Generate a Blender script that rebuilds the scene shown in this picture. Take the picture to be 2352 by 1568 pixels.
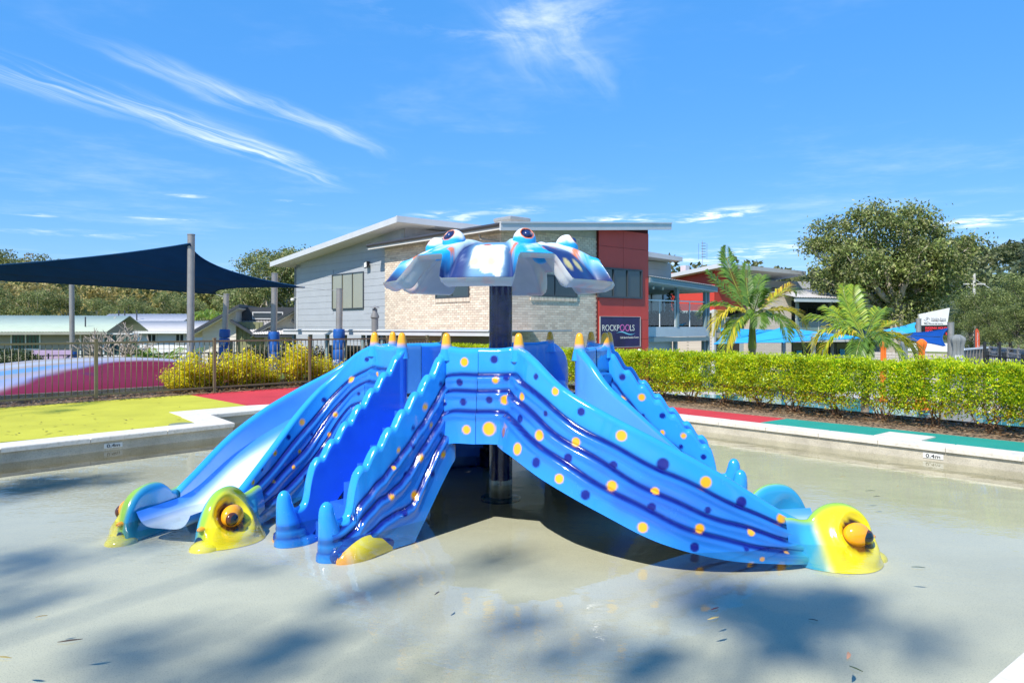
import bpy, math, random
import numpy as np
from math import radians, sin, cos, pi
for o in list(bpy.data.objects): bpy.data.objects.remove(o)
SC = bpy.context.scene
COL = SC.collection
# ------------------------------------------------------------------ camera
EYE = 1.525
cd = bpy.data.cameras.new('camera'); cam = bpy.data.objects.new('camera', cd); COL.objects.link(cam)
cam.location = (0, 0, EYE); cam.rotation_euler = (pi/2, 0, 0)
cd.sensor_width = 36; cd.lens = 26.02; cd.shift_y = -57/3840; cd.clip_start = .05; cd.clip_end = 3000
SC.camera = cam
# ------------------------------------------------------------------ sun + sky
SUN = np.array((-.36, -.555, .75)); SUN /= np.linalg.norm(SUN)
sl = bpy.data.lights.new('sun', 'SUN'); sl.energy = 2.75; sl.angle = radians(.55); sl.color = (1, .95, .87)
so = bpy.data.objects.new('sun', sl); COL.objects.link(so)
so.rotation_euler = (math.acos(SUN[2]), 0, math.atan2(SUN[1], SUN[0]) + pi/2)
so.location = (-12, -20, 25)
W = bpy.data.worlds.new('World'); SC.world = W; W.use_nodes = True
SC.view_settings.view_transform = 'Standard'; SC.view_settings.look = 'None'
SC.view_settings.gamma = 1; SC.view_settings.exposure = 1.12; SC.view_settings.use_curve_mapping = False
SC.cycles.use_denoising = True
SC.cycles.max_bounces = 10; SC.cycles.diffuse_bounces = 6; SC.cycles.glossy_bounces = 4; SC.cycles.transparent_max_bounces = 12
SC.cycles.caustics_reflective = False; SC.cycles.caustics_refractive = False
SC.cycles.sample_clamp_indirect = 6

def world_nodes():
    nt = W.node_tree; N = nt.nodes; L = nt.links; N.clear()
    out = N.new('ShaderNodeOutputWorld'); bg = N.new('ShaderNodeBackground')
    sky = N.new('ShaderNodeTexSky'); sky.sky_type = 'NISHITA'; sky.sun_disc = False
    sky.sun_elevation = math.asin(SUN[2]); sky.sun_rotation = math.atan2(SUN[0], SUN[1])
    sky.air_density = 1.0; sky.dust_density = .1; sky.ozone_density = 2.0; sky.altitude = 0
    hs = N.new('ShaderNodeHueSaturation'); hs.inputs['Saturation'].default_value = 1.2; hs.inputs['Value'].default_value = 1.0
    hs.inputs['Hue'].default_value = .5
    L.new(sky.outputs[0], hs.inputs['Color'])
    tint = N.new('ShaderNodeMix'); tint.data_type = 'RGBA'; tint.inputs[0].default_value = .80       # clear, deep azure air all round
    L.new(hs.outputs[0], tint.inputs[6]); tint.inputs[7].default_value = (.17, 1.02, 2.75, 1)
    # thin cirrus on a flat cloud deck: direction / height
    tc = N.new('ShaderNodeTexCoord'); sp = N.new('ShaderNodeSeparateXYZ'); L.new(tc.outputs['Generated'], sp.inputs[0])
    def M(op, a, b=None, c=None, clamp=False):
        n = N.new('ShaderNodeMath'); n.operation = op; n.use_clamp = clamp
        for i, v in enumerate((a, b, c)):
            if v is None: continue
            if isinstance(v, (int, float)): n.inputs[i].default_value = v
            else: L.new(v, n.inputs[i])
        return n.outputs[0]
    zz = M('MAXIMUM', sp.outputs[2], .02)
    px = M('DIVIDE', sp.outputs[0], zz); py = M('DIVIDE', sp.outputs[1], zz)
    cb = N.new('ShaderNodeCombineXYZ'); L.new(px, cb.inputs[0]); L.new(py, cb.inputs[1])
    P = cb.outputs[0]
    def mapping(vec, loc, rz, sc):
        m = N.new('ShaderNodeMapping'); m.vector_type = 'TEXTURE'
        m.inputs['Location'].default_value = (loc[0], loc[1], 0); m.inputs['Rotation'].default_value = (0, 0, rz)
        m.inputs['Scale'].default_value = (sc[0], sc[1], 1); L.new(vec, m.inputs[0]); return m.outputs[0]
    def noise(vec, scale, detail=6, rough=.6, dist=0.):
        n = N.new('ShaderNodeTexNoise'); n.inputs['Scale'].default_value = scale; n.inputs['Detail'].default_value = detail
        n.inputs['Roughness'].default_value = rough; n.inputs['Distortion'].default_value = dist; L.new(vec, n.inputs['Vector']); return n.outputs[0]
    def mr(v, a, b, c=0., d=1.):
        n = N.new('ShaderNodeMapRange'); n.interpolation_type = 'SMOOTHSTEP'; n.inputs[1].default_value = a; n.inputs[2].default_value = b
        n.inputs[3].default_value = c; n.inputs[4].default_value = d; L.new(v, n.inputs[0]); return n.outputs[0]
    # warp a little so that streaks are not straight
    wn = N.new('ShaderNodeTexNoise'); wn.inputs['Scale'].default_value = 1.1; wn.inputs['Detail'].default_value = 4; L.new(P, wn.inputs['Vector'])
    va = N.new('ShaderNodeVectorMath'); va.operation = 'MULTIPLY_ADD'; L.new(wn.outputs['Color'], va.inputs[0])
    va.inputs[1].default_value = (.34, .34, 0); L.new(P, va.inputs[2]); PW = va.outputs[0]
    OFF = .17
    streak = mr(noise(mapping(PW, (0, 0), radians(72), (2.4, .26)), 1.6, 8, .62, .3), .36, .92)
    puff = mr(noise(PW, 2.3, 7, .62, .4), .44, .74)
    def wisp(p, q, w, amt, kind):
        p = np.array(p) + OFF; q = np.array(q) + OFF; c = (p+q)/2; d = q-p; ln = np.hypot(*d)/2
        mp = mapping(PW, c, math.atan2(d[1], d[0]), (ln, w))
        vl = N.new('ShaderNodeVectorMath'); vl.operation = 'LENGTH'; L.new(mp, vl.inputs[0])
        m = mr(vl.outputs['Value'], 1.25, .1)
        return M('MULTIPLY', M('MULTIPLY', m, kind), amt)
    tot = None
    for w in [((-2.35, 2.3), (-1.42, 3.9), .26, 1.0, streak), ((-1.75, 3.2), (-1.22, 5.3), .20, 1.5, streak),
              ((-1.5, 2.5), (-.72, 4.35), .15, 1.0, streak), ((-.5, 2.05), (.5, 2.75), .34, .55, puff), ((-.1, 2.2), (.42, 3.3), .22, .55, streak),
              ((1.5, 7.3), (2.15, 6.2), .4, 1.7, puff), ((.35, 7.8), (1.4, 6.6), .5, 1.6, puff),
              ((-.3, 6.6), (.35, 6.2), .25, .8, puff), ((-.85, 7.2), (-.4, 6.4), .35, 1.4, puff),
              ((3.9, 8.2), (4.9, 6.3), .6, 1.2, puff), ((2.4, 12.8), (3.9, 8.2), .9, 1.2, puff),
              ((-3.6, 6.8), (-2.8, 7.1), .16, 1.0, puff), ((-4.6, 6.4), (-4.0, 6.9), .14, .6, puff),
              ((-2.6, 5.6), (-2.3, 5.7), .1, .9, puff), ((-1.9, 5.9), (-1.5, 6.1), .1, .9, puff), ((-5.5, 7.6), (-3.9, 8.4), .4, .5, puff),
              ((4.0, 4.3), (5.2, 4.6), .2, .5, streak), ((-6, -3), (2, -5), 1.2, .7, streak), ((4, -2), (5, 4), .8, .5, streak)]:
        v = wisp(*w); tot = v if tot is None else M('ADD', tot, v)
    thin = M('MULTIPLY', mr(noise(PW, .5, 6, .65), .48, .85), .26)
    tot = M('ADD', tot, thin)
    horiz = mr(sp.outputs[2], .02, .10)
    tot = M('MULTIPLY', M('MULTIPLY', tot, horiz), .85, clamp=True)
    mx = N.new('ShaderNodeMix'); mx.data_type = 'RGBA'; mx.blend_type = 'MIX'
    L.new(tot, mx.inputs[0]); L.new(tint.outputs[2], mx.inputs[6]); mx.inputs[7].default_value = (4.6, 4.8, 5.0, 1)
    L.new(mx.outputs[2], bg.inputs['Color']); bg.inputs['Strength'].default_value = .15
    L.new(bg.outputs[0], out.inputs[0])
world_nodes()

# ------------------------------------------------------------------ pixel <-> world helpers (photo measured at 2352 x 1568)
F, CX, HY = 1700.3, 1176., 749.
def G(px, py, z=0.):
    Y = F*(EYE-z)/(py-HY); return np.array(((px-CX)/F*Y, Y, z))
def V(px, py, Y): return np.array(((px-CX)/F*Y, Y, EYE+(HY-py)/F*Y))

# ------------------------------------------------------------------ object helpers
def link(name, me, mat=None, parent=None):
    o = bpy.data.objects.new(name, me); COL.objects.link(o)
    if mat is not None and me is not None and not me.materials: me.materials.append(mat)
    if parent is not None: o.parent = parent
    return o
def tag(o, label=None, cat=None, group=None, kind=None):
    if label: o['label'] = label
    if cat: o['category'] = cat
    if group: o['group'] = group
    if kind: o['kind'] = kind
    return o
def thing(name, label, cat, loc=(0, 0, 0), rz=0., group=None):
    o = bpy.data.objects.new(name, None); COL.objects.link(o); o.location = loc; o.rotation_euler = (0, 0, rz)
    o.empty_display_size = .2
    return tag(o, label, cat, group)
def copy_tree(o, parent=None):
    c = o.copy(); COL.objects.link(c); c.parent = parent
    for ch in list(o.children): copy_tree(ch, c)
    return c
def mesh(name, V_, F_, smooth=False, col=None):
    me = bpy.data.meshes.new(name); V_ = np.asarray(V_, float)
    me.from_pydata(V_.tolist(), [], [list(map(int, f)) for f in F_]); 
    if smooth: me.polygons.foreach_set('use_smooth', [True]*len(me.polygons))
    if col is not None: setcol(me, col)
    me.update(); return me
def setcol(me, col):
    a = me.color_attributes.new('Col', 'FLOAT_COLOR', 'POINT'); c = np.ones((len(me.vertices), 4), np.float32); c[:, :3] = col
    a.data.foreach_set('color', c.ravel())
def grid_mesh(name, P, smooth=True, closed_u=False, closed_v=False, col=None, flip=False):
    P = np.asarray(P, float); n, m = P.shape[:2]; me = bpy.data.meshes.new(name)
    iu = np.arange(n if closed_u else n-1); iv = np.arange(m if closed_v else m-1)
    I, J = np.meshgrid(iu, iv, indexing='ij'); I2 = (I+1) % n; J2 = (J+1) % m
    q = np.stack([I*m+J, I2*m+J, I2*m+J2, I*m+J2], -1).reshape(-1, 4)
    if flip: q = q[:, ::-1]
    return np_mesh(name, P.reshape(-1, 3), q, smooth, None if col is None else np.asarray(col).reshape(-1, 3))
def np_mesh(name, Vv, Q, smooth=False, col=None):
    me = bpy.data.meshes.new(name); Q = np.ascontiguousarray(Q, dtype=np.int32); k = Q.shape[1]
    me.vertices.add(len(Vv)); me.vertices.foreach_set('co', np.ascontiguousarray(Vv, dtype=np.float32).ravel())
    me.loops.add(Q.size); me.loops.foreach_set('vertex_index', Q.ravel())
    me.polygons.add(len(Q)); me.polygons.foreach_set('loop_start', np.arange(0, Q.size, k, dtype=np.int32))
    me.polygons.foreach_set('use_smooth', np.full(len(Q), bool(smooth)))
    me.update(calc_edges=True)
    if col is not None: setcol(me, col)
    me.validate(); return me
class MB:
    """collects boxes, tubes, quads, prisms into one mesh"""
    def __init__(s): s.v = []; s.f = []; s.sm = False
    def add(s, v, f):
        b = len(s.v); s.v += [tuple(map(float, p)) for p in v]; s.f += [[b+i for i in q] for q in f]; return s
    def hexa(s, p):   # 8 corners: bottom 4 ccw, top 4 ccw
        return s.add(p, [(3, 2, 1, 0), (4, 5, 6, 7), (0, 1, 5, 4), (1, 2, 6, 5), (2, 3, 7, 6), (3, 0, 4, 7)])
    def box(s, a, b):
        (x0, y0, z0), (x1, y1, z1) = a, b
        return s.hexa([(x0, y0, z0), (x1, y0, z0), (x1, y1, z0), (x0, y1, z0), (x0, y0, z1), (x1, y0, z1), (x1, y1, z1), (x0, y1, z1)])
    def prism(s, poly, z0, z1):
        poly = [(p[0], p[1]) for p in poly]; n = len(poly)
        ar = sum(poly[i][0]*poly[(i+1) % n][1]-poly[(i+1) % n][0]*poly[i][1] for i in range(n))
        if ar < 0: poly = poly[::-1]
        v = [(x, y, z0) for x, y in poly]+[(x, y, z1) for x, y in poly]
        f = [list(range(n))[::-1], list(range(n, 2*n))]+[(i, (i+1) % n, n+(i+1) % n, n+i) for i in range(n)]
        return s.add(v, f)
    def tube(s, pts, r, n=8, cap=True):
        pts = [np.asarray(p, float) for p in pts]; rr = r if hasattr(r, '__len__') else [r]*len(pts); v = []; f = []
        ref = np.array((0, 0, 1.)); d0 = pts[-1]-pts[0]
        if abs(d0[2]) > .9*np.linalg.norm(d0): ref = np.array((1., 0, 0))
        for i, p in enumerate(pts):
            d = pts[min(i+1, len(pts)-1)]-pts[max(i-1, 0)]; d = d/(np.linalg.norm(d)+1e-9)
            a = np.cross(d, ref); a /= np.linalg.norm(a)+1e-9; b = np.cross(d, a)
            for k in range(n): t = 2*pi*k/n; v.append(p+rr[i]*(cos(t)*a+sin(t)*b))
        for i in range(len(pts)-1):
            for k in range(n): f.append((i*n+k, i*n+(k+1) % n, (i+1)*n+(k+1) % n, (i+1)*n+k))
        if cap: f += [list(range(n))[::-1], [(len(pts)-1)*n+k for k in range(n)]]
        return s.add(v, f)
    def lathe(s, prof, n=24, c=(0, 0, 0)):
        v = []; f = []
        for r, z in prof:
            for k in range(n): t = 2*pi*k/n; v.append((c[0]+r*cos(t), c[1]+r*sin(t), c[2]+z))
        for i in range(len(prof)-1):
            for k in range(n): f.append((i*n+k, i*n+(k+1) % n, (i+1)*n+(k+1) % n, (i+1)*n+k))
        f += [list(range(n))[::-1], [(len(prof)-1)*n+k for k in range(n)]]
        return s.add(v, f)
    def me(s, name='m', smooth=False): return mesh(name, s.v, s.f, smooth)
    def build(s, name, mat, parent=None, smooth=False):
        me = s.me(name, smooth)
        if smooth:
            try: me.set_sharp_from_angle(angle=radians(40))
            except Exception: pass
        return link(name, me, mat, parent)
class Face:
    """a vertical facade: t along the wall, z up, d outwards"""
    def __init__(s, o, d, n): s.o = np.array(o, float)[:2]; s.d = np.array(d, float); s.n = np.array(n, float)
    def p(s, t, z, d=0.): q = s.o+s.d*t+s.n*d; return (q[0], q[1], z)
    def at(s, px, py, d=0.):
        o = s.o+s.n*d; r = (px-CX)/F; t = (r*o[1]-o[0])/(s.d[0]-r*s.d[1]); Y = o[1]+s.d[1]*t
        return t, EYE+(HY-py)/F*Y
    def box(s, mb, t0, t1, z0, z1, d0, d1):
        c = [(t0, d0), (t1, d0), (t1, d1), (t0, d1)]
        cr = s.d[0]*s.n[1]-s.d[1]*s.n[0]
        if cr < 0: c = c[::-1]
        return mb.hexa([s.p(t, z0, d) for t, d in c]+[s.p(t, z1, d) for t, d in c])
    def quadbox(s, mb, pts, d0, d1):    # pts: polygon in (t,z), extruded in d
        n = len(pts); v = [s.p(t, z, d0) for t, z in pts]+[s.p(t, z, d1) for t, z in pts]
        f = [list(range(n)), list(range(n, 2*n))[::-1]]+[(i, n+i, n+(i+1) % n, (i+1) % n) for i in range(n)]
        return mb.add(v, f)
def fbox(face, name, mat, parent, t0, t1, z0, z1, d0, d1):
    return face.box(MB(), t0, t1, z0, z1, d0, d1).build(name, mat, parent)

# ------------------------------------------------------------------ materials
MATS = {}
def nodes(name):
    m = bpy.data.materials.new(name); m.use_nodes = True; MATS[name] = m
    return m, m.node_tree.nodes, m.node_tree.links, m.node_tree.nodes['Principled BSDF']
def pset(b, **k):
    al = dict(rough='Roughness', metal='Metallic', spec='Specular IOR Level', coat='Coat Weight', coatr='Coat Roughness', trans='Transmission Weight', ior='IOR', sss='Subsurface Weight')
    for n, v in k.items():
        if al[n] in b.inputs: b.inputs[al[n]].default_value = v
def mat(name, col, rough=.6, var=.12, scale=3., bump=0., bscale=40., metal=0., spec=.5, coat=0., col2=None, detail=5, stretch=None):
    """procedural paint / masonry / cloth: base colour broken up by two noises, fine relief"""
    m, N, L, b = nodes(name); pset(b, rough=rough, metal=metal, spec=spec, coat=coat, coatr=.05)
    tc = N.new('ShaderNodeTexCoord'); vec = tc.outputs['Object']
    if stretch:
        mp = N.new('ShaderNodeMapping'); mp.inputs['Scale'].default_value = stretch; L.new(vec, mp.inputs[0]); vec = mp.outputs[0]
    n1 = N.new('ShaderNodeTexNoise'); n1.inputs['Scale'].default_value = scale; n1.inputs['Detail'].default_value = detail; n1.inputs['Roughness'].default_value = .65
    L.new(vec, n1.inputs['Vector'])
    cr = N.new('ShaderNodeValToRGB'); c = np.array(col); c2 = np.array(col2) if col2 is not None else c
    lo = np.clip(c*(1-var), 0, 1); hi = np.clip(c2*(1+var), 0, 1)
    cr.color_ramp.elements[0].position = .3; cr.color_ramp.elements[1].position = .7
    cr.color_ramp.elements[0].color = (*lo, 1); cr.color_ramp.elements[1].color = (*hi, 1)
    L.new(n1.outputs[0], cr.inputs[0]); L.new(cr.outputs[0], b.inputs['Base Color'])
    if bump:
        n2 = N.new('ShaderNodeTexNoise'); n2.inputs['Scale'].default_value = bscale; n2.inputs['Detail'].default_value = 4; L.new(vec, n2.inputs['Vector'])
        bp = N.new('ShaderNodeBump'); bp.inputs['Strength'].default_value = bump; bp.inputs['Distance'].default_value = .02
        L.new(n2.outputs[0], bp.inputs['Height']); L.new(bp.outputs[0], b.inputs['Normal'])
    return m
def vmat(name, rough=.5, spec=.5, coat=0., trans=0., var=0., scale=20., bump=0., bscale=60.):
    """colour carried by the mesh (paint, leaves); trans = share of light let through (leaves)"""
    m, N, L, b = nodes(name); pset(b, rough=rough, spec=spec, coat=coat, coatr=.03)
    at = N.new('ShaderNodeAttribute'); at.attribute_name = 'Col'; c = at.outputs['Color']
    if var:
        tc = N.new('ShaderNodeTexCoord'); n1 = N.new('ShaderNodeTexNoise'); n1.inputs['Scale'].default_value = scale; n1.inputs['Detail'].default_value = 5; L.new(tc.outputs['Object'], n1.inputs['Vector'])
        mr = N.new('ShaderNodeMapRange'); mr.inputs[1].default_value = .25; mr.inputs[2].default_value = .75; mr.inputs[3].default_value = 1-var; mr.inputs[4].default_value = 1+var; L.new(n1.outputs[0], mr.inputs[0])
        mm = N.new('ShaderNodeVectorMath'); mm.operation = 'SCALE'; L.new(c, mm.inputs[0]); L.new(mr.outputs[0], mm.inputs['Scale']); c = mm.outputs[0]
    if bump:
        tc = N.new('ShaderNodeTexCoord'); n2 = N.new('ShaderNodeTexNoise'); n2.inputs['Scale'].default_value = bscale; n2.inputs['Detail'].default_value = 3; L.new(tc.outputs['Object'], n2.inputs['Vector'])
        bp = N.new('ShaderNodeBump'); bp.inputs['Strength'].default_value = bump; bp.inputs['Distance'].default_value = .01; L.new(n2.outputs[0], bp.inputs['Height']); L.new(bp.outputs[0], b.inputs['Normal'])
    L.new(c, b.inputs['Base Color'])
    if coat > .3:          # worn gloss: polish broken by faint scuffs and dried water marks
        tc2 = N.new('ShaderNodeTexCoord'); n3 = N.new('ShaderNodeTexNoise'); n3.inputs['Scale'].default_value = 5.; n3.inputs['Detail'].default_value = 8; n3.inputs['Roughness'].default_value = .7; L.new(tc2.outputs['Object'], n3.inputs['Vector'])
        m3 = N.new('ShaderNodeMapRange'); m3.inputs[1].default_value = .42; m3.inputs[2].default_value = .68; m3.inputs[3].default_value = rough*.7; m3.inputs[4].default_value = rough*2.6; L.new(n3.outputs[0], m3.inputs[0]); L.new(m3.outputs[0], b.inputs['Roughness'])
        m4 = N.new('ShaderNodeMapRange'); m4.inputs[1].default_value = .45; m4.inputs[2].default_value = .7; m4.inputs[3].default_value = coat; m4.inputs[4].default_value = coat*.3; L.new(n3.outputs[0], m4.inputs[0]); L.new(m4.outputs[0], b.inputs['Coat Weight'])
    if trans:
        tr = N.new('ShaderNodeBsdfTranslucent'); L.new(c, tr.inputs[0]); mx = N.new('ShaderNodeMixShader'); mx.inputs[0].default_value = trans
        L.new(b.outputs[0], mx.inputs[1]); L.new(tr.outputs[0], mx.inputs[2]); L.new(mx.outputs[0], N['Material Output'].inputs[0])
    return m
gelcoat = vmat('glossy_gelcoat_paint', rough=.12, spec=.5, coat=.6, var=.05, scale=6., bump=.02, bscale=14)
worncoat = vmat('weathered_painted_fibreglass', rough=.42, spec=.4, coat=.08, var=.06, scale=9.)
leafm = vmat('leaf', rough=.5, spec=.4, trans=.35)
leafgloss = vmat('glossy_leaf', rough=.36, spec=.45, trans=.4)
barkm = mat('bark', (.23, .19, .15), .9, .35, 9., .5, 30.)
palebark = mat('pale_gum_bark', (.42, .36, .29), .85, .35, 4., .4, 25.)
def ss(a, b, x): t = np.clip((x-a)/(b-a), 0, 1); return t*t*(3-2*t)
def lerp(a, b, t): return a+(b-a)*t
RNG = np.random.default_rng(7)
def vnoise(P, scale, seed=0):
    """cheap smooth 3-D value noise in 0..1 for paint patches"""
    P = np.asarray(P)*scale; r = np.random.default_rng(seed); T = r.random((16, 16, 16)); i = np.floor(P).astype(int); f = P-i; f = f*f*(3-2*f); out = 0
    for dx in (0, 1):
        for dy in (0, 1):
            for dz in (0, 1):
                w = np.where(dx, f[..., 0], 1-f[..., 0])*np.where(dy, f[..., 1], 1-f[..., 1])*np.where(dz, f[..., 2], 1-f[..., 2])
                out = out+w*T[(i[..., 0]+dx) % 16, (i[..., 1]+dy) % 16, (i[..., 2]+dz) % 16]
    return out
# ================================================================== PLAY STRUCTURE GEOMETRY (origin = mushroom pole, pool-side slide)
PC = np.array((-.123, 8.05)); WATER = -.18; FLOOR = -.36
def resample(pts, step, z=None):
    """Catmull-Rom through pts (rows: x,y,extra...), resampled evenly"""
    P = np.asarray(pts, float); Q = np.vstack([2*P[0]-P[1], P, 2*P[-1]-P[-2]]); out = []; tt = []
    for i in range(1, len(Q)-2):
        for u in np.linspace(0, 1, 40, endpoint=False):
            a, b, c, d = Q[i-1], Q[i], Q[i+1], Q[i+2]
            out.append(.5*((2*b)+(c-a)*u+(2*a-5*b+4*c-d)*u*u+(3*b-a-3*c+d)*u**3)); tt.append(i-1+u)
    out.append(P[-1]); tt.append(len(P)-1.); out = np.array(out); tt = np.array(tt)
    s = np.r_[0, np.cumsum(np.hypot(*np.diff(out[:, :2], axis=0).T))]; k = np.linspace(0, s[-1], max(2, int(s[-1]/step)+1))
    R = np.stack([np.interp(k, s, out[:, j]) for j in range(out.shape[1])], 1); return R, np.interp(k, s, tt), k
def normals2(R, side):
    d = np.gradient(R[:, :2], axis=0); d /= np.linalg.norm(d, axis=1)[:, None]+1e-9
    for _ in range(6): d[1:-1] = (d[:-2]+2*d[1:-1]+d[2:])/4
    d /= np.linalg.norm(d, axis=1)[:, None]; n = np.stack([d[:, 1], -d[:, 0]], 1)   # right of travel
    return n*side
CB_L = np.array((.028, .33, .86)); CB_M = np.array((.030, .245, .80)); CB_D = np.array((.034, .145, .68)); NAVY = np.array((.006, .010, .17)); ORA = np.array((.98, .46, .012)); YEL = np.array((.90, .76, .012)); TEAL = np.array((.05, .40, .62))
def wall_grid(R, side, th, gro, flare, nw=84, n0=None):
    """R columns: x,y,ztop,zbot,zin. returns grid points, outer-face w coordinate and groove closeness for painting"""
    N = normals2(R, side); n = len(R); zt, zb, zi = R[:, 2], R[:, 3], R[:, 4]; s = np.r_[0, np.cumsum(np.hypot(*np.diff(R[:, :2], axis=0).T))]
    if n0 is not None:
        k0 = ss(.20, .0, s)[:, None]; N = N*(1-k0)+np.array(n0)*k0; N /= np.linalg.norm(N, axis=1)[:, None]
    ww = np.linspace(1, 0, nw); cols = []; W_ = []; GR = []
    g = [gro[i](s) for i in range(3)]; zs = zt.copy(); kw = 33
    zs = np.convolve(np.pad(zt, kw//2, mode='edge'), np.ones(kw)/kw, 'valid'); zs = .75*zs+.25*zt; H = np.maximum(zs-zb, .05)
    r = th/2
    for w in ww:
        off = flare*w**1.3; cl = np.zeros(n)
        for k, gk in enumerate(g):
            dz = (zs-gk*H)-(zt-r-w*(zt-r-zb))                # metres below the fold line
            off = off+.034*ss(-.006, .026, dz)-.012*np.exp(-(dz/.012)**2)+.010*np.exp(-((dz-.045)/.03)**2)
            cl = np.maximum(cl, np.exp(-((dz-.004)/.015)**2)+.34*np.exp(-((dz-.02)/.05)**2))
        z = zt-r-w*(zt-r-zb); cols.append(np.c_[R[:, :2]+N*(r+off)[:, None], z]); W_.append(np.full(n, w)); GR.append(cl)
    for a in np.linspace(0, pi, 11)[1:-1]:
        cols.append(np.c_[R[:, :2]+N*(r*cos(a)), zt-r+r*sin(a)]); W_.append(np.full(n, -.05)); GR.append(np.zeros(n))
    for q in np.linspace(0, 1, 12):
        cols.append(np.c_[R[:, :2]-N*r, lerp(zt-r, zi, q)]); W_.append(np.full(n, -1-q)); GR.append(np.zeros(n))
    return np.stack(cols, 1), np.stack(W_, 1), np.stack(GR, 1), s
def paint(P, Wc, GR, dots, inner):
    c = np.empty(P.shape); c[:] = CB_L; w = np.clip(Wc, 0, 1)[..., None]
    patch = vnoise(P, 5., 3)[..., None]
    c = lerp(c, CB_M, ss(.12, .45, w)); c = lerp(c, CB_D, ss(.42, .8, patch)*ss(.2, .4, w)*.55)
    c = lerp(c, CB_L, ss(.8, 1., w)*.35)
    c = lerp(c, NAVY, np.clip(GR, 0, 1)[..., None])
    for x, y, z, r, k in dots:
        d = np.sqrt(((P-np.array((x, y, z)))**2).sum(-1)); m = 1-ss(r*.70, r*1.04, d); m = m*(Wc >= 0)
        c = lerp(c, ORA if k else NAVY*1.3, m[..., None])
    ins = Wc < -.9; c[ins] = inner(P[ins]); return c
FRAC = lambda a, b, ph, am: (lambda s: np.clip(lerp(a, b, ss(0, 2.6, s))+ss(.1, .45, s)*(am*np.sin(s*11+ph)+am*.5*np.sin(s*5.3+ph*2)), .05, .97))
# --- curved slide, outer (right) wall: world coordinates of the slide that ends on the right, then shifted to the pole
so_ = [(-.304, 6.80, 1.325, .47), (-.12, 6.755, 1.325, .48), (.058, 6.71, 1.335, .47), (.18, 6.40, 1.262, .44), (.42, 6.13, 1.03, .29), (.75, 5.93, .838, .10), (1.15, 5.82, .638, -.11), (1.6, 5.80, .396, -.24), (2.05, 5.86, .115, -.30), (2.30, 5.92, -.02, -.33)]
si_ = [(.79, 7.245, 1.325, .47), (.71, 7.08, 1.325, .47), (.632, 6.918, 1.335, .46), (.71, 6.70, 1.217, .42), (.85, 6.55, 1.01, .26), (1.03, 6.46, .845, .06), (1.28, 6.42, .615, -.15), (1.6, 6.43, .33, -.25), (1.95, 6.49, .08, -.32), (2.13, 6.53, -.03, -.33)]
sz_ = [.72, .72, .72, .70, .58, .42, .25, .06, -.16, -.22]       # chute bottom at the same stations
def slide_walls():
    res = []
    for pts, side in ((so_, 1), (si_, -1)):
        A = np.array([(x-PC[0], y-PC[1], a, b, c+.02) for (x, y, a, b), c in zip(pts, sz_)])
        R, t, k = resample(A, .012); res.append((R, t, side))
    return res
# --- stairs in their own frame: u outwards, v to the left; scalloped rims, seven steps
def stair_wall(side):
    if side > 0: B = [(1.062, .684, 1.325, .47), (1.10, .50, 1.325, .46), (1.15, .345, 1.335, .40)]
    else: B = [(1.05, -.612, 1.325, .47), (1.09, -.44, 1.325, .46), (1.15, -.29, 1.335, .40)]
    v0 = .335*side if side > 0 else -.285
    for u in np.arange(1.22, 2.215, .02):
        zt = np.interp(u, [1.15, 1.3, 2.2], [1.335, 1.15, .29]); ph = (u-1.22)/.152*2*pi
        zt += .023*sin(ph)+.004*sin(2*ph+.8)
        zb = np.interp(u, [1.1, 1.2, 1.37, 1.58, 1.7], [.46, .32, .10, -.19, -.35])
        B.append((u, v0, zt, zb))
    for u, z in ((2.235, .18), (2.26, .04), (2.30, -.03), (2.37, -.05), (2.45, .0), (2.48, .0)): B.append((u, v0, z, -.355))
    A = np.array([(u, v, a, b, max(np.interp(u, [1.1, 1.2, 2.3], [.72, .70, -.38]), -.36)) for u, v, a, b in B]); R, t, k = resample(A, .012)
    return R, t, side
STA = [radians(a) for a in (-131, -11, 109)]      # stairs
SLA = [radians(a) for a in (-120, 0, 120)]        # slides
gro_s = [FRAC(.28, .30, .3, .010), FRAC(.45, .56, 1.7, .012), FRAC(.66, .77, 4., .012)]
gro_i = [FRAC(.28, .28, 2.3, .010), FRAC(.45, .50, .7, .012), FRAC(.66, .72, 3., .012)]
gro_t = [FRAC(.28, .36, .9, .014), FRAC(.45, .56, 2.2, .016), FRAC(.66, .78, 4.4, .016)]
def geo_slide():
    out = []
    for (R, t, side), g in zip(slide_walls(), (gro_s, gro_i)):
        fl = np.interp(t, [0, 2, 4, 6, 8, 9], [.03, .09, .12, .09, .04, .0]); out.append((R, t)+wall_grid(R, side, .085, g, fl, n0=(-.143, -.99) if side > 0 else (.753, -.658)))
    return out
def geo_stair():
    out = []
    for sd in (1, -1):
        R, t, side = stair_wall(sd); fl = np.interp(R[:, 0], [1.05, 1.6, 2.2, 2.5], [.03, .03, .05, .0])
        # travel is outwards: right of travel is -v, so the outer side of the +v wall is the left
        out.append((R, t)+wall_grid(R, -sd, .10, gro_t, fl, n0=(.841, .541) if sd > 0 else (.864, -.503)))
    return out
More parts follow.
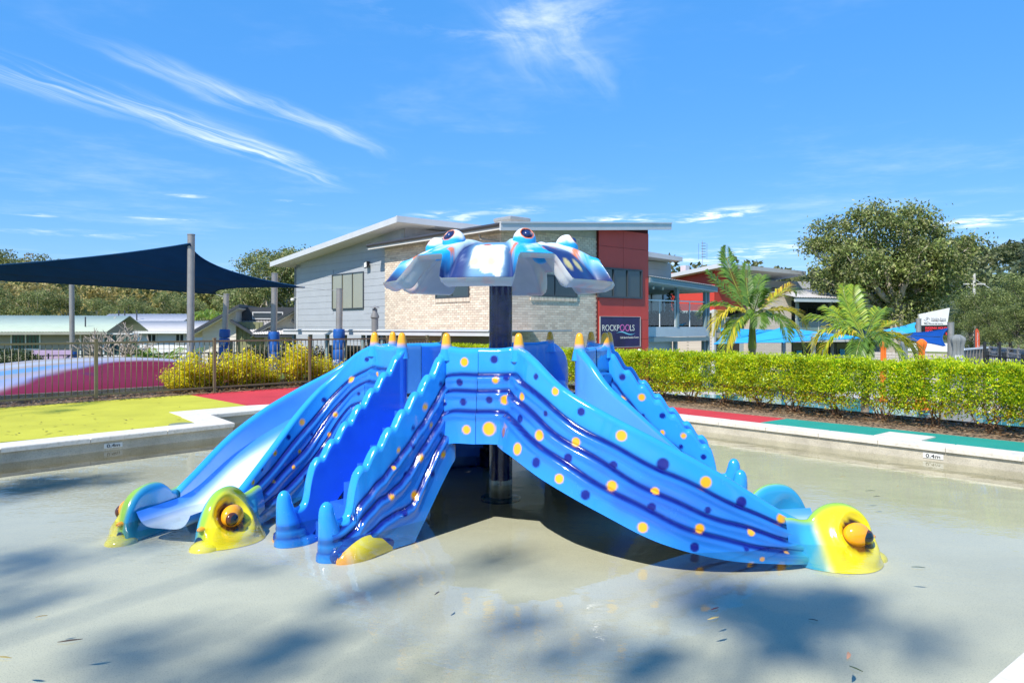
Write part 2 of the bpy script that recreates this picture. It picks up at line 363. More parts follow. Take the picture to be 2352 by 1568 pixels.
# ---GEO-END
D_slide_out = [(.149, -1.373, 1.232, .042, 1), (.481, -1.925, .988, .04, 1), (.986, -2.212, .663, .049, 1), (1.629, -2.301, .316, .051, 1), (2.246, -2.22, .015, .047, 1), (-.026, -1.389, 1.041, .035, 1), (.061, -1.443, .869, .048, 1), (.208, -1.7, .921, .041, 1), (.348, -1.972, .631, .051, 1), (.635, -2.124, .6, .042, 1), (-.082, -1.466, .614, .069, 1), (.167, -1.869, .502, .058, 1), (.497, -2.188, .319, .043, 1), (.898, -2.312, .29, .046, 1), (1.228, -2.329, .251, .037, 1), (1.115, -2.433, -.0, .044, 1), (1.554, -2.41, -.014, .041, 1), (1.96, -2.368, -.054, .034, 1), (2.243, -2.332, -.22, .021, 1), (2.03, -2.41, -.247, .021, 1), (.326, -1.764, 1.098, .033, 0), (.681, -2.074, .836, .039, 0), (1.298, -2.286, .452, .057, 0), (1.911, -2.28, .156, .051, 0), (-.039, -1.33, 1.224, .042, 0), (.073, -1.396, 1.065, .036, 0), (-.081, -1.413, .866, .038, 0), (.191, -1.78, .743, .042, 0), (.047, -1.617, .603, .052, 0), (.401, -1.937, .805, .029, 0), (.318, -2.044, .421, .048, 0), (.57, -2.153, .476, .043, 0), (.917, -2.257, .442, .036, 0), (.693, -2.299, .216, .045, 0), (1.192, -2.384, .143, .038, 0), (1.63, -2.355, .113, .03, 0), (1.501, -2.465, -.14, .041, 0), (1.904, -2.423, -.159, .029, 0), (2.283, -2.273, -.158, .027, 0)]
D_slide_in = [(.909, -1.319, .954, .044, 1), (1.363, -1.58, .533, .039, 1), (1.727, -1.576, .267, .03, 1), (2.045, -1.522, .042, .027, 1), (.961, -.917, 1.028, .026, 1), (.996, -1.187, .651, .03, 1), (1.088, -1.378, .594, .03, 1), (1.146, -1.411, .393, .025, 1), (1.446, -1.528, .247, .024, 1), (1.57, -1.483, .111, .022, 1), (1.802, -1.52, .011, .02, 1), (1.245, -1.386, .183, .039, 1), (.813, -1.186, 1.17, .031, 0), (1.11, -1.519, .744, .032, 0), (1.539, -1.587, .4, .031, 0), (1.915, -1.547, .141, .021, 0), (.93, -1.197, .81, .022, 0), (1.08, -1.294, .511, .018, 0), (1.291, -1.514, .402, .021, 0), (1.46, -1.422, -.006, .041, 0)]
D_stair_r = [(1.137, .569, 1.196, .047, 1), (1.456, .388, .796, .034, 1), (1.208, .469, .652, .028, 1), (1.42, .428, .633, .025, 1), (1.769, .389, .444, .022, 1), (1.576, .474, .356, .033, 1), (1.853, .424, .305, .022, 1), (1.347, .507, .365, .034, 1), (1.234, .691, .595, .046, 1), (1.661, .472, .049, .042, 1), (1.914, .477, .073, .029, 1), (1.263, .389, .993, .028, 0), (1.184, .555, 1.011, .041, 0), (1.206, .624, .837, .04, 0), (1.254, .434, .811, .023, 0), (1.6, .389, .619, .027, 0), (1.335, .467, .537, .028, 0), (1.637, .435, .459, .027, 0), (1.197, .508, .458, .038, 0), (1.721, .423, .233, .033, 0), (1.48, .511, .209, .033, 0), (1.805, .513, -.081, .032, 0)]
D_stair_l = [(1.517, -.336, .813, .041, 1), (1.336, -.383, .801, .033, 1), (1.721, -.34, .465, .027, 1), (1.926, -.336, .438, .031, 1), (1.324, -.335, 1.013, .039, 0), (1.529, -.331, .626, .027, 0), (1.721, -.336, .633, .035, 0), (1.902, -.341, .33, .027, 0), (2.119, -.337, .235, .032, 0)]

# ================================================================== BUILD THE PLAY STRUCTURE
shellcoat = vmat('gelcoat_shell_with_bare_fibreglass_back', rough=.12, spec=.5, coat=.6, var=.06, scale=4., bump=.02, bscale=14)
def bare_back(m, col):        # hollow moulding: painted outside, bare laminate on the hidden side, made pale to bounce light underneath
    N = m.node_tree.nodes; L = m.node_tree.links; b = N['Principled BSDF']; src = b.inputs['Base Color'].links[0].from_socket
    g = N.new('ShaderNodeNewGeometry'); mx = N.new('ShaderNodeMix'); mx.data_type = 'RGBA'; mx.inputs[7].default_value = (*col, 1); L.new(g.outputs['Backfacing'], mx.inputs[0]); L.new(src, mx.inputs[6]); L.new(mx.outputs[2], b.inputs['Base Color'])
bare_back(shellcoat, (.50, .56, .58))
play = thing('water_play_structure', 'blue spotted play structure with curved slides and wavy staircases in the shallow pool', 'play structure', (PC[0], PC[1], 0))
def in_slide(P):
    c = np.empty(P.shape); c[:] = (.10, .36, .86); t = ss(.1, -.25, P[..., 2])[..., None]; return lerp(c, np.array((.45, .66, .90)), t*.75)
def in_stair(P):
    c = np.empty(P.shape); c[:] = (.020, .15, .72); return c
def solid(o, th):
    return o
def spike(parent, x, y, h=.135):
    prof = [(.075, -.12), (.066, -.07), (.055, -.02), (.050, .01), (.046, .04), (.040, .08), (.034, .11), (.026, .127), (.014, .136), (.004, .138)]
    v = []; n = 20
    th = np.arange(n)/n*2*pi; P = np.array([[(x+r*cos(t), y+r*sin(t), 1.325+z) for t in th] for r, z in prof])
    z = np.array([z for r, z in prof])[:, None, None]*np.ones((1, n, 1)); c = lerp(CB_L, ORA*np.array((1, .93, 1)), ss(.0, .022, z))
    return link('spike', grid_mesh('spike', P, True, False, True, c), gelcoat, parent)
def ellipsoid(c, r, n=24, m=16, rot=None, f=None):
    th = np.linspace(0, pi, m); ph = np.arange(n)/n*2*pi
    P = np.array([[(sin(a)*cos(b), sin(a)*sin(b), cos(a)) for b in ph] for a in th]); P = P*np.array(r)
    if f is not None: P = f(P)
    if rot is not None: P = P@np.array(rot).T
    return P+np.array(c)
SPK = .138
geo_s = geo_slide(); geo_t = geo_stair()
def build_slide():
    (R0, t0, P0, W0, G0, s0), (R1, t1, P1, W1, G1, s1) = geo_s
    # spikes push the rim up a little
    ms = []; vs = []; fs = []; cs = []; b = 0
    D = D_slide_out+D_slide_in
    for P, Wc, GR, flip in ((P0, W0, G0, False), (P1, W1, G1, True)):
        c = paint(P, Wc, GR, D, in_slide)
        c = lerp(c, TEAL, (ss(2.22, 2.42, P[..., 0])*(Wc > -.9))[..., None])
        n, m = P.shape[:2]; I, J = np.meshgrid(np.arange(n-1), np.arange(m-1), indexing='ij'); q = np.stack([I*m+J, (I+1)*m+J, (I+1)*m+J+1, I*m+J+1], -1).reshape(-1, 4)
        if flip: q = q[:, ::-1]
        vs.append(P.reshape(-1, 3)); cs.append(c.reshape(-1, 3)); fs.append(q+b); b += n*m
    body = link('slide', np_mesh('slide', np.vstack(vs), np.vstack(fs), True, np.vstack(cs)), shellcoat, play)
    # chute: lofted trough between the two inner faces, ending in a wide lip under water
    tt = np.linspace(2.0, 9.0, 130); q = np.linspace(-1, 1, 25); rows = []
    for t in tt:
        a = np.array([np.interp(t, t0, P0[:, -1, k]) for k in range(3)]); c = np.array([np.interp(t, t1, P1[:, -1, k]) for k in range(3)])
        rows.append([a*(1-(x+1)/2)+c*((x+1)/2)+np.array((0, 0, .13*abs(x)**5-.02)) for x in q])
    a, c = rows[-1][0], rows[-1][-1]; d = rows[-1][12]-rows[-6][12]; d = d/np.linalg.norm(d)
    for k in range(1, 9): rows.append([p+np.array((d[0], d[1], -.012))*.07*k for p in rows[129]])
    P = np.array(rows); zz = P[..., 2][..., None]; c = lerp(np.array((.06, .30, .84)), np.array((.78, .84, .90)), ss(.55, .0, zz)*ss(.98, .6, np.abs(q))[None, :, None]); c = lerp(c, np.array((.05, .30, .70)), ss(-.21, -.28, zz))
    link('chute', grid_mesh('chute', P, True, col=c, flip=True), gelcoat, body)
    for R in (R0, R1):
        p = R[np.argmin(np.abs(t0-2.0))] if R is R0 else R[np.argmin(np.abs(t1-2.0))]; spike(body, p[0], p[1])
    # fish heads on the two wall ends
    for (x, y), ang, sd in (((2.60-PC[0], 5.985-PC[1]), radians(14), 1), ((2.375-PC[0], 6.675-PC[1]), radians(14), -1)):
        ux, uy = cos(ang), sin(ang); nx, ny = (uy*sd, -ux*sd)                   # n = outwards from the chute
        u = np.linspace(-.32, 1, 60); v = np.linspace(0, 1, 40); L = .62
        rows = []; cols = []
        for a in u:                     # a: rear -> nose
            s = (a-.45)*L; base = FLOOR+.004; ht = base+.015+.445*max(1-(abs(a-.45)/.56)**2.3, 0.)**.5
            if a < .4: ht = max(ht, base+.345+.03*ss(0., -.3, a))
            wd = .25*max(sin(pi*(a*.84+.12)), .0)**.6
            r = []
            for b in v:                 # b: inner foot -> over the top -> outer skirt
                if b < .38:
                    k = b/.38; p = (-.05+.02*k, lerp(base, ht-.07, k**.9))
                elif b < .62:
                    k = (b-.38)/.24*pi; p = (-.03+.05*(1-cos(k)), ht-.07+.07*sin(k))
                else:
                    k = (b-.62)/.38; p = (.07+wd*(.62*k+.55*k*k)+.025*sin(pi*k), lerp(ht-.07, base, k**1.05))
                r.append(p)
            rows.append([(x+ux*s+nx*o, y+uy*s+ny*o, z) for o, z in r])
            cc = []
            for b in v:
                col = lerp(YEL, TEAL, float(ss(.15, .0, a))); col = lerp(col, CB_M, float(ss(-.02, -.28, a))); col = lerp(TEAL*np.array((.6, .8, .9)), col, float(ss(.47, .55, b)))
                col = lerp(col, np.array((.30, .52, .04)), float(ss(.44, .50, b)*ss(.60, .53, b)))
                cc.append(col)
            cols.append(cc)
        P = np.array(rows); C = np.array(cols)
        # eye socket pressed into the outer cheek
        ec = np.array((x+ux*.10+nx*.178, y+uy*.10+ny*.178, -.125)); d = np.linalg.norm((P-ec)/np.array((1, 1, 1.0)), axis=-1)
        nn = np.array((nx*.93, ny*.93, .36))
        P = P-nn*(.06*np.exp(-(d/.12)**2))[..., None]+nn*(.03*np.exp(-((d-.20)/.035)**2))[..., None]
        C = lerp(C, np.array((.05, .02, .012)), (ss(.150, .132, d))[..., None])
        hd = link('fish_head', grid_mesh('fish_head', P, True, col=C, flip=(sd < 0)), gelcoat, body)
        # rear cap so that the head is closed
        rot = np.array([[ux, nx, 0], [uy, ny, 0], [0, 0, 1.]])
        def lid(p):
            return p
        E0 = ellipsoid(ec+nn*-.022+np.array((ux*-.012, uy*-.012, .008)), (.118, .078, .098), 24, 16, rot); link('eyelid', grid_mesh('eyelid', E0, True, False, True, np.broadcast_to(ORA*np.array((1, .85, 1)), E0.shape)), gelcoat, hd)
        E1 = ellipsoid(ec+nn*.026+np.array((ux*.046, uy*.046, -.018)), (.056, .046, .050), 20, 14, rot); link('pupil', grid_mesh('pupil', E1, True, False, True, np.broadcast_to(np.array((.008, .016, .02)), E1.shape)), gelcoat, hd)
        E2 = ellipsoid(ec+nn*.018+np.array((ux*.043, uy*.043, -.015)), (.068, .044, .062), 20, 14, rot); link('eye_rim', grid_mesh('eye_rim', E2, True, False, True, np.broadcast_to(np.array((.10, .03, .01)), E2.shape)), gelcoat, hd)
        # orange barbel at the nose
        hb = np.array((x+ux*.29+nx*.03, y+uy*.29+ny*.03, -.19)); E3 = ellipsoid(hb, (.085, .035, .026), 18, 12, rot)
        C3 = np.where((E3[..., 2:] < hb[2]-.008), np.array((.03, .02, .05)), ORA*np.array((1, .8, 1)))
        link('barbel', grid_mesh('barbel', E3, True, False, True, C3), gelcoat, hd)
        sk = ellipsoid((x+ux*.30+nx*.05, y+uy*.30+ny*.05, FLOOR), (.14, .13, .075), 26, 14, rot)
        C4 = lerp(YEL, np.array((.02, .25, .6)), ss(.02, .12, -(sk-np.array((x, y, 0)))@np.array((nx, ny, 0)))[..., None]); link('chin', grid_mesh('chin', sk, True, False, True, C4), gelcoat, hd)
    return body
def build_stair():
    D = D_stair_r+D_stair_l; vs = []; fs = []; cs = []; b = 0
    for (R, t, P, Wc, GR, s), flip in zip(geo_t, (True, False)):
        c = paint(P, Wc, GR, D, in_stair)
        c = np.where((ss(2.15, 2.3, P[..., 0])[..., None] > .5) & (Wc[..., None] > .45), lerp(c, CB_M, .3), c)
        n, m = P.shape[:2]; I, J = np.meshgrid(np.arange(n-1), np.arange(m-1), indexing='ij'); q = np.stack([I*m+J, (I+1)*m+J, (I+1)*m+J+1, I*m+J+1], -1).reshape(-1, 4)
        if flip: q = q[:, ::-1]
        vs.append(P.reshape(-1, 3)); cs.append(c.reshape(-1, 3)); fs.append(q+b); b += n*m
    body = link('staircase', np_mesh('staircase', np.vstack(vs), np.vstack(fs), True, np.vstack(cs)), shellcoat, play)
    for i in range(7):
        u0 = 1.12+.15*i; z = .70-.15*i
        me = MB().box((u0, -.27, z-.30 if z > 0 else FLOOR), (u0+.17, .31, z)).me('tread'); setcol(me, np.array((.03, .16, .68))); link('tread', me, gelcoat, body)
    for (R, t, *_), in zip(geo_t): p = R[np.argmin(np.hypot(R[:, 0]-1.15, 0))]; spike(body, p[0], p[1])
    for v in (.335, -.285):         # rounded newel knobs with stepped feet
        prof = [(.195, FLOOR+.002), (.19, -.325), (.17, -.30), (.145, -.288), (.15, -.275), (.142, -.235), (.12, -.212), (.124, -.198), (.114, -.15), (.103, -.09), (.090, -.02), (.080, .03), (.072, .06), (.058, .085), (.040, .102), (.020, .111), (.005, .114)]
        n = 36; zs = []; rows = []
        for r, z in prof:
            rows.append([(2.475-1.1*max(r-.085, 0)+r*cos(k/n*2*pi)*(.80+2.2*max(r-.085, 0)), v+r*sin(k/n*2*pi)*.74, z) for k in range(n)])
        P = np.array(rows); z = P[..., 2:]; nav = np.exp(-((z+.285)/.016)**2)+np.exp(-((z+.205)/.014)**2); c = lerp(lerp(CB_L, CB_M, ss(.0, -.3, z)), NAVY*2, np.clip(nav*.8, 0, 1))
        link('newel', grid_mesh('newel', P, True, False, True, c), gelcoat, body)
    # yellow padded toe on the outside of the left-hand wall
    for v, sg in ((.47, 1), (-.42, -1)):
        E0 = ellipsoid((2.13, v, -.33), (.36, .10, .125), 40, 20, f=lambda p: p+np.stack([0*p[..., 0], .03*sg*np.sin(p[..., 0]*7), .02*np.sin(p[..., 0]*9+1)], -1))
        w = ss(-.25, -.36, E0[..., 0]-2.13)[..., None]; c = lerp(YEL, ORA, ss(.18, .34, E0[..., 0]-2.13)[..., None]); rim = ss(-.22, -.25, E0[..., 2])[..., None]*0
        link('toe', grid_mesh('toe', E0, True, False, True, c), gelcoat, body)
        E1 = ellipsoid((2.13, v-.03*sg, -.31), (.385, .10, .15), 40, 20); link('toe_welt', grid_mesh('toe_welt', E1, True, False, True, np.broadcast_to(lerp(NAVY, CB_D, .35), E1.shape)), gelcoat, body)
    return body
SL0 = build_slide(); ST0 = build_stair()
SL0.rotation_euler.z = SLA[0]; ST0.rotation_euler.z = STA[0]
for a, b in zip(SLA[1:], STA[1:]):
    c = copy_tree(SL0, play); c.rotation_euler.z = a; c = copy_tree(ST0, play); c.rotation_euler.z = b
# platform inside the ring
ring = []
for k in range(3):
    for (x, y) in ((-1.251, .514), (-1.358, -.087), (-.95, -.689), (-.485, -1.096)):
        a = radians(120*k); ring.append((x*cos(a)-y*sin(a), x*sin(a)+y*cos(a)))
me = MB().prism(ring, .60, .70).me('platform'); setcol(me, np.array((.42, .50, .58))); link('platform', me, gelcoat, play)

# ================================================================== SPRAY MUSHROOM
mush = thing('water_mushroom', 'weathered blue and white octopus-shaped spray canopy with bulging eyes on a navy pole', 'water feature', (PC[0], PC[1], 0))
polem = vmat('navy_pole_paint', rough=.18, coat=.5, var=.3, scale=14., bump=.15, bscale=30)
prof = [(.125, FLOOR), (.125, -.17), (.125, -.10), (.125, 2.30)]
zz = np.r_[np.linspace(FLOOR, -.05, 40), np.linspace(-.04, 2.34, 30)]; n = 40; th = np.arange(n)/n*2*pi
P = np.array([[(.125*cos(t), .125*sin(t), z) for t in th] for z in zz]); nz = vnoise(P, 14., 5)*.6+vnoise(P, 31., 6)*.4
c = np.where(((P[..., 2] < -.13+.05*(nz-.5)) & (nz > .33))[..., None], np.array((.50, .56, .50)), np.array((.008, .012, .07)))
link('pole', grid_mesh('pole', P, True, False, True, c), polem, mush)
me = MB().lathe([(.215, FLOOR+.002), (.215, FLOOR+.035), (.13, FLOOR+.04)], 36).me('flange', True); setcol(me, np.array((.02, .10, .16))); link('flange', me, polem, mush)
def canopy():
    n, m = 300, 74; th = np.arange(n)/n*2*pi; rho = np.r_[np.linspace(.02, .88, 50), np.linspace(.89, 1, 24)]
    T, Rr = np.meshgrid(th, rho, indexing='ij'); c = np.cos(6*(T+radians(70))); lobe = ss(.08, .58, c); flap = 1-lobe
    lip = ss(.94, 1., Rr); Rm = lerp(1.18, 1.05, lobe); r = Rr*Rm
    z = 2.405-.36*(r/1.2)**3-flap*.17*ss(.66, .98, Rr)+.055*lobe*ss(.30, .62, Rr)-.030*np.exp(-((c-.28)/.25)**2)*ss(.35, .65, Rr)*ss(1.0, .9, Rr)
    z = z+flap*.085*lip**2+lobe*.006*lip; r = r+(.03+.05*flap)*lip
    # a little skew so that no two lobes are quite alike
    P = np.stack([r*np.cos(T), r*np.sin(T), z], -1); 
    nz = vnoise(P, 6., 11)*.5+vnoise(P, 14., 12)*.3+vnoise(P, 33., 13)*.2
    LB = np.array((.015, .36, .74)); PALE = np.array((.58, .74, .80)); WH = np.array((.82, .82, .80)); NV = np.array((.016, .035, .15))
    col = lerp(LB, PALE, ss(.93, .76, Rr+.45*(nz-.5))[..., None])
    col = lerp(col, WH, (ss(.55, .68, nz)*ss(.8, .5, Rr)*.8)[..., None])
    nv = ss(.46, .24, c+.12*(nz-.5))*ss(.30, .46, Rr+.1*(nz-.5)); col = lerp(col, NV*(1+.6*(nz-.5))[..., None], nv[..., None])
    col = lerp(col, np.array((.20, .25, .36)), (nv*ss(.62, .78, nz)*.6)[..., None])
    # the sun-bleached patch on the flap facing the pool entry
    a0 = radians(-97); da = (T-a0+pi) % (2*pi)-pi; pat = np.exp(-((da*r)/.17)**4)*ss(.52, .60, Rr+.2*(nz-.5))*ss(.93, .84, Rr+.25*(nz-.5)); col = lerp(col, np.array((.84, .86, .86)), (ss(.35, .6, pat+.4*(nz-.5)))[..., None])
    halo = np.exp(-((da*r)/.19)**6)*ss(.40, .48, Rr)*ss(.96, .88, Rr); col = lerp(col, np.array((.25, .55, .70)), (halo*(1-ss(.35, .6, pat+.4*(nz-.5)))*.55)[..., None])
    for k in range(6):
        for da_, rr, rad, kind in ((-10, .76, .040, 1), (9, .84, .036, 1), (1, .50, .04, 0), (-3, .93, .03, 0)):
            a = radians(-70+60*k+da_); pc = np.array((rr*1.1*cos(a), rr*1.1*sin(a))); d = np.hypot(P[..., 0]-pc[0], P[..., 1]-pc[1])
            col = lerp(col, np.array((.72, .17, .04)) if kind else np.array((.78, .62, .05)), (ss(rad*1.15, rad*.85, d)*(.9 if kind else .75))[..., None])
        a = radians(-100+60*k); pc = np.array((.70*cos(a), .70*sin(a))); d = np.hypot(P[..., 0]-pc[0], P[..., 1]-pc[1]); col = lerp(col, np.array((.55, .12, .04)), ss(.046, .036, d)[..., None])
        for s_ in (-.07, .09):
            pc = np.array((.95*cos(a)-s_*sin(a), .95*sin(a)+s_*cos(a))); d = np.hypot(P[..., 0]-pc[0], P[..., 1]-pc[1]); col = lerp(col, np.array((.74, .62, .22)), (ss(.06, .035, d)*.8)[..., None])
    o = link('canopy', grid_mesh('canopy', P, True, True, False, col, flip=True), worncoat, mush)
    # fibreglass inside: white gelcoat, offset from the outside and turned down at the rim
    Q = P.copy(); k = 1-.03/np.maximum(r, .2); Q[..., 0] *= k; Q[..., 1] *= k; Q[..., 2] -= .035+.014*lip
    Q = np.concatenate([Q, P[:, -1:, :]-np.array((0, 0, .002))], 1)
    pk = vnoise(Q, 9., 21); ci = np.empty(Q.shape); ci[:] = (.62, .64, .63); ci = lerp(ci, np.array((.85, .52, .46)), (ss(.62, .8, pk)*ss(.84, .95, np.c_[Rr, np.ones(n)])*.6)[..., None])
    link('canopy_lining', grid_mesh('canopy_lining', Q, True, True, False, ci), worncoat, o)
    for k in range(6):
        a = radians(-70+60*k); e = np.array((cos(a), sin(a), 0)); c0 = np.array((.72*cos(a), .72*sin(a), 2.375)); rot = np.array([[cos(a), -sin(a), 0], [sin(a), cos(a), 0], [0, 0, 1.]])
        D = ellipsoid(c0, (.122, .116, .128), 64, 48, rot); nrm = (D-c0)/np.linalg.norm(D-c0, axis=-1)[..., None]; look = np.array((e[0]*.72, e[1]*.72, .62)); look /= np.linalg.norm(look)
        dp = nrm@look; h = D[..., 2]-c0[2]; nzz = vnoise(D, 16., 30+k)
        cc = lerp(np.array((.02, .40, .78)), np.array((.86, .86, .84)), ss(.02, .07, h+.05*(nzz-.5))[..., None])
        cc = lerp(cc, np.array((.70, .17, .04)), (ss(.78, .80, dp)*ss(.93, .9, dp)*(1 if k % 2 == 0 else .8))[..., None]); cc = np.where((dp > .86)[..., None], np.array((.012, .02, .09)), cc)
        D = D-look*(.03*ss(.84, .92, dp))[..., None]
        ey = link('eye', grid_mesh('eye', D, True, False, True, cc), worncoat, mush)
        E1 = ellipsoid(c0+look*.080, (.044, .044, .044), 20, 14); link('pupil', grid_mesh('pupil', E1, True, False, True, np.broadcast_to(np.array((.012, .03, .13)), E1.shape)), gelcoat, ey)
    return o
canopy()
# ================================================================== SETTING: POOL, DECKS, GROUND
def struct(o): o['kind'] = 'structure'; return o
def speckle(name, col, dark, rough=.8, amt=.35, scale=160., big=1.2, bigv=.12, bump=.2):
    """exposed-aggregate or rubber-crumb surface: fine speckle, broad stains, fine relief"""
    m, N, L, b = nodes(name); pset(b, rough=rough, spec=.3); tc = N.new('ShaderNodeTexCoord'); v = tc.outputs['Object']
    n1 = N.new('ShaderNodeTexNoise'); n1.inputs['Scale'].default_value = scale; n1.inputs['Detail'].default_value = 3; L.new(v, n1.inputs['Vector'])
    r1 = N.new('ShaderNodeMapRange'); r1.inputs[1].default_value = .52; r1.inputs[2].default_value = .72; r1.inputs[4].default_value = amt; L.new(n1.outputs[0], r1.inputs[0])
    n2 = N.new('ShaderNodeTexNoise'); n2.inputs['Scale'].default_value = big; n2.inputs['Detail'].default_value = 7; n2.inputs['Roughness'].default_value = .65; L.new(v, n2.inputs['Vector'])
    r2 = N.new('ShaderNodeMapRange'); r2.inputs[1].default_value = .3; r2.inputs[2].default_value = .7; r2.inputs[3].default_value = 1-bigv; r2.inputs[4].default_value = 1+bigv; L.new(n2.outputs[0], r2.inputs[0])
    mx = N.new('ShaderNodeMix'); mx.data_type = 'RGBA'; mx.inputs[6].default_value = (*col, 1); mx.inputs[7].default_value = (*dark, 1); L.new(r1.outputs[0], mx.inputs[0])
    sc = N.new('ShaderNodeVectorMath'); sc.operation = 'SCALE'; L.new(mx.outputs[2], sc.inputs[0]); L.new(r2.outputs[0], sc.inputs['Scale']); L.new(sc.outputs[0], b.inputs['Base Color'])
    bp = N.new('ShaderNodeBump'); bp.inputs['Strength'].default_value = bump; bp.inputs['Distance'].default_value = .01; L.new(n1.outputs[0], bp.inputs['Height']); L.new(bp.outputs[0], b.inputs['Normal'])
    return m
floor_m = speckle('pool_floor_pebblecrete', (.63, .585, .445), (.29, .28, .22), .8, .55, 120., .7, .10, .15)
wall_m = speckle('pool_wall_render', (.52, .47, .37), (.24, .22, .17), .85, .5, 70., 2.5, .22, .4)
stone_m = speckle('travertine_coping', (.70, .64, .54), (.46, .40, .31), .7, .45, 22., 3., .10, .3)
yel_m = speckle('yellow_rubber_crumb', (.50, .475, .045), (.36, .34, .02), .85, .5, 190., .9, .13, .3)
red_m = speckle('red_rubber_crumb', (.56, .045, .055), (.34, .02, .03), .85, .5, 190., .9, .13, .3)
grn_m = speckle('green_rubber_crumb', (.02, .29, .22), (.01, .17, .13), .85, .5, 190., .9, .13, .3)
mulch_m = mat('bark_mulch', (.12, .07, .04), .95, .6, 25., .9, 60., col2=(.30, .21, .13))
grass_m = mat('lawn', (.10, .17, .035), .95, .4, 6., .6, 90., col2=(.20, .26, .06))
fd = np.array((.667, .745)); hd = np.array((.61, -.79))
def p2(*a): return np.array(a, float)
# --- pool outline (plan): left edge, notch, far edge, right edge, near edge
ILe = p2(-6.38, 9.22); ILs = ILe-fd*9; Bc = p2(-4.36, 11.60); Nb = p2(-5.19, 12.70); Nc = p2(-4.39, 13.60)
Rs = p2(2.77, 12.45); Re = p2(5.97, 8.64); rd = (Re-Rs)/np.linalg.norm(Re-Rs)
def isect(p, d, q, e):
    A = np.array([d, -e]).T; t = np.linalg.solve(A, q-p); return p+d*t[0]
nd = p2(.77, .64); Np = p2(2.215, 3.29)
Far = isect(Nc, fd, Rs, rd); Rend = isect(Np, nd, Rs, rd); Lend = isect(Np, nd, ILe, p2(-.77, .64)); Lend = Np-nd*16; ILs = ILe-fd*16
pool = [ILs, ILe, Bc, Nb, Nc, Far, Rs, Re, Rend, Lend]
struct(MB().prism([p-np.array((0, 0)) for p in pool], -.52, FLOOR).build('pool_floor', floor_m))
def water_mat():
    m, N, L, b = nodes('pool_water'); N.remove(b); out = N['Material Output']
    tc = N.new('ShaderNodeTexCoord'); mp = N.new('ShaderNodeMapping'); mp.inputs['Scale'].default_value = (1., 1.6, 1); mp.inputs['Rotation'].default_value = (0, 0, .5); L.new(tc.outputs['Object'], mp.inputs[0])
    n = N.new('ShaderNodeTexNoise'); n.inputs['Scale'].default_value = 2.2; n.inputs['Detail'].default_value = 3; n.inputs['Roughness'].default_value = .45; L.new(mp.outputs[0], n.inputs['Vector'])
    n2 = N.new('ShaderNodeTexNoise'); n2.inputs['Scale'].default_value = 16; n2.inputs['Detail'].default_value = 2; L.new(mp.outputs[0], n2.inputs['Vector'])
    # livelier water where a jet feeds the pool
    n3 = N.new('ShaderNodeTexNoise'); n3.inputs['Scale'].default_value = .45; n3.inputs['Detail'].default_value = 2; L.new(tc.outputs['Object'], n3.inputs['Vector']); r3 = N.new('ShaderNodeMapRange'); r3.inputs[1].default_value = .48; r3.inputs[2].default_value = .66; r3.inputs[3].default_value = .06; r3.inputs[4].default_value = .5; L.new(n3.outputs[0], r3.inputs[0])
    ad = N.new('ShaderNodeMath'); ad.operation = 'MULTIPLY_ADD'; L.new(n2.outputs[0], ad.inputs[0]); L.new(r3.outputs[0], ad.inputs[1]); L.new(n.outputs[0], ad.inputs[2])
    bp = N.new('ShaderNodeBump'); bp.inputs['Strength'].default_value = .26; bp.inputs['Distance'].default_value = .02; L.new(ad.outputs[0], bp.inputs['Height'])
    fr = N.new('ShaderNodeFresnel'); fr.inputs['IOR'].default_value = 1.33; L.new(bp.outputs[0], fr.inputs['Normal'])
    gl = N.new('ShaderNodeBsdfGlossy'); gl.inputs['Roughness'].default_value = .02; L.new(bp.outputs[0], gl.inputs['Normal'])
    tr = N.new('ShaderNodeBsdfTransparent'); tr.inputs[0].default_value = (.92, .96, .94, 1)
    mx = N.new('ShaderNodeMixShader'); L.new(fr.outputs[0], mx.inputs[0]); L.new(tr.outputs[0], mx.inputs[1]); L.new(gl.outputs[0], mx.inputs[2]); L.new(mx.outputs[0], out.inputs[0])
    return m
water = mesh('water', [(p[0], p[1], WATER) for p in pool], [list(range(len(pool)))[::-1]])
if water.polygons[0].normal.z < 0: water.flip_normals()
struct(link('water', water, water_mat()))
# --- pool walls and coping stones
def run(name, pts, width, side, label_parent=None, start=0., stone=.9):
    """wall under and coping stones along a polyline; side = +1 if the deck is left of travel"""
    w = MB(); pts = [np.asarray(p, float) for p in pts]
    root = bpy.data.objects.new(name, None); COL.objects.link(root); root['kind'] = 'structure'
    for a, b in zip(pts[:-1], pts[1:]):
        d = b-a; ln = np.linalg.norm(d); d = d/ln; n = np.array((-d[1], d[0]))*side
        c = a-d*.0; e = b+d*.0
        w.prism([c+n*.02, e+n*.02, e+n*.30, c+n*.30], -.5, -.052)
        k = max(1, round(ln/stone)); st = ln/k
        for i in range(k):
            g = .004; q0 = a+d*(i*st+g)-n*.015; q1 = a+d*((i+1)*st-g)-n*.015; o0 = a+d*(i*st+g)+n*width; o1 = a+d*((i+1)*st-g)+n*width
            h = .010+.0025*RNG.random(); mb = MB(); pl = [q0, q1, o1, o0]
            if side < 0: pl = pl[::-1]
            c = [np.r_[p, -.050] for p in pl]+[np.r_[p, h-.012] for p in pl]; mid = sum(pl)/4
            tp = [np.r_[p+(mid-p)/np.linalg.norm(mid-p)*.010, h] for p in pl]
            mb.add(c+tp, [(3, 2, 1, 0), (0, 1, 5, 4), (1, 2, 6, 5), (2, 3, 7, 6), (3, 0, 4, 7), (4, 5, 9, 8), (5, 6, 10, 9), (6, 7, 11, 10), (7, 4, 8, 11), (8, 9, 10, 11)])
            mb.build('coping_stone', stone_m, root)
    w.build('pool_wall', wall_m, root); return root
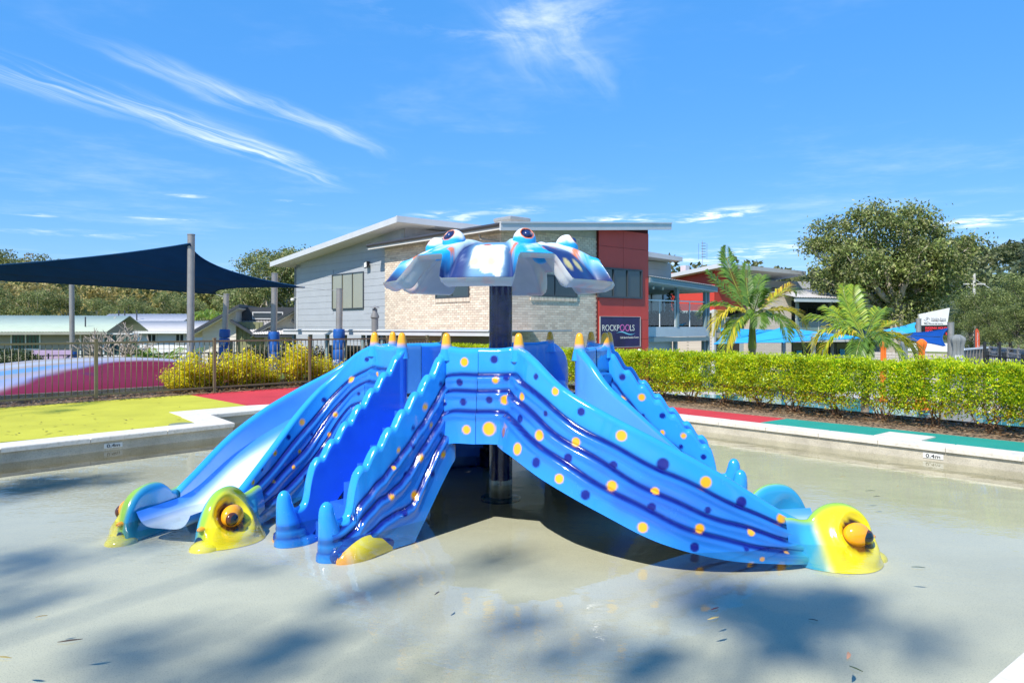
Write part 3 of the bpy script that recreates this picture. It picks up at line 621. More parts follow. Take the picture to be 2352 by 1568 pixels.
run('pool_edge', [ILs, ILe-fd*3, ILe, Bc-fd*.001], .46, 1)
run('pool_edge', [Bc, Nb], .46, 1); run('pool_edge', [Nb, Nc, Nc+fd*2.5, Far], .46, 1)
run('pool_edge', [Rs-rd*6.4, Rs, Re, Rend+rd*.8], .34, 1)
run('pool_edge', [Lend, Np-nd*3, Np+nd*4], .5, -1)
struct(MB().prism([p2(-4.36, 11.6), p2(-4.76, 11.45), p2(-6.08, 13.12), p2(-5.04, 14.24), p2(-4.6, 14.5), p2(-4.39, 13.6), p2(-5.19, 12.7)], -.05, .005).build('coping_slab', stone_m))
# --- coloured rubber decks
YL = -fd*14
yA = [p2(-6.74, 9.75)+YL, p2(-6.74, 9.75), p2(-4.80, 11.55), p2(-6.06, 13.1), p2(-5.06, 14.20), p2(-7.20, 16.52), p2(-9.0, 14.5), p2(-9.0, 14.5)+YL]
struct(MB().prism(yA, -.4, -.001).build('yellow_deck', yel_m))
rL = [p2(-5.06, 14.20), p2(-4.60, 14.45)+fd*.3, p2(-4.60, 14.45)+fd*6.5, p2(-1.3, 20.6), p2(-3.0, 21.2), p2(-7.20, 16.52)]
Fb = p2(3.02, 14.06); fb = (p2(6.73, 9.73)-Fb); fb /= np.linalg.norm(fb)
cb = p2(2.87, 12.90)
rA = [p2(-4.60, 14.45)+fd*6.5, cb-rd*5.2, cb-rd*.0, p2(3.95, 11.76), p2(4.54, 12.24), Fb, Fb-fb*8.6, p2(-1.3, 20.6)]
struct(MB().prism(rL, -.4, -.002).build('red_deck', red_m)); struct(MB().prism(rA, -.4, -.0015).build('red_deck', red_m))
gA = [p2(3.95, 11.76), p2(6.13, 8.87), p2(9.5, 4.3), p2(10.4, 5.3), p2(6.73, 9.73), p2(4.54, 12.24)]
struct(MB().prism(gA, -.4, -.001).build('green_deck', grn_m))
nA = [Np-nd*16+p2(.32, -.38), Np+nd*4+p2(.32, -.38), Np+nd*4+p2(5, -6), Np-nd*16+p2(5, -6)]
struct(MB().prism(nA, -.4, -.003).build('entry_deck', grn_m))
# --- skimmer lid on the right coping, depth markers on the pool wall
tag(MB().prism([p2(5.03, 10.28), p2(5.42, 10.62), p2(5.80, 10.13), p2(5.42, 9.80)], -.04, .016).build('skimmer_lid', stone_m), 'square stone skimmer lid let into the coping beside the green deck', 'lid')
def text_mesh(s, size, name='lettering'):
    cu = bpy.data.curves.new('t', 'FONT'); cu.body = s; cu.size = size; cu.align_x = 'CENTER'; cu.align_y = 'CENTER'; cu.extrude = .002
    o = bpy.data.objects.new('t', cu); COL.objects.link(o); dg = bpy.context.evaluated_depsgraph_get(); me = bpy.data.meshes.new_from_object(o.evaluated_get(dg)); me.name = name
    bpy.data.objects.remove(o); bpy.data.curves.remove(cu); return me
def place_text(s, size, mat_, parent, pos, right, up, name='lettering', width=None, height=None):
    """text mesh baked into place: right / up are unit vectors"""
    me = text_mesh(s, size, name); n = len(me.vertices); co = np.empty(n*3); me.vertices.foreach_get('co', co); co = co.reshape(-1, 3)
    ex = co.max(0)-co.min(0); co -= (co.max(0)+co.min(0))/2*np.array((1, 1, 0))
    if width: co[:, 0] *= width/ex[0]
    if height: co[:, 1] *= height/ex[1]
    right = np.asarray(right, float); up = np.asarray(up, float); nn = np.cross(right, up)
    q = np.asarray(pos)+co[:, :1]*right+co[:, 1:2]*up+co[:, 2:]*nn
    me.vertices.foreach_set('co', q.ravel()); me.update(); me.materials.clear(); me.materials.append(mat_)
    return link(name, me, None, parent)
white_m = mat('white_paint', (.78, .78, .76), .5, .05); black_m = mat('black_paint', (.012, .012, .014), .4, .1)
tile_m = mat('glazed_marker_tile', (.72, .71, .66), .3, .05)
def marker(pt, d, n, lab):
    t = thing('depth_marker', lab, 'pool sign'); pt = np.asarray(pt); d = np.asarray(d)
    fc = Face(pt, d, n); fbox(fc, 'tile', tile_m, t, -.12, .12, -.155, -.09, -.03, -.012)
    place_text('0.4m', .06, black_m, t, fc.p(0, -.1225, -.009), (*d, 0), (0, 0, 1), width=.17, height=.045)
q = G(277, 1027, -.12)[:2]; a = ILe+fd*np.dot(q-ILe, fd); a = ILe+(Bc-ILe)*.43
dd = (Bc-ILe)/np.linalg.norm(Bc-ILe); marker(a, dd, p2(dd[1], -dd[0]), 'white depth marker tile reading 0.4m on the pool wall below the yellow deck')
a = Rs+rd*np.dot(G(2131, 1050, -.12)[:2]-Rs, rd); marker(a, rd, p2(rd[1], -rd[0]), 'white depth marker tile reading 0.4m on the pool wall below the green deck')
# --- ground: one sheet to the horizon; falls away behind the fence and the hedge
FL0 = p2(-8.6, 15.3); fn = p2(-fd[1], fd[0]); HL0 = p2(4.17, 14.41); hn = p2(-hd[1], hd[0])
def gz(x, y):
    sL = (x-FL0[0])*fn[0]+(y-FL0[1])*fn[1]; sR = (x-HL0[0])*hn[0]+(y-HL0[1])*hn[1]
    zin = -.5+.45*ss(-.55, -.30, np.maximum(sL, sR+.45))
    zl = -.05-1.1*ss(6.5, 16, sL); zr = -.05-.5*ss(.35, 1.2, sR)-.65*ss(.8, 3.2, sR)
    z = np.where((sL < 0) & (sR < 0), zin, np.minimum(np.where(sL > 0, zl, 9), np.where(sR > 0, zr, 9)))
    far = ss(100, 260, y)*0
    return z+far
def axis(a, b, c, d, fine, coarse):
    return np.unique(np.r_[np.geomspace(1, a-b+1, coarse)[::-1]*-1+1+b, np.linspace(b, c, fine), c-1+np.geomspace(1, d-c+1, coarse)])
xs = np.unique(np.r_[-np.geomspace(16, 900, 26), np.linspace(-16, 22, 170), np.geomspace(22, 900, 26)]); ys = np.unique(np.r_[-np.geomspace(8, 200, 14), np.linspace(-8, 40, 200), np.geomspace(40, 1600, 30)])
X, Y = np.meshgrid(xs, ys, indexing='ij'); P = np.stack([X, Y, gz(X, Y)], -1)
def ground_mat():
    m, N, L, b = nodes('ground_grass_and_soil'); pset(b, rough=.95, spec=.2); tc = N.new('ShaderNodeTexCoord')
    n = N.new('ShaderNodeTexNoise'); n.inputs['Scale'].default_value = .35; n.inputs['Detail'].default_value = 8; L.new(tc.outputs['Object'], n.inputs['Vector'])
    r = N.new('ShaderNodeValToRGB'); r.color_ramp.elements[0].color = (.10, .15, .035, 1); r.color_ramp.elements[1].color = (.30, .30, .11, 1); r.color_ramp.elements[0].position = .3; r.color_ramp.elements[1].position = .72
    L.new(n.outputs[0], r.inputs[0]); L.new(r.outputs[0], b.inputs['Base Color'])
    n2 = N.new('ShaderNodeTexNoise'); n2.inputs['Scale'].default_value = 40; n2.inputs['Detail'].default_value = 3; L.new(tc.outputs['Object'], n2.inputs['Vector'])
    bp = N.new('ShaderNodeBump'); bp.inputs['Strength'].default_value = .8; bp.inputs['Distance'].default_value = .05; L.new(n2.outputs[0], bp.inputs['Height']); L.new(bp.outputs[0], b.inputs['Normal']); return m
struct(link('ground', grid_mesh('ground', P, True), ground_mat()))
# garden beds of mulch under the fence shrubs and the hedge
def bed(name, o, d, n, t0, t1, s0, s1, z):
    t = np.linspace(t0, t1, int((t1-t0)/.12)); s = np.linspace(s0, s1, max(3, int((s1-s0)/.08))); T, S = np.meshgrid(t, s, indexing='ij')
    q = np.stack([o[0]+d[0]*T+n[0]*S, o[1]+d[1]*T+n[1]*S, np.zeros_like(T)], -1); h = np.clip(gz(q[..., 0], q[..., 1]), -.06, .5) if False else np.full_like(T, z)
    q[..., 2] = h+.03*(vnoise(q, 3., 41)-.5)+.02*(vnoise(q, 11., 42)-.5); return struct(link(name, grid_mesh(name, q, True, flip=np.cross(np.r_[d, 0], np.r_[n, 0])[2] < 0), mulch_m))
bed('mulch_bed', FL0, fd, fn, -8, 12, -.75, 2.2, -.028)
bed('mulch_bed', HL0, hd, hn, -12, 7, -1.1, .50, -.022)
# loose bark and dead leaves on the beds, uncountable
def flakes(name, n, sampler, size, cols, z=.01, tilt=.5, mat_=None):
    r = RNG; P = sampler(n); a = r.random(n)*2*pi; s = size*(.6+.8*r.random(n)); u = np.stack([np.cos(a), np.sin(a), tilt*(r.random(n)-.5)], -1); v = np.stack([-np.sin(a), np.cos(a), tilt*(r.random(n)-.5)], -1)
    Q = np.stack([P-u*s[:, None], P-v*s[:, None]*.35, P+u*s[:, None], P+v*s[:, None]*.35], 1).reshape(-1, 3); c = np.repeat(np.asarray(cols)[r.integers(0, len(cols), n)]*(.7+.6*r.random((n, 1))), 4, 0)
    o = link(name, np_mesh(name, Q, np.arange(4*n).reshape(-1, 4), False, c), mat_ or leafm); o['kind'] = 'stuff'; return o
BR = [(.30, .18, .09), (.22, .12, .06), (.40, .28, .16), (.12, .07, .04)]
def samp_bed(o, d, n, t0, t1, s0, s1):
    def f(k):
        t = t0+(t1-t0)*RNG.random(k); s = s0+(s1-s0)*RNG.random(k); return np.c_[o[0]+d[0]*t+n[0]*s, o[1]+d[1]*t+n[1]*s, .02+.03*RNG.random(k)]
    return f
flakes('bark_litter', 5000, samp_bed(FL0, fd, fn, -3, 12, -.48, .9), .045, BR)
flakes('bark_litter', 7000, samp_bed(HL0, hd, hn, -10, 7, -.68, .5), .04, BR)
timber = mat('weathered_timber_sleeper', (.13, .085, .05), .9, .35, 4., .5, 40., stretch=(1, 1, 6))
def rail(name, a, b, w, z0, z1, m_, lab, cat): 
    d = (b-a)/np.linalg.norm(b-a); n = p2(-d[1], d[0])*w/2; return tag(MB().prism([a-n, b-n, b+n, a+n], z0, z1).build(name, m_), lab, cat)
for i in range(6):
    a = HL0+hn*.50+hd*(-9+i*2.4); rail('timber_edging', a, a+hd*2.39, .06, -.35, .045, timber, 'dark timber edging board behind the hedge, %s from the left' % ['first', 'second', 'third', 'fourth', 'fifth', 'sixth'][i], 'garden edging')['group'] = 'timber edging boards behind the hedge'
for i in range(4):
    a = FL0+fn*.75+fd*(-3+i*3.1); rail('timber_edging', a, a+fd*3.09, .10, -.2, .15, mat('grey_sleeper', (.20, .18, .14), .9, .3, 5., .5, 40.) if i == 0 else MATS['grey_sleeper'], 'grey timber sleeper along the foot of the jumping pillow, %s from the left' % ['first', 'second', 'third', 'fourth'][i], 'garden edging')['group'] = 'sleepers by the jumping pillow'
# floating and sunken gum leaves in the pool, leaves on the deck: single leaves one can pick out
def one_leaf(px, py, z, ang, ln, col, lab, curl=.3):
    t = np.linspace(0, 1, 9); w = ln*.11*np.sin(pi*t)**.8; x = (t-.5)*ln; yb = curl*ln*(t-.5)**2; zz = .006*np.sin(pi*t)
    P = np.stack([np.stack([x, yb-w, zz], -1), np.stack([x, yb, zz+.003], -1), np.stack([x, yb+w, zz], -1)], 1); me = grid_mesh('fallen_leaf', P, True, col=np.broadcast_to(np.array(col), P.shape))
    g = G(px, py, z); o = link('fallen_leaf', me, leafm); o.location = g; o.rotation_euler = (0, 0, ang); return tag(o, lab, 'leaf', 'fallen leaves in and around the pool')
for k, (px, py, z, ang, ln, col, where) in enumerate([
    (1643, 1398, WATER, .6, .10, (.10, .03, .03), 'dark red gum leaf floating in the middle foreground of the pool'), (1950, 1505, WATER, 1.1, .13, (.5, .25, .15), 'pinkish brown leaf floating at the lower right of the pool'),
    (1965, 1536, WATER, -1., .10, (.07, .09, .04), 'small dark green leaf floating near the lower right coping'), (2110, 1303, WATER, -.2, .12, (.04, .07, .05), 'dark leaf on the water right of the yellow fish head'),
    (160, 1472, WATER, .35, .16, (.16, .10, .06), 'long thin brown leaf floating at the lower left'), (1005, 1362, WATER, 1.2, .09, (.06, .05, .05), 'curled dark leaf in the centre foreground'),
    (95, 1416, WATER, .5, .08, (.25, .17, .06), 'small tan leaf on the rippled water at the left'), (1868, 1424, WATER, -.5, .07, (.03, .03, .03), 'tiny black leaf at the right foreground'),
    (2000, 1127, WATER, .1, .14, (.05, .06, .05), 'slim dark leaf drifting right of the far newel knobs'), (2015, 1140, WATER, .3, .12, (.07, .07, .05), 'slim leaf drifting above the yellow fish head'),
    (1937, 1095, WATER, .15, .10, (.3, .22, .08), 'tan leaf drifting off the right staircase'), (2063, 1116, WATER, .9, .06, (.32, .22, .08), 'small tan leaf drifting near the right coping'),
    (8, 1510, WATER, -.2, .12, (.35, .27, .1), 'yellowish leaf at the lower left edge'), (1640, 1420, WATER, .5, .12, (.5, .36, .12), 'sunken yellow leaf below the dark red one'),
    (690, 955, .002, .3, .14, (.25, .2, .1), 'brown leaf lying on the red deck by the far slide'), (150, 975, .002, .5, .13, (.3, .25, .08), 'leaf lying in the middle of the yellow deck'), (300, 962, .002, -.3, .12, (.28, .2, .06), 'leaf lying on the yellow deck near the red one')]):
    one_leaf(px, py, z+.004, ang, ln*.75, np.array(col)*1.5, where)
dk = flakes('leaf_litter', 60, lambda n: np.array([G(RNG.uniform(0, 560), RNG.uniform(925, 1000), .004) for _ in range(n)]), .035, [(.2, .15, .05), (.12, .1, .04)], tilt=.05)
bx = np.array([[v.co.x, v.co.y] for v in dk.data.vertices])
tag(MB().lathe([(.19, -.02), (.19, .003), (.17, .006)], 24, tuple(G(690/1.0*1.0, 1000, 0)*0+G(684, 990, 0)*0+G(686, 988, 0)*0+np.array((-5.15, 11.55, 0)))).build('drain_cover', mat('grey_cast_cover', (.22, .24, .14), .6)), 'small round grey cover set in the yellow deck near the coping corner', 'drain cover')
# ================================================================== FOLIAGE TOOLS
def leaf_quads(C, dirs, size, aspect=.42, rng=RNG, up=None, fold=.0):
    """C centres (n,3), dirs unit-ish (n,3): diamond leaves"""
    n = len(C); d = dirs/(np.linalg.norm(dirs, axis=1)[:, None]+1e-9); r = rng.normal(size=(n, 3)); s = np.cross(d, r); s /= np.linalg.norm(s, axis=1)[:, None]+1e-9
    L = (size*(.65+.7*rng.random(n)))[:, None]
    return np.stack([C-d*L*.5, C+s*L*aspect*.5, C+d*L*.5, C-s*L*aspect*.5], 1)
def leaf_mesh(name, Q, col):
    n = len(Q); return np_mesh(name, Q.reshape(-1, 3), np.arange(4*n).reshape(-1, 4), False, np.repeat(col, 4, 0))
def pick(cols, n, rng=RNG, jit=.25):
    c = np.asarray(cols)[rng.integers(0, len(cols), n)]; return c*(1-jit+2*jit*rng.random((n, 1)))
def blob_points(blobs, n, rng, shell=.55):
    """points mostly near the surface of random sub-clumps of ellipsoid blobs: gives light and dark clumps and gaps"""
    vol = np.array([b[3]*b[4]*b[5] for b in blobs])**.7; k = rng.choice(len(blobs), n, p=vol/vol.sum()); B = np.asarray(blobs, float)[k]
    d = rng.normal(size=(n, 3)); d /= np.linalg.norm(d, axis=1)[:, None]; r = (shell+(1-shell)*rng.random(n))[:, None]; return B[:, :3]+d*r*B[:, 3:], d
def crown(name, blobs, nclump, per, clump_r, leaf, cols, rng, droop=0.):
    c, d = blob_points(blobs, nclump, rng); C = np.repeat(c, per, 0); n = len(C); off = rng.normal(size=(n, 3))*.55; rr = np.repeat(clump_r*(.6+.8*rng.random(nclump)), per)[:, None]
    P = C+off*rr*np.array((1, 1, .7)); dirs = rng.normal(size=(n, 3))*.8+np.repeat(d, per, 0)*.5; dirs[:, 2] -= droop
    tone = np.repeat(.55+.85*rng.random(nclump), per)[:, None]; col = pick(cols, n, rng)*tone; return leaf_mesh(name, leaf_quads(P, dirs, leaf, .45, rng), col)
def limb(mb, a, b, r0, r1, rng, bend=.15, n=5, sides=7):
    a = np.asarray(a, float); b = np.asarray(b, float); L = np.linalg.norm(b-a); t = np.linspace(0, 1, n)[:, None]; P = a+(b-a)*t; P[1:-1] += rng.normal(size=(n-2, 3))*bend*L*.25; mb.tube(P, np.linspace(r0, r1, n), sides); return P
GUM = [(.10, .13, .05), (.14, .17, .06), (.07, .10, .04), (.18, .20, .09)]
def tree_meshes(seed, h, w, nb, nclump, per, clump_r, leaf, cols, trunk_r, base=.35, spread=.8, droop=.3):
    rng = np.random.default_rng(seed); mb = MB(); top = np.array((rng.normal()*.06*h, rng.normal()*.06*h, h*.62)); limb(mb, (0, 0, -.3), top, trunk_r, trunk_r*.45, rng, .1, 6, 9); blobs = []
    for i in range(nb):
        a = 2*pi*(i+rng.random()*.7)/nb; rad = w*.5*spread*(.25+.75*rng.random()); z = h*(base+(.92-base)*rng.random()**.8)
        if i == 0: rad = 0; z = h*.86
        br = w*(.16+.10*rng.random()); c = np.array((rad*cos(a), rad*sin(a), min(z, h-br*.6))); blobs.append((*c, br, br, br*.72))
        s = top*(.55+.4*rng.random()); limb(mb, s, c, trunk_r*.38, trunk_r*.1, rng, .25, 5, 6)
    return mb.me('trunk', True), crown('crown', blobs, nclump, per, clump_r, leaf, cols, rng, droop)
def put_tree(name, lab, meshes, loc, sc=1., rz=0., group=None, bark=None, cat='tree', lm=None):
    t = thing(name, lab, cat, loc, rz, group); t.scale = (sc, sc, sc); a = link('trunk', meshes[0], bark or barkm, t); b = link('crown', meshes[1], lm or leafm, t); return t
# ------------------------------------------------------------------ clipped yellow-green hedge: one shrub after another
HCOL = [(.60, .68, .014), (.52, .64, .014), (.76, .70, .018), (.40, .56, .014), (.18, .36, .016)]
def shrub_mesh(seed, w, dpt, z0, z1, n, cols, leaf=.040):
    rng = np.random.default_rng(seed); u = rng.random((n, 3))*2-1; k = rng.integers(0, 3, n)
    # push most leaves to the shell: front, back, top
    face = rng.random(n); sh = 1-.22*rng.random(n)**1.5
    u[:, 1] = np.where(face < .40, -sh, np.where(face < .55, sh, u[:, 1])); u[:, 2] = np.where((face >= .55) & (face < .87), sh, u[:, 2])
    lump = np.sin(u[:, 0]*4+seed)*.5+np.sin(u[:, 0]*9+u[:, 2]*5+seed*2)*.3+np.sin(u[:, 1]*6+u[:, 0]*7)*.2
    P = np.stack([u[:, 0]*w/2*1.08, u[:, 1]*dpt/2*(1+.10*lump)*(.82+.18*ss(-1, .2, u[:, 2])), lerp(z0, z1, (u[:, 2]+1)/2)], -1)
    P[:, 2] += .06*lump*(u[:, 2] > .3)+np.where(u[:, 2] < -.6, -.14*rng.random(n)**2, 0)
    hole = np.sin(P[:, 0]*13+seed*3)+np.sin(P[:, 2]*15+seed)+np.sin(P[:, 1]*9+P[:, 0]*5); keep = (hole > -1.25) | (rng.random(n) < .28) | (u[:, 2] > .55); P = P[keep]; u = u[keep]; n = len(P)
    d = rng.normal(size=(n, 3))*.9+np.stack([u[:, 0]*.3, u[:, 1]*.8, u[:, 2]*.9+.4], -1); t = rng.random((n, 1)); c = pick(cols, n, rng, .2)
    grn = ss(.2, 1.5, lump[keep]*1.2+rng.normal(size=n)*.5)[:, None]; c = lerp(c, np.array((.15, .29, .012)), .5*grn*(rng.random((n, 1)) < .7))
    c = np.where((u[:, 2:] < -.5) & (rng.random((n, 1)) < .35), np.array((.42, .28, .02)), c)
    tone = (.62+.80*(vnoise(P+seed, 4.5, seed)*.65+vnoise(P+seed, 11., seed+1)*.35))[:, None]; c = c*tone
    # sprigs sticking up
    m = 420; sx = (rng.random(m)*2-1)*w*.5; sy = (rng.random(m)*2-1)*dpt*.45; S = np.stack([sx, sy, z1+.0+.10*rng.random(m)**2], -1); sd = rng.normal(size=(m, 3))*.5+np.array((0, 0, 1.))
    Q = np.concatenate([leaf_quads(P, d, leaf, .5, rng), leaf_quads(S, sd, leaf*1.1, .4, rng)]); c = np.concatenate([c, pick(cols[:2], m, rng, .2)])
    return leaf_mesh('foliage', Q, c)
def stem_mesh(seed, w, z1, n=9, r=.014):
    rng = np.random.default_rng(seed); mb = MB()
    for i in range(n):
        a = rng.normal()*.05, rng.normal()*.04; b = (rng.uniform(-.5, .5)*w, rng.uniform(-.22, .22), z1*(.75+.5*rng.random())); P = limb(mb, (*a, -.03), b, r*(.6+.8*rng.random()), .004, rng, .3, 5, 5)
        for j in range(3): q = P[rng.integers(1, 4)]; limb(mb, q, q+rng.normal(size=3)*np.array((.16, .1, .08)), .005, .002, rng, .3, 3, 4)
    return mb.me('stem', True)
stemm = mat('reddish_stem', (.30, .17, .10), .8, .3, 12., .3, 40.)
hv = [(shrub_mesh(11+i, .95, .90, .27, .93, 13500, HCOL), stem_mesh(31+i, .7, .5)) for i in range(5)]
ORD = ['first', 'second', 'third', 'fourth', 'fifth', 'sixth', 'seventh', 'eighth', 'ninth', 'tenth', 'eleventh', 'twelfth', 'thirteenth', 'fourteenth', 'fifteenth', 'sixteenth', 'seventeenth', 'eighteenth', 'nineteenth', 'twentieth', 'twenty-first', 'twenty-second', 'twenty-third', 'twenty-fourth']
HS = list(np.arange(-10.2, 6.6, .78))
for i, s in enumerate(HS):
    q = HL0+hd*s+hn*(-.02+.05*RNG.normal()*.4); j = i % 5
    t = thing('hedge_shrub', 'clipped yellow-green hedge shrub on bare stems, %s from the right end of the hedge' % ORD[len(HS)-1-i], 'shrub', (q[0], q[1], .0), math.atan2(hd[1], hd[0])+(pi if i % 2 else 0), 'shrubs of the clipped hedge')
    t.scale = (1, 1, 1.+.02*RNG.normal()); link('foliage', hv[j][0], leafgloss, t); link('stem', hv[j][1], stemm, t)
# ------------------------------------------------------------------ loose golden shrubs behind the fence
def loose_shrub(seed, h, w, n, cols):
    rng = np.random.default_rng(seed); C = []; D = []; mb = MB()
    for i in range(n):
        a = rng.random()*2*pi; rad = w*.5*rng.random()**.6; e = np.array((rad*cos(a), rad*sin(a)*.8, h*(.35+.65*rng.random()))); P = limb(mb, (rng.normal()*.05, rng.normal()*.05, 0), e, .012, .003, rng, .25, 6, 4)
        m = 110; t = rng.random(m)**.7; q = np.stack([np.interp(t, np.linspace(0, 1, 6), P[:, k]) for k in range(3)], -1)+rng.normal(size=(m, 3))*.06; C.append(q); D.append(rng.normal(size=(m, 3))+np.array((0, 0, .6)))
    C = np.vstack(C); D = np.vstack(D); k = C[:, 2] > .06; C = C[k]; D = D[k]; c = pick(cols, len(C), rng); low = ss(.45*h, .1*h, C[:, 2])[:, None]; c = lerp(c, np.array((.46, .20, .03)), low*.6*(rng.random((len(C), 1)) < .6))
    return leaf_mesh('foliage', leaf_quads(C, D, .065, .5, rng), c), mb.me('stem', True)
YC = [(.84, .72, .014), (.74, .70, .016), (.50, .58, .016), (.86, .66, .02)]
lv = [loose_shrub(51+i, 1., 1.15, 34, YC) for i in range(4)]
for i, (px, Yd, h, w) in enumerate([(408, 17.0, .55, .7), (450, 17.6, .95, 1.1), (500, 18.3, .75, .9), (550, 18.9, .95, 1.1), (590, 19.3, .85, 1.), (625, 19.8, .45, .7), (680, 20.4, 1.08, 1.2), (727, 21.0, .75, .8), (770, 21.8, .6, .8)]):
    r = (px-CX)/F; t = (r*(FL0[1]+.55*fn[1])-(FL0[0]+.55*fn[0]))/(fd[0]-r*fd[1]); q = FL0+fn*.62+fd*t
    o = thing('golden_shrub', 'loose golden-yellow shrub behind the pool fence, %s from the left' % ORD[i], 'shrub', (q[0], q[1], 0), i*1.7, 'golden shrubs behind the fence'); o.scale = (w, w, h); link('foliage', lv[i % 4][0], leafm, o); link('stem', lv[i % 4][1], stemm, o)
# ------------------------------------------------------------------ palms
def frond_mesh(rng, L, rise, droop, cols, leaflet=.52, n=64, roll=0.):
    """arching rachis with two rows of narrow leaflets (local +x outwards)"""
    t = np.linspace(0, 1, 14); x = L*(np.sin(t*1.45)/1.45*1.0)*(1-.08*droop); z = L*(rise*t-droop*t**2.2); R = np.stack([x, .03*L*np.sin(t*3), z], -1); mb = MB(); mb.tube(R, np.linspace(.016, .003, 14), 5)
    Q = []; C = []; tt = np.linspace(.14, .995, n)
    for k, q in enumerate(tt):
        p = np.array([np.interp(q, t, R[:, j]) for j in range(3)]); p2_ = np.array([np.interp(min(q+.03, 1), t, R[:, j]) for j in range(3)]); d = p2_-p if q < .96 else p-np.array([np.interp(q-.04, t, R[:, j]) for j in range(3)]); d /= np.linalg.norm(d)+1e-9
        ll = leaflet*L*.5*(sin(pi*min(q*.9+.12, 1))**.55)*(.9+.2*rng.random())
        for s in (-1, 1):
            side = np.array((0, s, 0.)); up = np.cross(d, np.array((0, 1., 0))); up = up if up[2] > 0 else -up
            e = d*(.55+.5*q)+side*.85+up*(.25+.12*rng.normal()+roll*s); e /= np.linalg.norm(e); tip = p+e*ll+np.array((0, 0, -1.))*ll*(.22+.18*rng.random()); mid = p+e*ll*.55; w = np.cross(e, up); w /= np.linalg.norm(w)+1e-9; w = w*ll*.050+d*.006
            Q.append([p-w*.4, mid-w, tip, mid+w]); c = np.asarray(cols[rng.integers(0, len(cols))])*(.8+.4*rng.random()); C.append(c)
    v = np.array(mb.v); nv = len(v); f = mb.f; V_ = np.vstack([v, np.array(Q).reshape(-1, 3)]); F_ = [list(q) for q in f]+[[nv+4*i+j for j in range(4)] for i in range(len(Q))]; col = np.vstack([np.broadcast_to(np.array((.30, .36, .05)), (nv, 3)), np.repeat(np.array(C), 4, 0)])
    return mesh('frond', V_, F_, False, col)
PG = [(.10, .20, .035), (.14, .26, .035), (.19, .31, .05)]; PY = [(.66, .56, .035), (.52, .50, .035), (.72, .54, .06)]; PYG = [(.32, .44, .04), (.42, .48, .04), (.22, .36, .04)]; PBR = [(.36, .22, .06), (.28, .15, .05)]
shaft_m = vmat('palm_crownshaft', rough=.4, var=.15, scale=8.)
def palm(lab, base, zc, rt, fronds, seed, sh=.7):
    rng = np.random.default_rng(seed); t = thing('palm_tree', lab, 'palm', tuple(base)); H = zc-base[2]
    n = 16; zs = np.r_[np.linspace(0, H-sh, 26), np.linspace(H-sh+.02, H+.05, 14)]; rows = []; cols = []
    for z in zs:
        r = rt*(1.25-.35*min(z/(H-sh), 1)) if z < H-sh else rt*1.12*(1-.55*((z-(H-sh))/sh)**1.5)
        if z < H-sh: r *= 1+.05*sin(z*70)
        c = np.array((.34, .27, .20))*(.8+.3*rng.random()) if z < H-sh else lerp(np.array((.36, .40, .05)), np.array((.16, .26, .04)), (z-(H-sh))/sh)
        rows.append([(r*cos(k/n*2*pi), r*sin(k/n*2*pi), z) for k in range(n)]); cols.append([c]*n)
    link('trunk', grid_mesh('trunk', rows, True, False, True, np.array(cols)), shaft_m, t)
    for az, L, rise, droop, cc, roll in fronds:
        o = link('frond', frond_mesh(rng, L, rise, droop, cc, roll=roll), leafgloss, t); o.location = (0, 0, H); o.rotation_euler = (0, 0, radians(az))
    return t
b = V(1728, 820, 17.); palm('taller palm with green and yellowing fronds behind the hedge, left of the two', (b[0], b[1], -1.15), 1.74, .085,
    [(100, 1.9, 1.05, .1, PG, .1), (60, 1.7, .95, .35, PG, 0), (140, 1.6, 1.0, .3, PG, 0), (165, 1.75, .55, .55, PG+PYG, 0), (195, 1.6, .50, .80, PY, 0), (215, 1.5, .15, .75, PY+PYG, 0), (20, 1.9, .75, .45, PYG+PG, 0), (8, 1.45, .82, .3, PBR+PY, .2), (-8, 1.8, .40, .55, PY, 0), (-25, 1.7, .16, .65, PY+PYG, 0), (-60, 1.5, .3, .7, PG, 0), (-100, 1.4, .4, .6, PG, 0), (-140, 1.4, .2, .65, PG+PYG, 0), (260, 1.5, .75, .4, PG, 0), (80, 1.3, 1.15, .1, PG, 0), (-150, 1.2, -.1, .4, PG, 0)], 5)
b = V(1987, 830, 16.); palm('shorter spreading palm with yellow drooping fronds behind the hedge, right of the two', (b[0], b[1], -1.15), 1.22, .08,
    [(75, 1.8, .95, .25, PYG, 0), (45, 1.7, .8, .4, PYG+PG, 0), (20, 1.5, .62, .4, PY+PYG, 0), (110, 1.6, .85, .4, PYG, 0), (150, 1.75, .72, .5, PYG, 0), (175, 1.75, .62, .8, PY+PYG, 0), (190, 1.6, .5, .75, PY+PYG, 0), (-5, 1.75, .42, .75, PY, 0), (-18, 1.6, .32, .7, PY+PYG, 0), (-50, 1.2, .2, .7, PG+PYG, 0), (-90, 1.2, .5, .6, PG, 0), (-130, 1.3, .3, .8, PG, 0), (240, 1.2, .15, .7, PG, 0), (95, 1.3, 1.15, .15, PYG, 0)], 8)
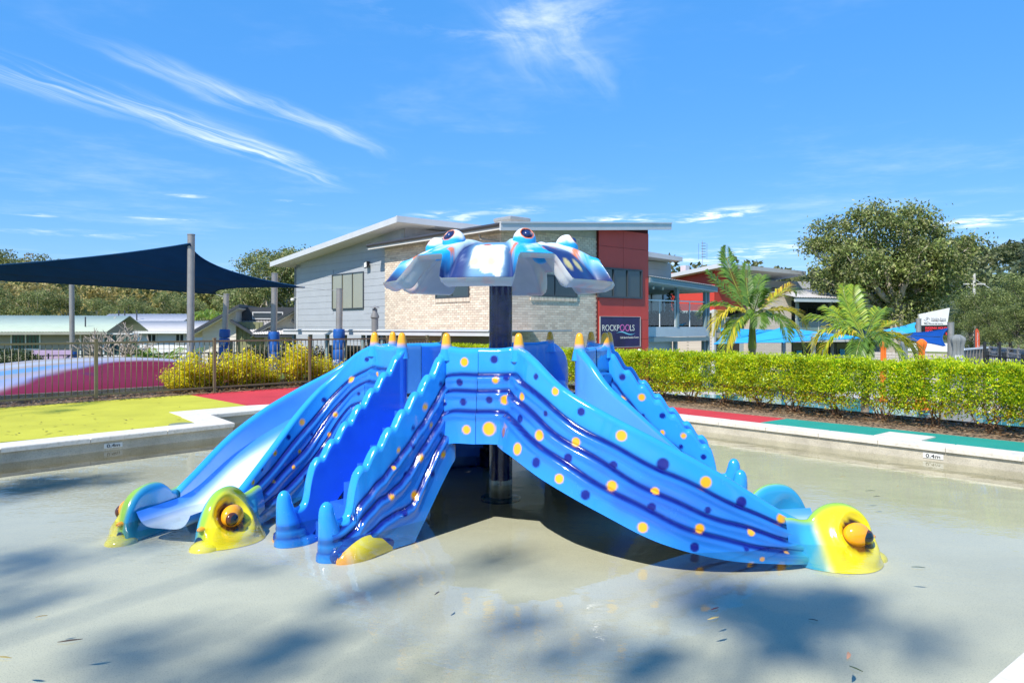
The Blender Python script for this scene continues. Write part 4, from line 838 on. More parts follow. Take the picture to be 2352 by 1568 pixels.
# ================================================================== LEFT SIDE: FENCE, JUMPING PILLOW, SHADE SAIL, CABINS
fence_m = mat('bronze_olive_powdercoat', (.20, .165, .085), .45, .1, 5.)
blackm = mat('black_powdercoat', (.02, .021, .022), .45, .1)
def fence(name, lab, p0, d, posts, h, gap, zb, m_, cat='fence', postw=.05, pick_r=.008, rail=.04, low=.09, ph=None):
    """tubular pool fence: posts, two rails per bay and every picket as a part"""
    n = np.array((-d[1], d[0])); t = thing(name, lab, cat); fc = Face(p0, d, n); ph = ph or h+.04
    pm = None; cm = None
    for k, s in enumerate(posts):
        if pm is None: pm = MB().box((-postw/2, -postw/2, 0), (postw/2, postw/2, ph)).me('post'); pm.materials.append(m_); cm = MB().box((-postw/2-.006, -postw/2-.006, 0), (postw/2+.006, postw/2+.006, .018)).me('cap'); cm.materials.append(m_)
        q = fc.p(s, zb); o = link('post', pm, None, t); o.location = q; o.rotation_euler.z = math.atan2(d[1], d[0]); c = link('post_cap', cm, None, o); c.location = (0, 0, ph)
    km = MB().tube([(0, 0, low), (0, 0, h-.02)], pick_r, 6).me('picket', True); km.materials.append(m_)
    for a, b in zip(posts[:-1], posts[1:]):
        for z in (low, h-rail): fbox(fc, 'rail', m_, t, a+postw/2, b-postw/2, zb+z, zb+z+rail, -.016, .016)
        k = max(1, round((b-a)/gap)); st = (b-a)/k
        for i in range(1, k):
            o = link('picket', km, None, t); o.location = fc.p(a+i*st, zb)
    return t
fence('pool_fence', 'olive-brown tubular pool fence along the back of the yellow and red decks', FL0, fd, [-5.0, -2.52, 0, 2.53, 5.07, 7.6, 9.1], 1.2, .115, 0., fence_m, postw=.062)
q0 = V(0, 812, 27.)[:2]; q1 = V(470, 806, 30.)[:2]; d = (q1-q0)/np.linalg.norm(q1-q0); L = np.linalg.norm(q1-q0)
fence('garden_fence', 'black tubular fence beyond the jumping pillow', q0, d, list(np.linspace(-2.4, L+2.4, 7)), 1.2, .16, -.75, blackm, pick_r=.010)
q0 = V(480, 800, 29.)[:2]; q1 = V(800, 800, 27.)[:2]; d = (q1-q0)/np.linalg.norm(q1-q0); L = np.linalg.norm(q1-q0)
fence('garden_fence', 'black tubular fence in front of the dark clipped hedge', q0, d, list(np.linspace(0, L, 4)), 1.2, .16, -.75, blackm, pick_r=.010)
# ---- jumping pillow
def pillow():
    c = np.array((-11.1, 19.6)); ax = fd; nn = fn; a, b, h = 4.6, 3.3, 1.0; n, m = 150, 90
    u = np.linspace(-1, 1, n); v = np.linspace(-1, 1, m); U, Vv = np.meshgrid(u, v, indexing='ij'); e = np.clip(1-np.abs(U)**2.0, 0, 1)**.5*np.clip(1-np.abs(Vv)**2.0, 0, 1)**.5
    X = c[0]+ax[0]*U*a+nn[0]*Vv*b; Y_ = c[1]+ax[1]*U*a+nn[1]*Vv*b; Z = -.30+h*e; P = np.stack([X, Y_, Z], -1)
    Z = Z-.012*np.abs(np.sin(Vv*22))**8*e; P[..., 2] = Z
    nz = vnoise(P*np.array((1, 1, 1)), .9, 61)*.6+vnoise(P, 2.7, 62)*.4; s = Vv+.10*(nz-.5)
    BL = np.array((.14, .29, .54)); WH = np.array((.40, .43, .50)); PK = np.array((.18, .008, .030)); PU = np.array((.06, .014, .075)); TN = np.array((.38, .31, .25)); LV = np.array((.36, .32, .44))
    col = lerp(BL, WH, ss(.35, .6, vnoise(np.stack([s*7, s*0, s*0], -1), 1., 63))[..., None]); col = lerp(col, TN, (ss(.6, .75, vnoise(np.stack([s*9+3, s*0, s*0], -1), 1., 64))*.7)[..., None])
    bd = -.95+.62*ss(-.95, .25, U); k = ss(bd+.06, bd-.06, s); col = lerp(col, LV, (ss(bd+.22, bd+.05, s)*(1-k))[..., None]*.7); col = lerp(col, lerp(PK, PU, ss(.55, .75, nz)[..., None]), (k*ss(-.98, -.8, U))[..., None]); col = lerp(col, LV, (k*(1-ss(-.98, -.8, U)))[..., None])
    return tag(link('jumping_pillow', grid_mesh('jumping_pillow', P, True, col=col), vmat('pillow_vinyl', rough=.45, var=.06, scale=3.)), 'large inflated jumping pillow with pale blue stripes and magenta side behind the fence', 'jumping pillow')
pillow()
tag(link('jumping_pillow', grid_mesh('jumping_pillow', (lambda U, W_: np.stack([-4.6+2.6*U, 27.2+1.8*W_, -.75+.75*np.clip(1-U**2, 0, 1)**.5*np.clip(1-W_**2, 0, 1)**.5], -1))(*np.meshgrid(np.linspace(-1, 1, 40), np.linspace(-1, 1, 30), indexing='ij')), True, col=np.broadcast_to(np.array((.015, .10, .40)), (40, 30, 3))), MATS['pillow_vinyl']), 'low deep blue inflatable mound beyond the golden shrubs', 'jumping pillow')
# ---- shade sail with padded posts
galv = mat('galvanised_steel', (.36, .33, .30), .42, .12, 6., metal=.5); sailm = None
padm = mat('blue_vinyl_pad', (.012, .10, .38), .45, .15, 8., .2, 20.); wirem = mat('steel_wire', (.45, .45, .45), .4, .1, metal=.8)
def sail_mat(name, col, trans):
    m, N, L, b = nodes(name); pset(b, rough=.8, spec=.2); tc = N.new('ShaderNodeTexCoord'); w = N.new('ShaderNodeTexNoise'); w.inputs['Scale'].default_value = 2.; w.inputs['Detail'].default_value = 6; L.new(tc.outputs['Object'], w.inputs['Vector'])
    mr = N.new('ShaderNodeMapRange'); mr.inputs[3].default_value = .8; mr.inputs[4].default_value = 1.2; L.new(w.outputs[0], mr.inputs[0]); sc = N.new('ShaderNodeVectorMath'); sc.operation = 'SCALE'; sc.inputs[0].default_value = col; L.new(mr.outputs[0], sc.inputs['Scale']); L.new(sc.outputs[0], b.inputs['Base Color'])
    tr = N.new('ShaderNodeBsdfTranslucent'); L.new(sc.outputs[0], tr.inputs[0]); mx = N.new('ShaderNodeMixShader'); mx.inputs[0].default_value = trans; L.new(b.outputs[0], mx.inputs[1]); L.new(tr.outputs[0], mx.inputs[2]); L.new(mx.outputs[0], N['Material Output'].inputs[0]); return m
def sail(name, lab, corners, sagk, m_, seams=3, th=.006, tri=False, cat='shade sail', group=None):
    """hypar sail: bilinear patch with inward-curved edges, hem and seams"""
    C = [np.asarray(c, float) for c in corners]; n = 48; u = np.linspace(0, 1, n); ctr = sum(C)/4
    def edge(a, b):
        m = (a+b)/2; k = (ctr-m)*sagk; return a+(b-a)*u[:, None]+(4*u*(1-u))[:, None]*k
    e0, e1, e2, e3 = edge(C[0], C[1]), edge(C[3], C[2]), edge(C[0], C[3]), edge(C[1], C[2]); P = np.empty((n, n, 3))     # Coons patch
    for i in range(n):
        for j in range(n):
            a, b = u[i], u[j]; P[i, j] = (1-b)*e0[i]+b*e1[i]+(1-a)*e2[j]+a*e3[j]-((1-a)*(1-b)*C[0]+a*(1-b)*C[1]+a*b*C[2]+(1-a)*b*C[3])
    t = thing(name, lab, cat, group=group); o = link('cloth', grid_mesh('cloth', P, True), m_, t); mod = o.modifiers.new('thickness', 'SOLIDIFY'); mod.thickness = th
    mb = MB()
    for E_ in (P[0], P[-1], P[:, 0], P[:, -1]): mb.tube(E_[::3], .022, 5)
    mb.build('hem', m_, t, True)
    for k in range(1, seams+1):
        j = int(n*k/(seams+1)); MB().tube(P[::3, j]+np.array((0, 0, .004)), .014, 4).build('seam', blackm, t, True)
    return t
def post(lab, base, top, r, pads=(), group='padded shade posts', wire=None):
    t = thing('shade_post', lab, 'post', tuple(base), group=group); b = np.zeros(3); e = np.asarray(top)-np.asarray(base); mb = MB().tube([b, e*.5, e], r, 18); mb.build('steel_tube', galv, t, True); MB().tube([e, e+np.array((0, 0, .03))], r*1.08, 18).build('cap', galv, t, True)
    for z0, z1, rr in pads:
        u0 = e*(z0/e[2]); u1 = e*(z1/e[2]); k = np.linspace(0, 1, 7); MB().tube([u0+(u1-u0)*q for q in k], [rr*(.86+.10*sin(pi*q)**.35) for q in k], 16).build('pad', padm, t, True)
        MB().tube([u0+(u1-u0)*.93, u0+(u1-u0)*.99], rr*.84, 14).build('strap', blackm, t, True)
    return t
def padstack(z0, n, h=.30): return [(z0+i*h, z0+i*h+h-.015, .20) for i in range(n)]
pb = G(437, 868, -.05); P1 = V(439, 540, pb[1]); post('tall galvanised sail post rising in front of the navy sail', pb, P1, .108, [(.05, .42, .24), (.42, .60, .22)])
b4 = V(166, 850, 31.); post('sail post seen below the left part of the navy sail', (b4[0], b4[1], -.5), V(164, 600, 31.), .10, [(.25, .65, .2), (.65, .95, .2)])
b3 = V(511, 880, 27.); t3 = V(520, 676, 27.); pads3 = post('leaning sail post with stacked blue pads right of the tall one', (b3[0], b3[1], -.6), t3, .10, padstack(.75, 4, .32))
b2 = V(627, 880, 25.); t2 = V(631, 629, 25.); post('sail post with blue pads in front of the cabins', (b2[0], b2[1], -.5), t2, .105, padstack(.5, 4, .34))
b5 = V(777, 880, 24.); t5 = V(780, 664, 24.); pads5 = post('sail post with blue pads in front of the grey wall', (b5[0], b5[1], -.5), t5, .105, padstack(.3, 5, .33))
navy_sail = sail_mat('navy_shade_cloth', (.014, .085, .21), .5)
SA = V(436, 559, pb[1]-.2); SB = V(700, 660, 23.9); SCc = V(497, 676, 27.); SD = V(-430, 628, 24.)
sail('navy_shade_sail', 'navy blue shade sail stretched high above the jumping pillow', [SA, SB, SCc, SD], .22, navy_sail)
MB().tube([SB, V(776, 668, 24.)], .008, 5).build('stay_wire', wirem, bpy.data.objects['navy_shade_sail']); MB().tube([SCc, V(516, 682, 27.)], .008, 5).build('stay_wire', wirem, bpy.data.objects['navy_shade_sail']); MB().tube([SA, P1-np.array((.1, 0, .25))], .012, 5).build('stay_wire', wirem, bpy.data.objects['navy_shade_sail'])
MB().tube([V(606, 637, 25.5), V(629, 634, 25.)], .006, 5).build('stay_wire', wirem, bpy.data.objects['navy_shade_sail'])
# ---- cabins
def corr(name, face_pts, mat_, parent, pitch=.18, amp=.02, n=None):
    """corrugated sheet spanned by 4 corners a,b (eave) d,c (ridge)"""
    a, b, c, d = [np.asarray(p, float) for p in face_pts]; L = np.linalg.norm(b-a); k = int(L/pitch*4)+1; k = min(k, 420); u = np.linspace(0, 1, k)[:, None]; nrm = np.cross(b-a, d-a); nrm /= np.linalg.norm(nrm)
    if nrm[2] < 0: nrm = -nrm
    w = amp*np.cos(u*L/pitch*2*pi)*nrm; e = a+(b-a)*u+w; r = d+(c-d)*u+w; P = np.stack([e, r], 1); o = link(name, grid_mesh(name, P, True), mat_, parent); m = o.modifiers.new('thickness', 'SOLIDIFY'); m.thickness = .012; m.offset = -1; return o
roofg = mat('pale_green_roof_steel', (.44, .51, .39), .5, .06, 2.); roofw = mat('pale_grey_roof_steel', (.48, .455, .43), .5, .06, 2.); trimw = mat('white_trim', (.74, .74, .72), .5, .05)
glassm = mat('dark_window_glass', (.03, .04, .045), .06, .2, 2., spec=.8); slatg = mat('blind_slat_green', (.08, .15, .12), .6, .1)
boardm = mat('taupe_weatherboard', (.42, .37, .29), .75, .08, 3., .1, 20.); creamb = mat('cream_weatherboard', (.70, .64, .54), .7, .05, 3.); whiteb = mat('white_cladding', (.70, .71, .73), .7, .05, 3.); oliveb = mat('olive_panel', (.26, .26, .13), .7, .08, 3.); charm = mat('charcoal_fascia', (.055, .06, .068), .5, .1)
def boards(fc, parent, m_, t0, t1, z0, z1, step, d=.0, name='weatherboard', lim=60):
    z = z0; k = 0
    while z < z1-.01:
        zz = min(z+step-.006, z1); fc.quadbox(MB(), [(t0, z), (t1, z), (t1, zz), (t0, zz)], d, d+.018).build(name, m_, parent) if False else None
        mb = MB(); v = [fc.p(t0, z, d+.026), fc.p(t1, z, d+.026), fc.p(t1, zz, d+.006), fc.p(t0, zz, d+.006), fc.p(t0, z, d-.01), fc.p(t1, z, d-.01), fc.p(t1, zz, d-.01), fc.p(t0, zz, d-.01)]
        mb.add(v, [(0, 1, 2, 3), (0, 4, 5, 1), (3, 2, 6, 7), (0, 3, 7, 4), (1, 5, 6, 2)]); mb.build(name, m_, parent); z += step; k += 1
def window(fc, parent, t0, t1, z0, z1, frame, nm=2, d=0., glass=None, fw=.05, blinds=None, proud=.05):
    if t0 > t1: t0, t1 = t1, t0
    w = fbox(fc, 'window', glass or glassm, parent, t0, t1, z0, z1, d-.02, d+.02); mb = MB()
    for a, b, c, e in ((t0-fw, t1+fw, z0-fw, z0), (t0-fw, t1+fw, z1, z1+fw), (t0-fw, t0, z0, z1), (t1, t1+fw, z0, z1)): fc.box(mb, a, b, c, e, d-.02, d+proud)
    for i in range(1, nm): t = lerp(t0, t1, i/nm); fc.box(mb, t-fw*.4, t+fw*.4, z0, z1, d+.021, d+proud)
    mb.build('frame', frame, w)
    if blinds:
        k = int((t1-t0)/.14)
        for i in range(k): a = t0+(i+.12)*(t1-t0)/k; fbox(fc, 'blind_slat', blinds, w, a, a+(t1-t0)/k*.62, z0+.02, z1-.02, d+.021, d+.03)
    return w
# cabin with pale green roof
def cabin_green():
    t = thing('cabin', 'taupe weatherboard cabin with pale green corrugated roof at the far left', 'cabin'); o = V(225, 800, 33.)[:2]; d = -np.array((.97, .24)); d /= np.linalg.norm(d); n = np.array((d[1], -d[0])); n = n if n[1] < 0 else -n; fc = Face(o, d, n); L = 15
    fbox(fc, 'wall', boardm, t, 0, L, -1.2, 1.32, -6, -.03); boards(fc, t, boardm, 0, L, -1.0, 1.28, .19, -.03)
    ez = EYE-.33; a, b = fc.p(-.5, 1.28, .5), fc.p(L, 1.28, .5); r0, r1 = fc.p(-.5, 2.03, -3.4), fc.p(L, 2.03, -3.4); corr('roof', (a, b, r1, r0), roofg, t, .12, .012); b0, b1 = fc.p(-.5, 1.28, -7.2), fc.p(L, 1.28, -7.2); corr('roof', (b0, b1, r1, r0), roofg, t, .12, .012)
    fbox(fc, 'gutter', mat('taupe_gutter', (.36, .35, .28), .5), t, -.5, L, 1.16, 1.27, .42, .52); fc.quadbox(MB(), [], 0, 0) if False else None
    g = Face(fc.p(0, 0)[:2], -n, -d); g.quadbox(MB(), [(0, 1.2), (6, 1.2), (3, 1.98)], -.1, -.02).build('gable', boardm, t)
    for p0, p1, q0, q1 in ((28, 90, 768, 800), (240, 316, 768, 815)):
        ta, za = fc.at(p0, q0); tb, zb = fc.at(p1, q1); window(fc, t, ta, tb, zb, za, trimw, 2, -.01, blinds=slatg, fw=.06)
    tp, _ = fc.at(186, 770); MB().tube([fc.p(tp, -1.1, .06), fc.p(tp, 1.2, .06)], .035, 8).build('downpipe', trimw, t, True)
    MB().tube([fc.p(tp, 1.5, -.6), fc.p(tp, 1.95, -.6)], .03, 8).build('vent_pipe', charm, t, True); return t
cabin_green()
def cabin_white():
    t = thing('cabin', 'white cabin with pale corrugated roof behind the bare frangipani', 'cabin'); o = V(445, 800, 44.)[:2]; d = np.array((-1., .06)); d /= np.linalg.norm(d); n = np.array((-.06, -1.)); fc = Face(o, d, n); L = 8.2
    fbox(fc, 'wall', whiteb, t, 0, 5.2, -1.2, 1.3, -5, -.03); boards(fc, t, whiteb, 0, 5.2, -1.0, 1.26, .24, -.03); fbox(fc, 'porch_wall', creamb, t, 5.2, L, -1.2, 1.3, -5, -.25)
    a, b = fc.p(-.4, 1.22, .5), fc.p(L+.4, 1.22, .5); r0, r1 = fc.p(-.4, 1.55+.3, -2.8), fc.p(L+.4, 1.55+.3, -2.8); corr('roof', (a, b, r1, r0), roofw, t, .13, .012); fbox(fc, 'gutter', trimw, t, -.4, L+.4, 1.1, 1.21, .40, .50)
    for p0, p1 in ((340, 358), (405, 422)): ta, za = fc.at(p0, 768); tb, zb = fc.at(p1, 787); window(fc, t, ta, tb, zb, za, trimw, 2, .0, fw=.05)
    g = Face(fc.p(L, 0)[:2], np.array((d[0], d[1])), n); g.quadbox(MB(), [(-.2, 1.0), (3.2, 1.0), (1.0, 2.0)], -.2, .1).build('porch_gable', roofw, t); fbox(g, 'porch_post', trimw, t, 2.9, 3.0, -1.2, 1.0, -.1, 0); fbox(g, 'porch_back', creamb, t, 0, 3.0, -1.2, 1.0, -2., -1.9); return t
cabin_white()
def cabin_row():
    o = V(415, 800, 66.); t = thing('cabin', 'low far cabin with grey roof and solar pipes seen between two nearer cabins', 'cabin'); fc = Face(V(405, 0, 62.)[:2], np.array((-1., 0.)), np.array((0., -1.))); fbox(fc, 'wall', creamb, t, 0, 7, -1.3, 1.6, -5, 0); corr('roof', (fc.p(-.3, 1.62, .4), fc.p(7.2, 1.62, .4), fc.p(7.2, 2.6, -3), fc.p(-.3, 2.6, -3)), mat('mid_grey_roof', (.40, .40, .42), .5), t, .3, .02)
    for px in (258, 272, 300): tt, _ = fc.at(px, 740); MB().tube([fc.p(tt, 2.0, -1), fc.p(tt, 2.9, -1)], .05, 6).build('vent_pipe', charm, t, True)
cabin_row()
def gable_cabin(lab, pl, Yd, w=6.3):
    """cabin with a split skillion roof: rising rake on the left, clerestory, lower verandah roof on the right"""
    t = thing('cabin', lab, 'cabin', group='split-roof cabins'); o = V(pl, 800, Yd)[:2]; d = np.array((.985, .17)); d /= np.linalg.norm(d); n = np.array((d[1], -d[0])); fc = Face(o, d, n)
    k = Yd/38.; fbox(fc, 'wall', creamb, t, .35, 2.0, -1.3, 1.3, -6, -.03); fc.quadbox(MB(), [(.35, 1.3), (2.0, 1.3), (2.0, 2.35)], -6, -.03).build('gable_wall', creamb, t); boards(fc, t, creamb, .35, 2.0, -1.2, 1.28, .2, -.03)
    for i in range(6): z = 1.3+i*.17; fc.quadbox(MB(), [(.36+i*.27, z), (1.99, z), (1.99, z+.16), (.36+i*.27+.25, z+.16)], -.03, -.01).build('weatherboard', creamb, t)
    fc.quadbox(MB(), [(-.25, 1.0), (-.25, 1.16), (2.25, 2.66), (2.25, 2.50)], -6, .55).build('rake_roof', charm, t); fc.quadbox(MB(), [(-.24, .98), (2.22, 2.47), (2.22, 2.42), (-.24, .93)], -5.5, .50).build('soffit', creamb, t)
    fbox(fc, 'clerestory_wall', charm, t, 2.0, w, 1.6, 2.56, -6, -1.6)
    for a in (2.6, 4.4): window(fc, t, a, a+1.5, 1.95, 2.25, trimw, 1, -1.59, fw=.05)
    corr('verandah_roof', (fc.p(2.9, 1.12, .55), fc.p(w+.3, 1.12, .55), fc.p(w+.3, 1.84, -1.6), fc.p(1.95, 1.84, -1.6)), roofw, t, .12, .012); fc.quadbox(MB(), [(1.8, 1.75), (1.8, 1.88), (3.0, 1.12), (3.0, .99)], -.2, .5).build('barge_board', charm, t)
    fbox(fc, 'olive_wall', oliveb, t, 2.0, 3.3, -1.3, 1.75, -.5, -.2)
    for i in range(6): a = 2.02+i*.21; fbox(fc, 'batten', oliveb, t, a, a+.04, -1.2, 1.7, -.2, -.17)
    fbox(fc, 'verandah_back', oliveb, t, 3.3, w, -1.3, 1.3, -2.2, -2.1); window(fc, t, 3.9, 5.0, -1.1, .75, charm, 2, -2.08, fw=.06); fbox(fc, 'screen_door', trimw, t, 5.15, 5.25, -1.2, .8, -2.08, -2.0); window(fc, t, 1.3, 1.85, -.2, .75, trimw, 2, .0, fw=.05); fbox(fc, 'verandah_post', charm, t, w-.1, w, -1.3, 1.1, .3, .4); fbox(fc, 'verandah_beam', charm, t, 3.0, w, .95, 1.10, .38, .5); return t
gable_cabin('cream split-roof cabin with olive panel, left of the twin pair', 448, 38.); gable_cabin('cream split-roof cabin with olive panel, right of the twin pair beside the grey building', 590, 38.8)
# bare frangipani, garden palms and dark hedge between the fences
def frangipani():
    rng = np.random.default_rng(71); mb = MB(); t = thing('bare_frangipani', 'leafless frangipani with bare forking pale branches behind the fence', 'tree', tuple(V(262, 850, 29.)*np.array((1, 1, 0))+np.array((0, 0, -.7))))
    def br(p, d, l, r, k):
        e = p+d*l; limb(mb, p, e, r, r*.75, rng, .12, 4, 6)
        if k:
            for i in range(3 if k > 2 else 2): q = d+rng.normal(size=3)*.55; q[2] = abs(q[2])*.8+.25; br(e, q/np.linalg.norm(q), l*(.68+.2*rng.random()), r*.68, k-1)
    for a in range(4): q = np.array((cos(a*1.6)*.5, sin(a*1.6)*.5, .85)); br(np.zeros(3), q/np.linalg.norm(q), .75, .07, 4)
    mb.build('branches', mat('frangipani_bark', (.40, .33, .27), .8, .2), t, True)
frangipani()
def bush(lab, loc, sx, sy, sz, seed, cols, leaf=.09, n=5000, name='bush', cat='shrub', group=None):
    rng = np.random.default_rng(seed); d = rng.normal(size=(n, 3)); d /= np.linalg.norm(d, axis=1)[:, None]; r = (.75+.3*rng.random(n))[:, None]; p = np.abs(d)**.75*np.sign(d)*r*np.array((sx, sy, sz)); p[:, 2] = np.abs(p[:, 2]); t = thing(name, lab, cat, tuple(loc), group=group); link('foliage', leaf_mesh('foliage', leaf_quads(p, d+rng.normal(size=(n, 3))*.7, leaf, .5, rng), pick(cols, n, rng, .35)), leafm, t)
    mb = MB()
    for i in range(5): limb(mb, (rng.normal()*.05, rng.normal()*.05, -.1), (rng.normal()*sx*.4, rng.normal()*sy*.4, sz*.7), .03, .01, rng)
    mb.build('stem', barkm, t, True); return t
DK = [(.035, .06, .02), (.06, .09, .025), (.09, .12, .04)]
bush('dark glossy bush at the far left behind the fence', (V(20, 830, 23.5)[0], 23.5, -.7), 1.2, .9, 1.45, 81, DK, .10)
for i, (px, Yd) in enumerate([(590, 28.), (655, 27.6), (720, 27.2), (785, 26.8), (840, 26.6)]): q = V(px, 830, Yd); bush('dark clipped hedge block below the grey building, %s from the left' % ORD[i], (q[0], q[1], -1.0), .75, .55, 1.75, 82+i, [(.05, .07, .03), (.08, .10, .04), (.16, .15, .07)], .075, 5200, group='dark clipped hedge blocks')
for i, (px, Yd, s) in enumerate([(300, 30., .5), (350, 30.5, .6), (215, 29., .4)]): q = V(px, 835, Yd); bush('small yellow garden bush behind the black fence, %s from the left' % ['second', 'third', 'first'][i], (q[0], q[1], -.8), s, s, s, 90+i, YC, .08, 1500, group='small yellow garden bushes')
def fanpalm(lab, loc, seed, sc, cols, n=16):
    rng = np.random.default_rng(seed); t = thing('garden_palm', lab, 'palm', tuple(loc), group='clumping garden palms')
    for i in range(n): o = link('frond', frond_mesh(rng, 1.3*sc, .75+.4*rng.random(), .35+.4*rng.random(), cols, n=26), leafgloss, t); o.rotation_euler.z = i*2.4; o.location = (rng.normal()*.15, rng.normal()*.15, .15+.3*rng.random())
    MB().tube([(0, 0, -.2), (0, 0, .5)], .08, 8).build('stem', barkm, t, True)
for i, (px, Yd, s) in enumerate([(318, 28.5, 1.0), (352, 28.0, 1.25), (395, 28.5, 1.0), (378, 31., 1.3)]): q = V(px, 830, Yd); fanpalm('clumping green garden palm behind the black fence, %s' % ['leftmost', 'tallest of the clump', 'rightmost', 'rearmost'][i], (q[0], q[1], -.75), 95+i, s, PYG+PG)
q = V(120, 826, 28.); tag(MB().box((q[0]-.75, q[1]-.05, -.7), (q[0]+.75, q[1]+.05, .62)).build('lilac_panel', mat('lilac_board', (.45, .33, .50), .7)), 'plain lilac board standing behind the black fence', 'board')
# ================================================================== WOODS AND TREES
GUM2 = [(.17, .22, .065), (.23, .275, .085), (.29, .31, .12), (.13, .17, .05), (.34, .31, .12)]
gumv = [tree_meshes(201+i, 10., 7.5, 12, 230, 46, .70, .25, GUM2, .22, .35, .9, .4) for i in range(4)]
def hill(name, pts, m_):
    return struct(link(name, grid_mesh(name, pts, True), m_))
hillm = mat('wooded_hillside_ground', (.07, .085, .03), .95, .3, .2)
def hill_patch(name, x0, x1, y0, y1, hf, n=60, m=40):
    xs_ = np.linspace(x0, x1, n); ys_ = np.linspace(y0, y1, m); X, Y_ = np.meshgrid(xs_, ys_, indexing='ij'); return hill(name, np.stack([X, Y_, hf(X, Y_)], -1), hillm)
hl = lambda x, y: -1.4+ss(95, 215, y)*(4.5+15*ss(-80, -185, x))
hr = lambda x, y: -1.4+ss(110, 330, y)*(8+18*ss(90, 220, x))
hill_patch('hill', -330, 90, 80, 420, hl); hill_patch('hill', 90.5, 420, 80, 520, hr)
def forest(name, n, sampler, hf, seed, hmin, hmax, cols, leaf, per=26, lab=None):
    rng = np.random.default_rng(seed); P = sampler(n, rng); h = hmin+(hmax-hmin)*rng.random(n); base = np.c_[P, hf(P[:, 0], P[:, 1])]; Q = []; C = []
    for i in range(n):
        k = 7; w = h[i]*(.30+.12*rng.random()); bl = np.c_[rng.normal(size=(k, 2))*w*.42, h[i]*(.55+.42*rng.random(k))]; tone = .7+.6*rng.random(); tint = np.asarray(cols)[rng.integers(0, len(cols))]
        c = base[i]+np.repeat(bl, per, 0); m = len(c); dd = rng.normal(size=(m, 3)); dd /= np.linalg.norm(dd, axis=1)[:, None]; c = c+dd*w*np.array((.42, .42, .30))*(.6+.4*rng.random((m, 1))); Q.append(leaf_quads(c, dd*.6+rng.normal(size=(m, 3))*.7, leaf*h[i]/10, .6, rng)); cc = tint*tone*(.7+.6*rng.random((m, 1)))*np.repeat(.75+.5*rng.random(k), per)[:, None]; C.append(cc)
    o = link(name, leaf_mesh(name, np.vstack(Q), np.vstack(C)), leafm); o['kind'] = 'stuff'; return o
def sec(px0, px1, y0, y1):
    def f(n, rng): Yd = np.sqrt(y0**2+(y1**2-y0**2)*rng.random(n)); return np.c_[(px0+(px1-px0)*rng.random(n)-CX)/F*Yd, Yd]
    return f
forest('distant_wood', 620, sec(-300, 1000, 92, 250), hl, 301, 6.5, 10, [(.23, .24, .06), (.30, .28, .08), (.18, .205, .075), (.34, .27, .09)], .62, 44)
forest('distant_wood', 420, sec(1500, 2700, 150, 420), hr, 302, 10, 16, [(.13, .16, .06), (.17, .18, .07), (.12, .15, .075)], .8, 40)
GL = ['pale-trunked gum at the wood edge behind the cabins, %s from the left']
tp = [(-40, 84, .95), (60, 80, .80), (150, 86, .85), (235, 82, .72), (300, 78, .70), (370, 84, .80), (445, 80, .72), (520, 76, .70), (575, 62, .85), (612, 58, 1.0)]
for i, (px, Yd, s) in enumerate(tp): q = V(px, 0, Yd); put_tree('gum_tree', GL[0] % ORD[i], gumv[i % 4], (q[0], q[1], -1.3), s*.82, i*1.3, 'gum trees at the wood edge', palebark)
# the two tall gums just left of the grey building
for i, (px, Yd, h) in enumerate([(655, 60, 8.9), (690, 66, 9.6), (622, 64, 6.6)]): q = V(px, 0, Yd); put_tree('gum_tree', ['tall gum with pale trunk rising beside the grey building, nearest its corner', 'gum whose crown tops the grey building roof', 'gum left of the pair beside the grey building'][i], gumv[(i+1) % 4], (q[0], q[1], -1.3), h/10, 2.1*i, None, palebark)
# big fig-like tree on the right
def big_tree():
    rng = np.random.default_rng(401); Yd = 46.; k = Yd/F; cx = (2045-CX)*k; H0 = -1.2
    def b(px, py, rx, rz, dy=0.): return ((px-2045)*k, dy, EYE+(HY-py)*k-H0, rx*k, rx*k*1.0, rz*k)
    blobs = [b(1905, 545, 52, 48), b(1990, 525, 62, 50, -1), b(2085, 510, 58, 40), b(2140, 545, 62, 50, 1), b(2195, 585, 52, 42), b(1930, 610, 70, 55, -1.5), b(2020, 590, 70, 60, 1.5), b(2095, 600, 70, 58, -1.5), b(2165, 640, 48, 45), b(1890, 640, 35, 35), b(2060, 660, 60, 50, 1), b(2120, 690, 45, 40), b(1970, 670, 55, 50, 1), b(2060, 705, 50, 40), b(1865, 565, 18, 15), b(2225, 560, 20, 18)]
    cm = crown('crown', blobs, 760, 60, .58, .21, [(.18, .235, .055), (.25, .30, .075), (.31, .34, .11), (.13, .175, .045), (.38, .38, .17)], rng, .4); mb = MB(); f = np.array((.35, 0, 3.6)); limb(mb, (0, 0, -.4), f, .62, .45, rng, .08, 6, 12)
    for bl in blobs:
        m = lerp(f, np.array(bl[:3]), .55)+rng.normal(size=3)*.25; P = limb(mb, f, m, .24, .14, rng, .15, 5, 8); limb(mb, m, bl[:3], .14, .05, rng, .2, 5, 6)
        for j in range(3): limb(mb, m, np.array(bl[:3])+rng.normal(size=3)*np.array(bl[3:])*.38, .07, .02, rng, .2, 4, 5)
    t = thing('large_tree', 'large spreading evergreen tree with dense crown towering behind the resort buildings', 'tree', (cx, Yd, H0)); link('trunk', mb.me('trunk', True), palebark, t); link('crown', cm, leafm, t)
big_tree()
rv = [tree_meshes(501+i, 10., 8.5, 14, 240, 44, .75, .27, [(.16, .205, .055), (.22, .26, .07), (.27, .30, .10), (.12, .16, .05)], .25, .15, .9, .2) for i in range(3)]
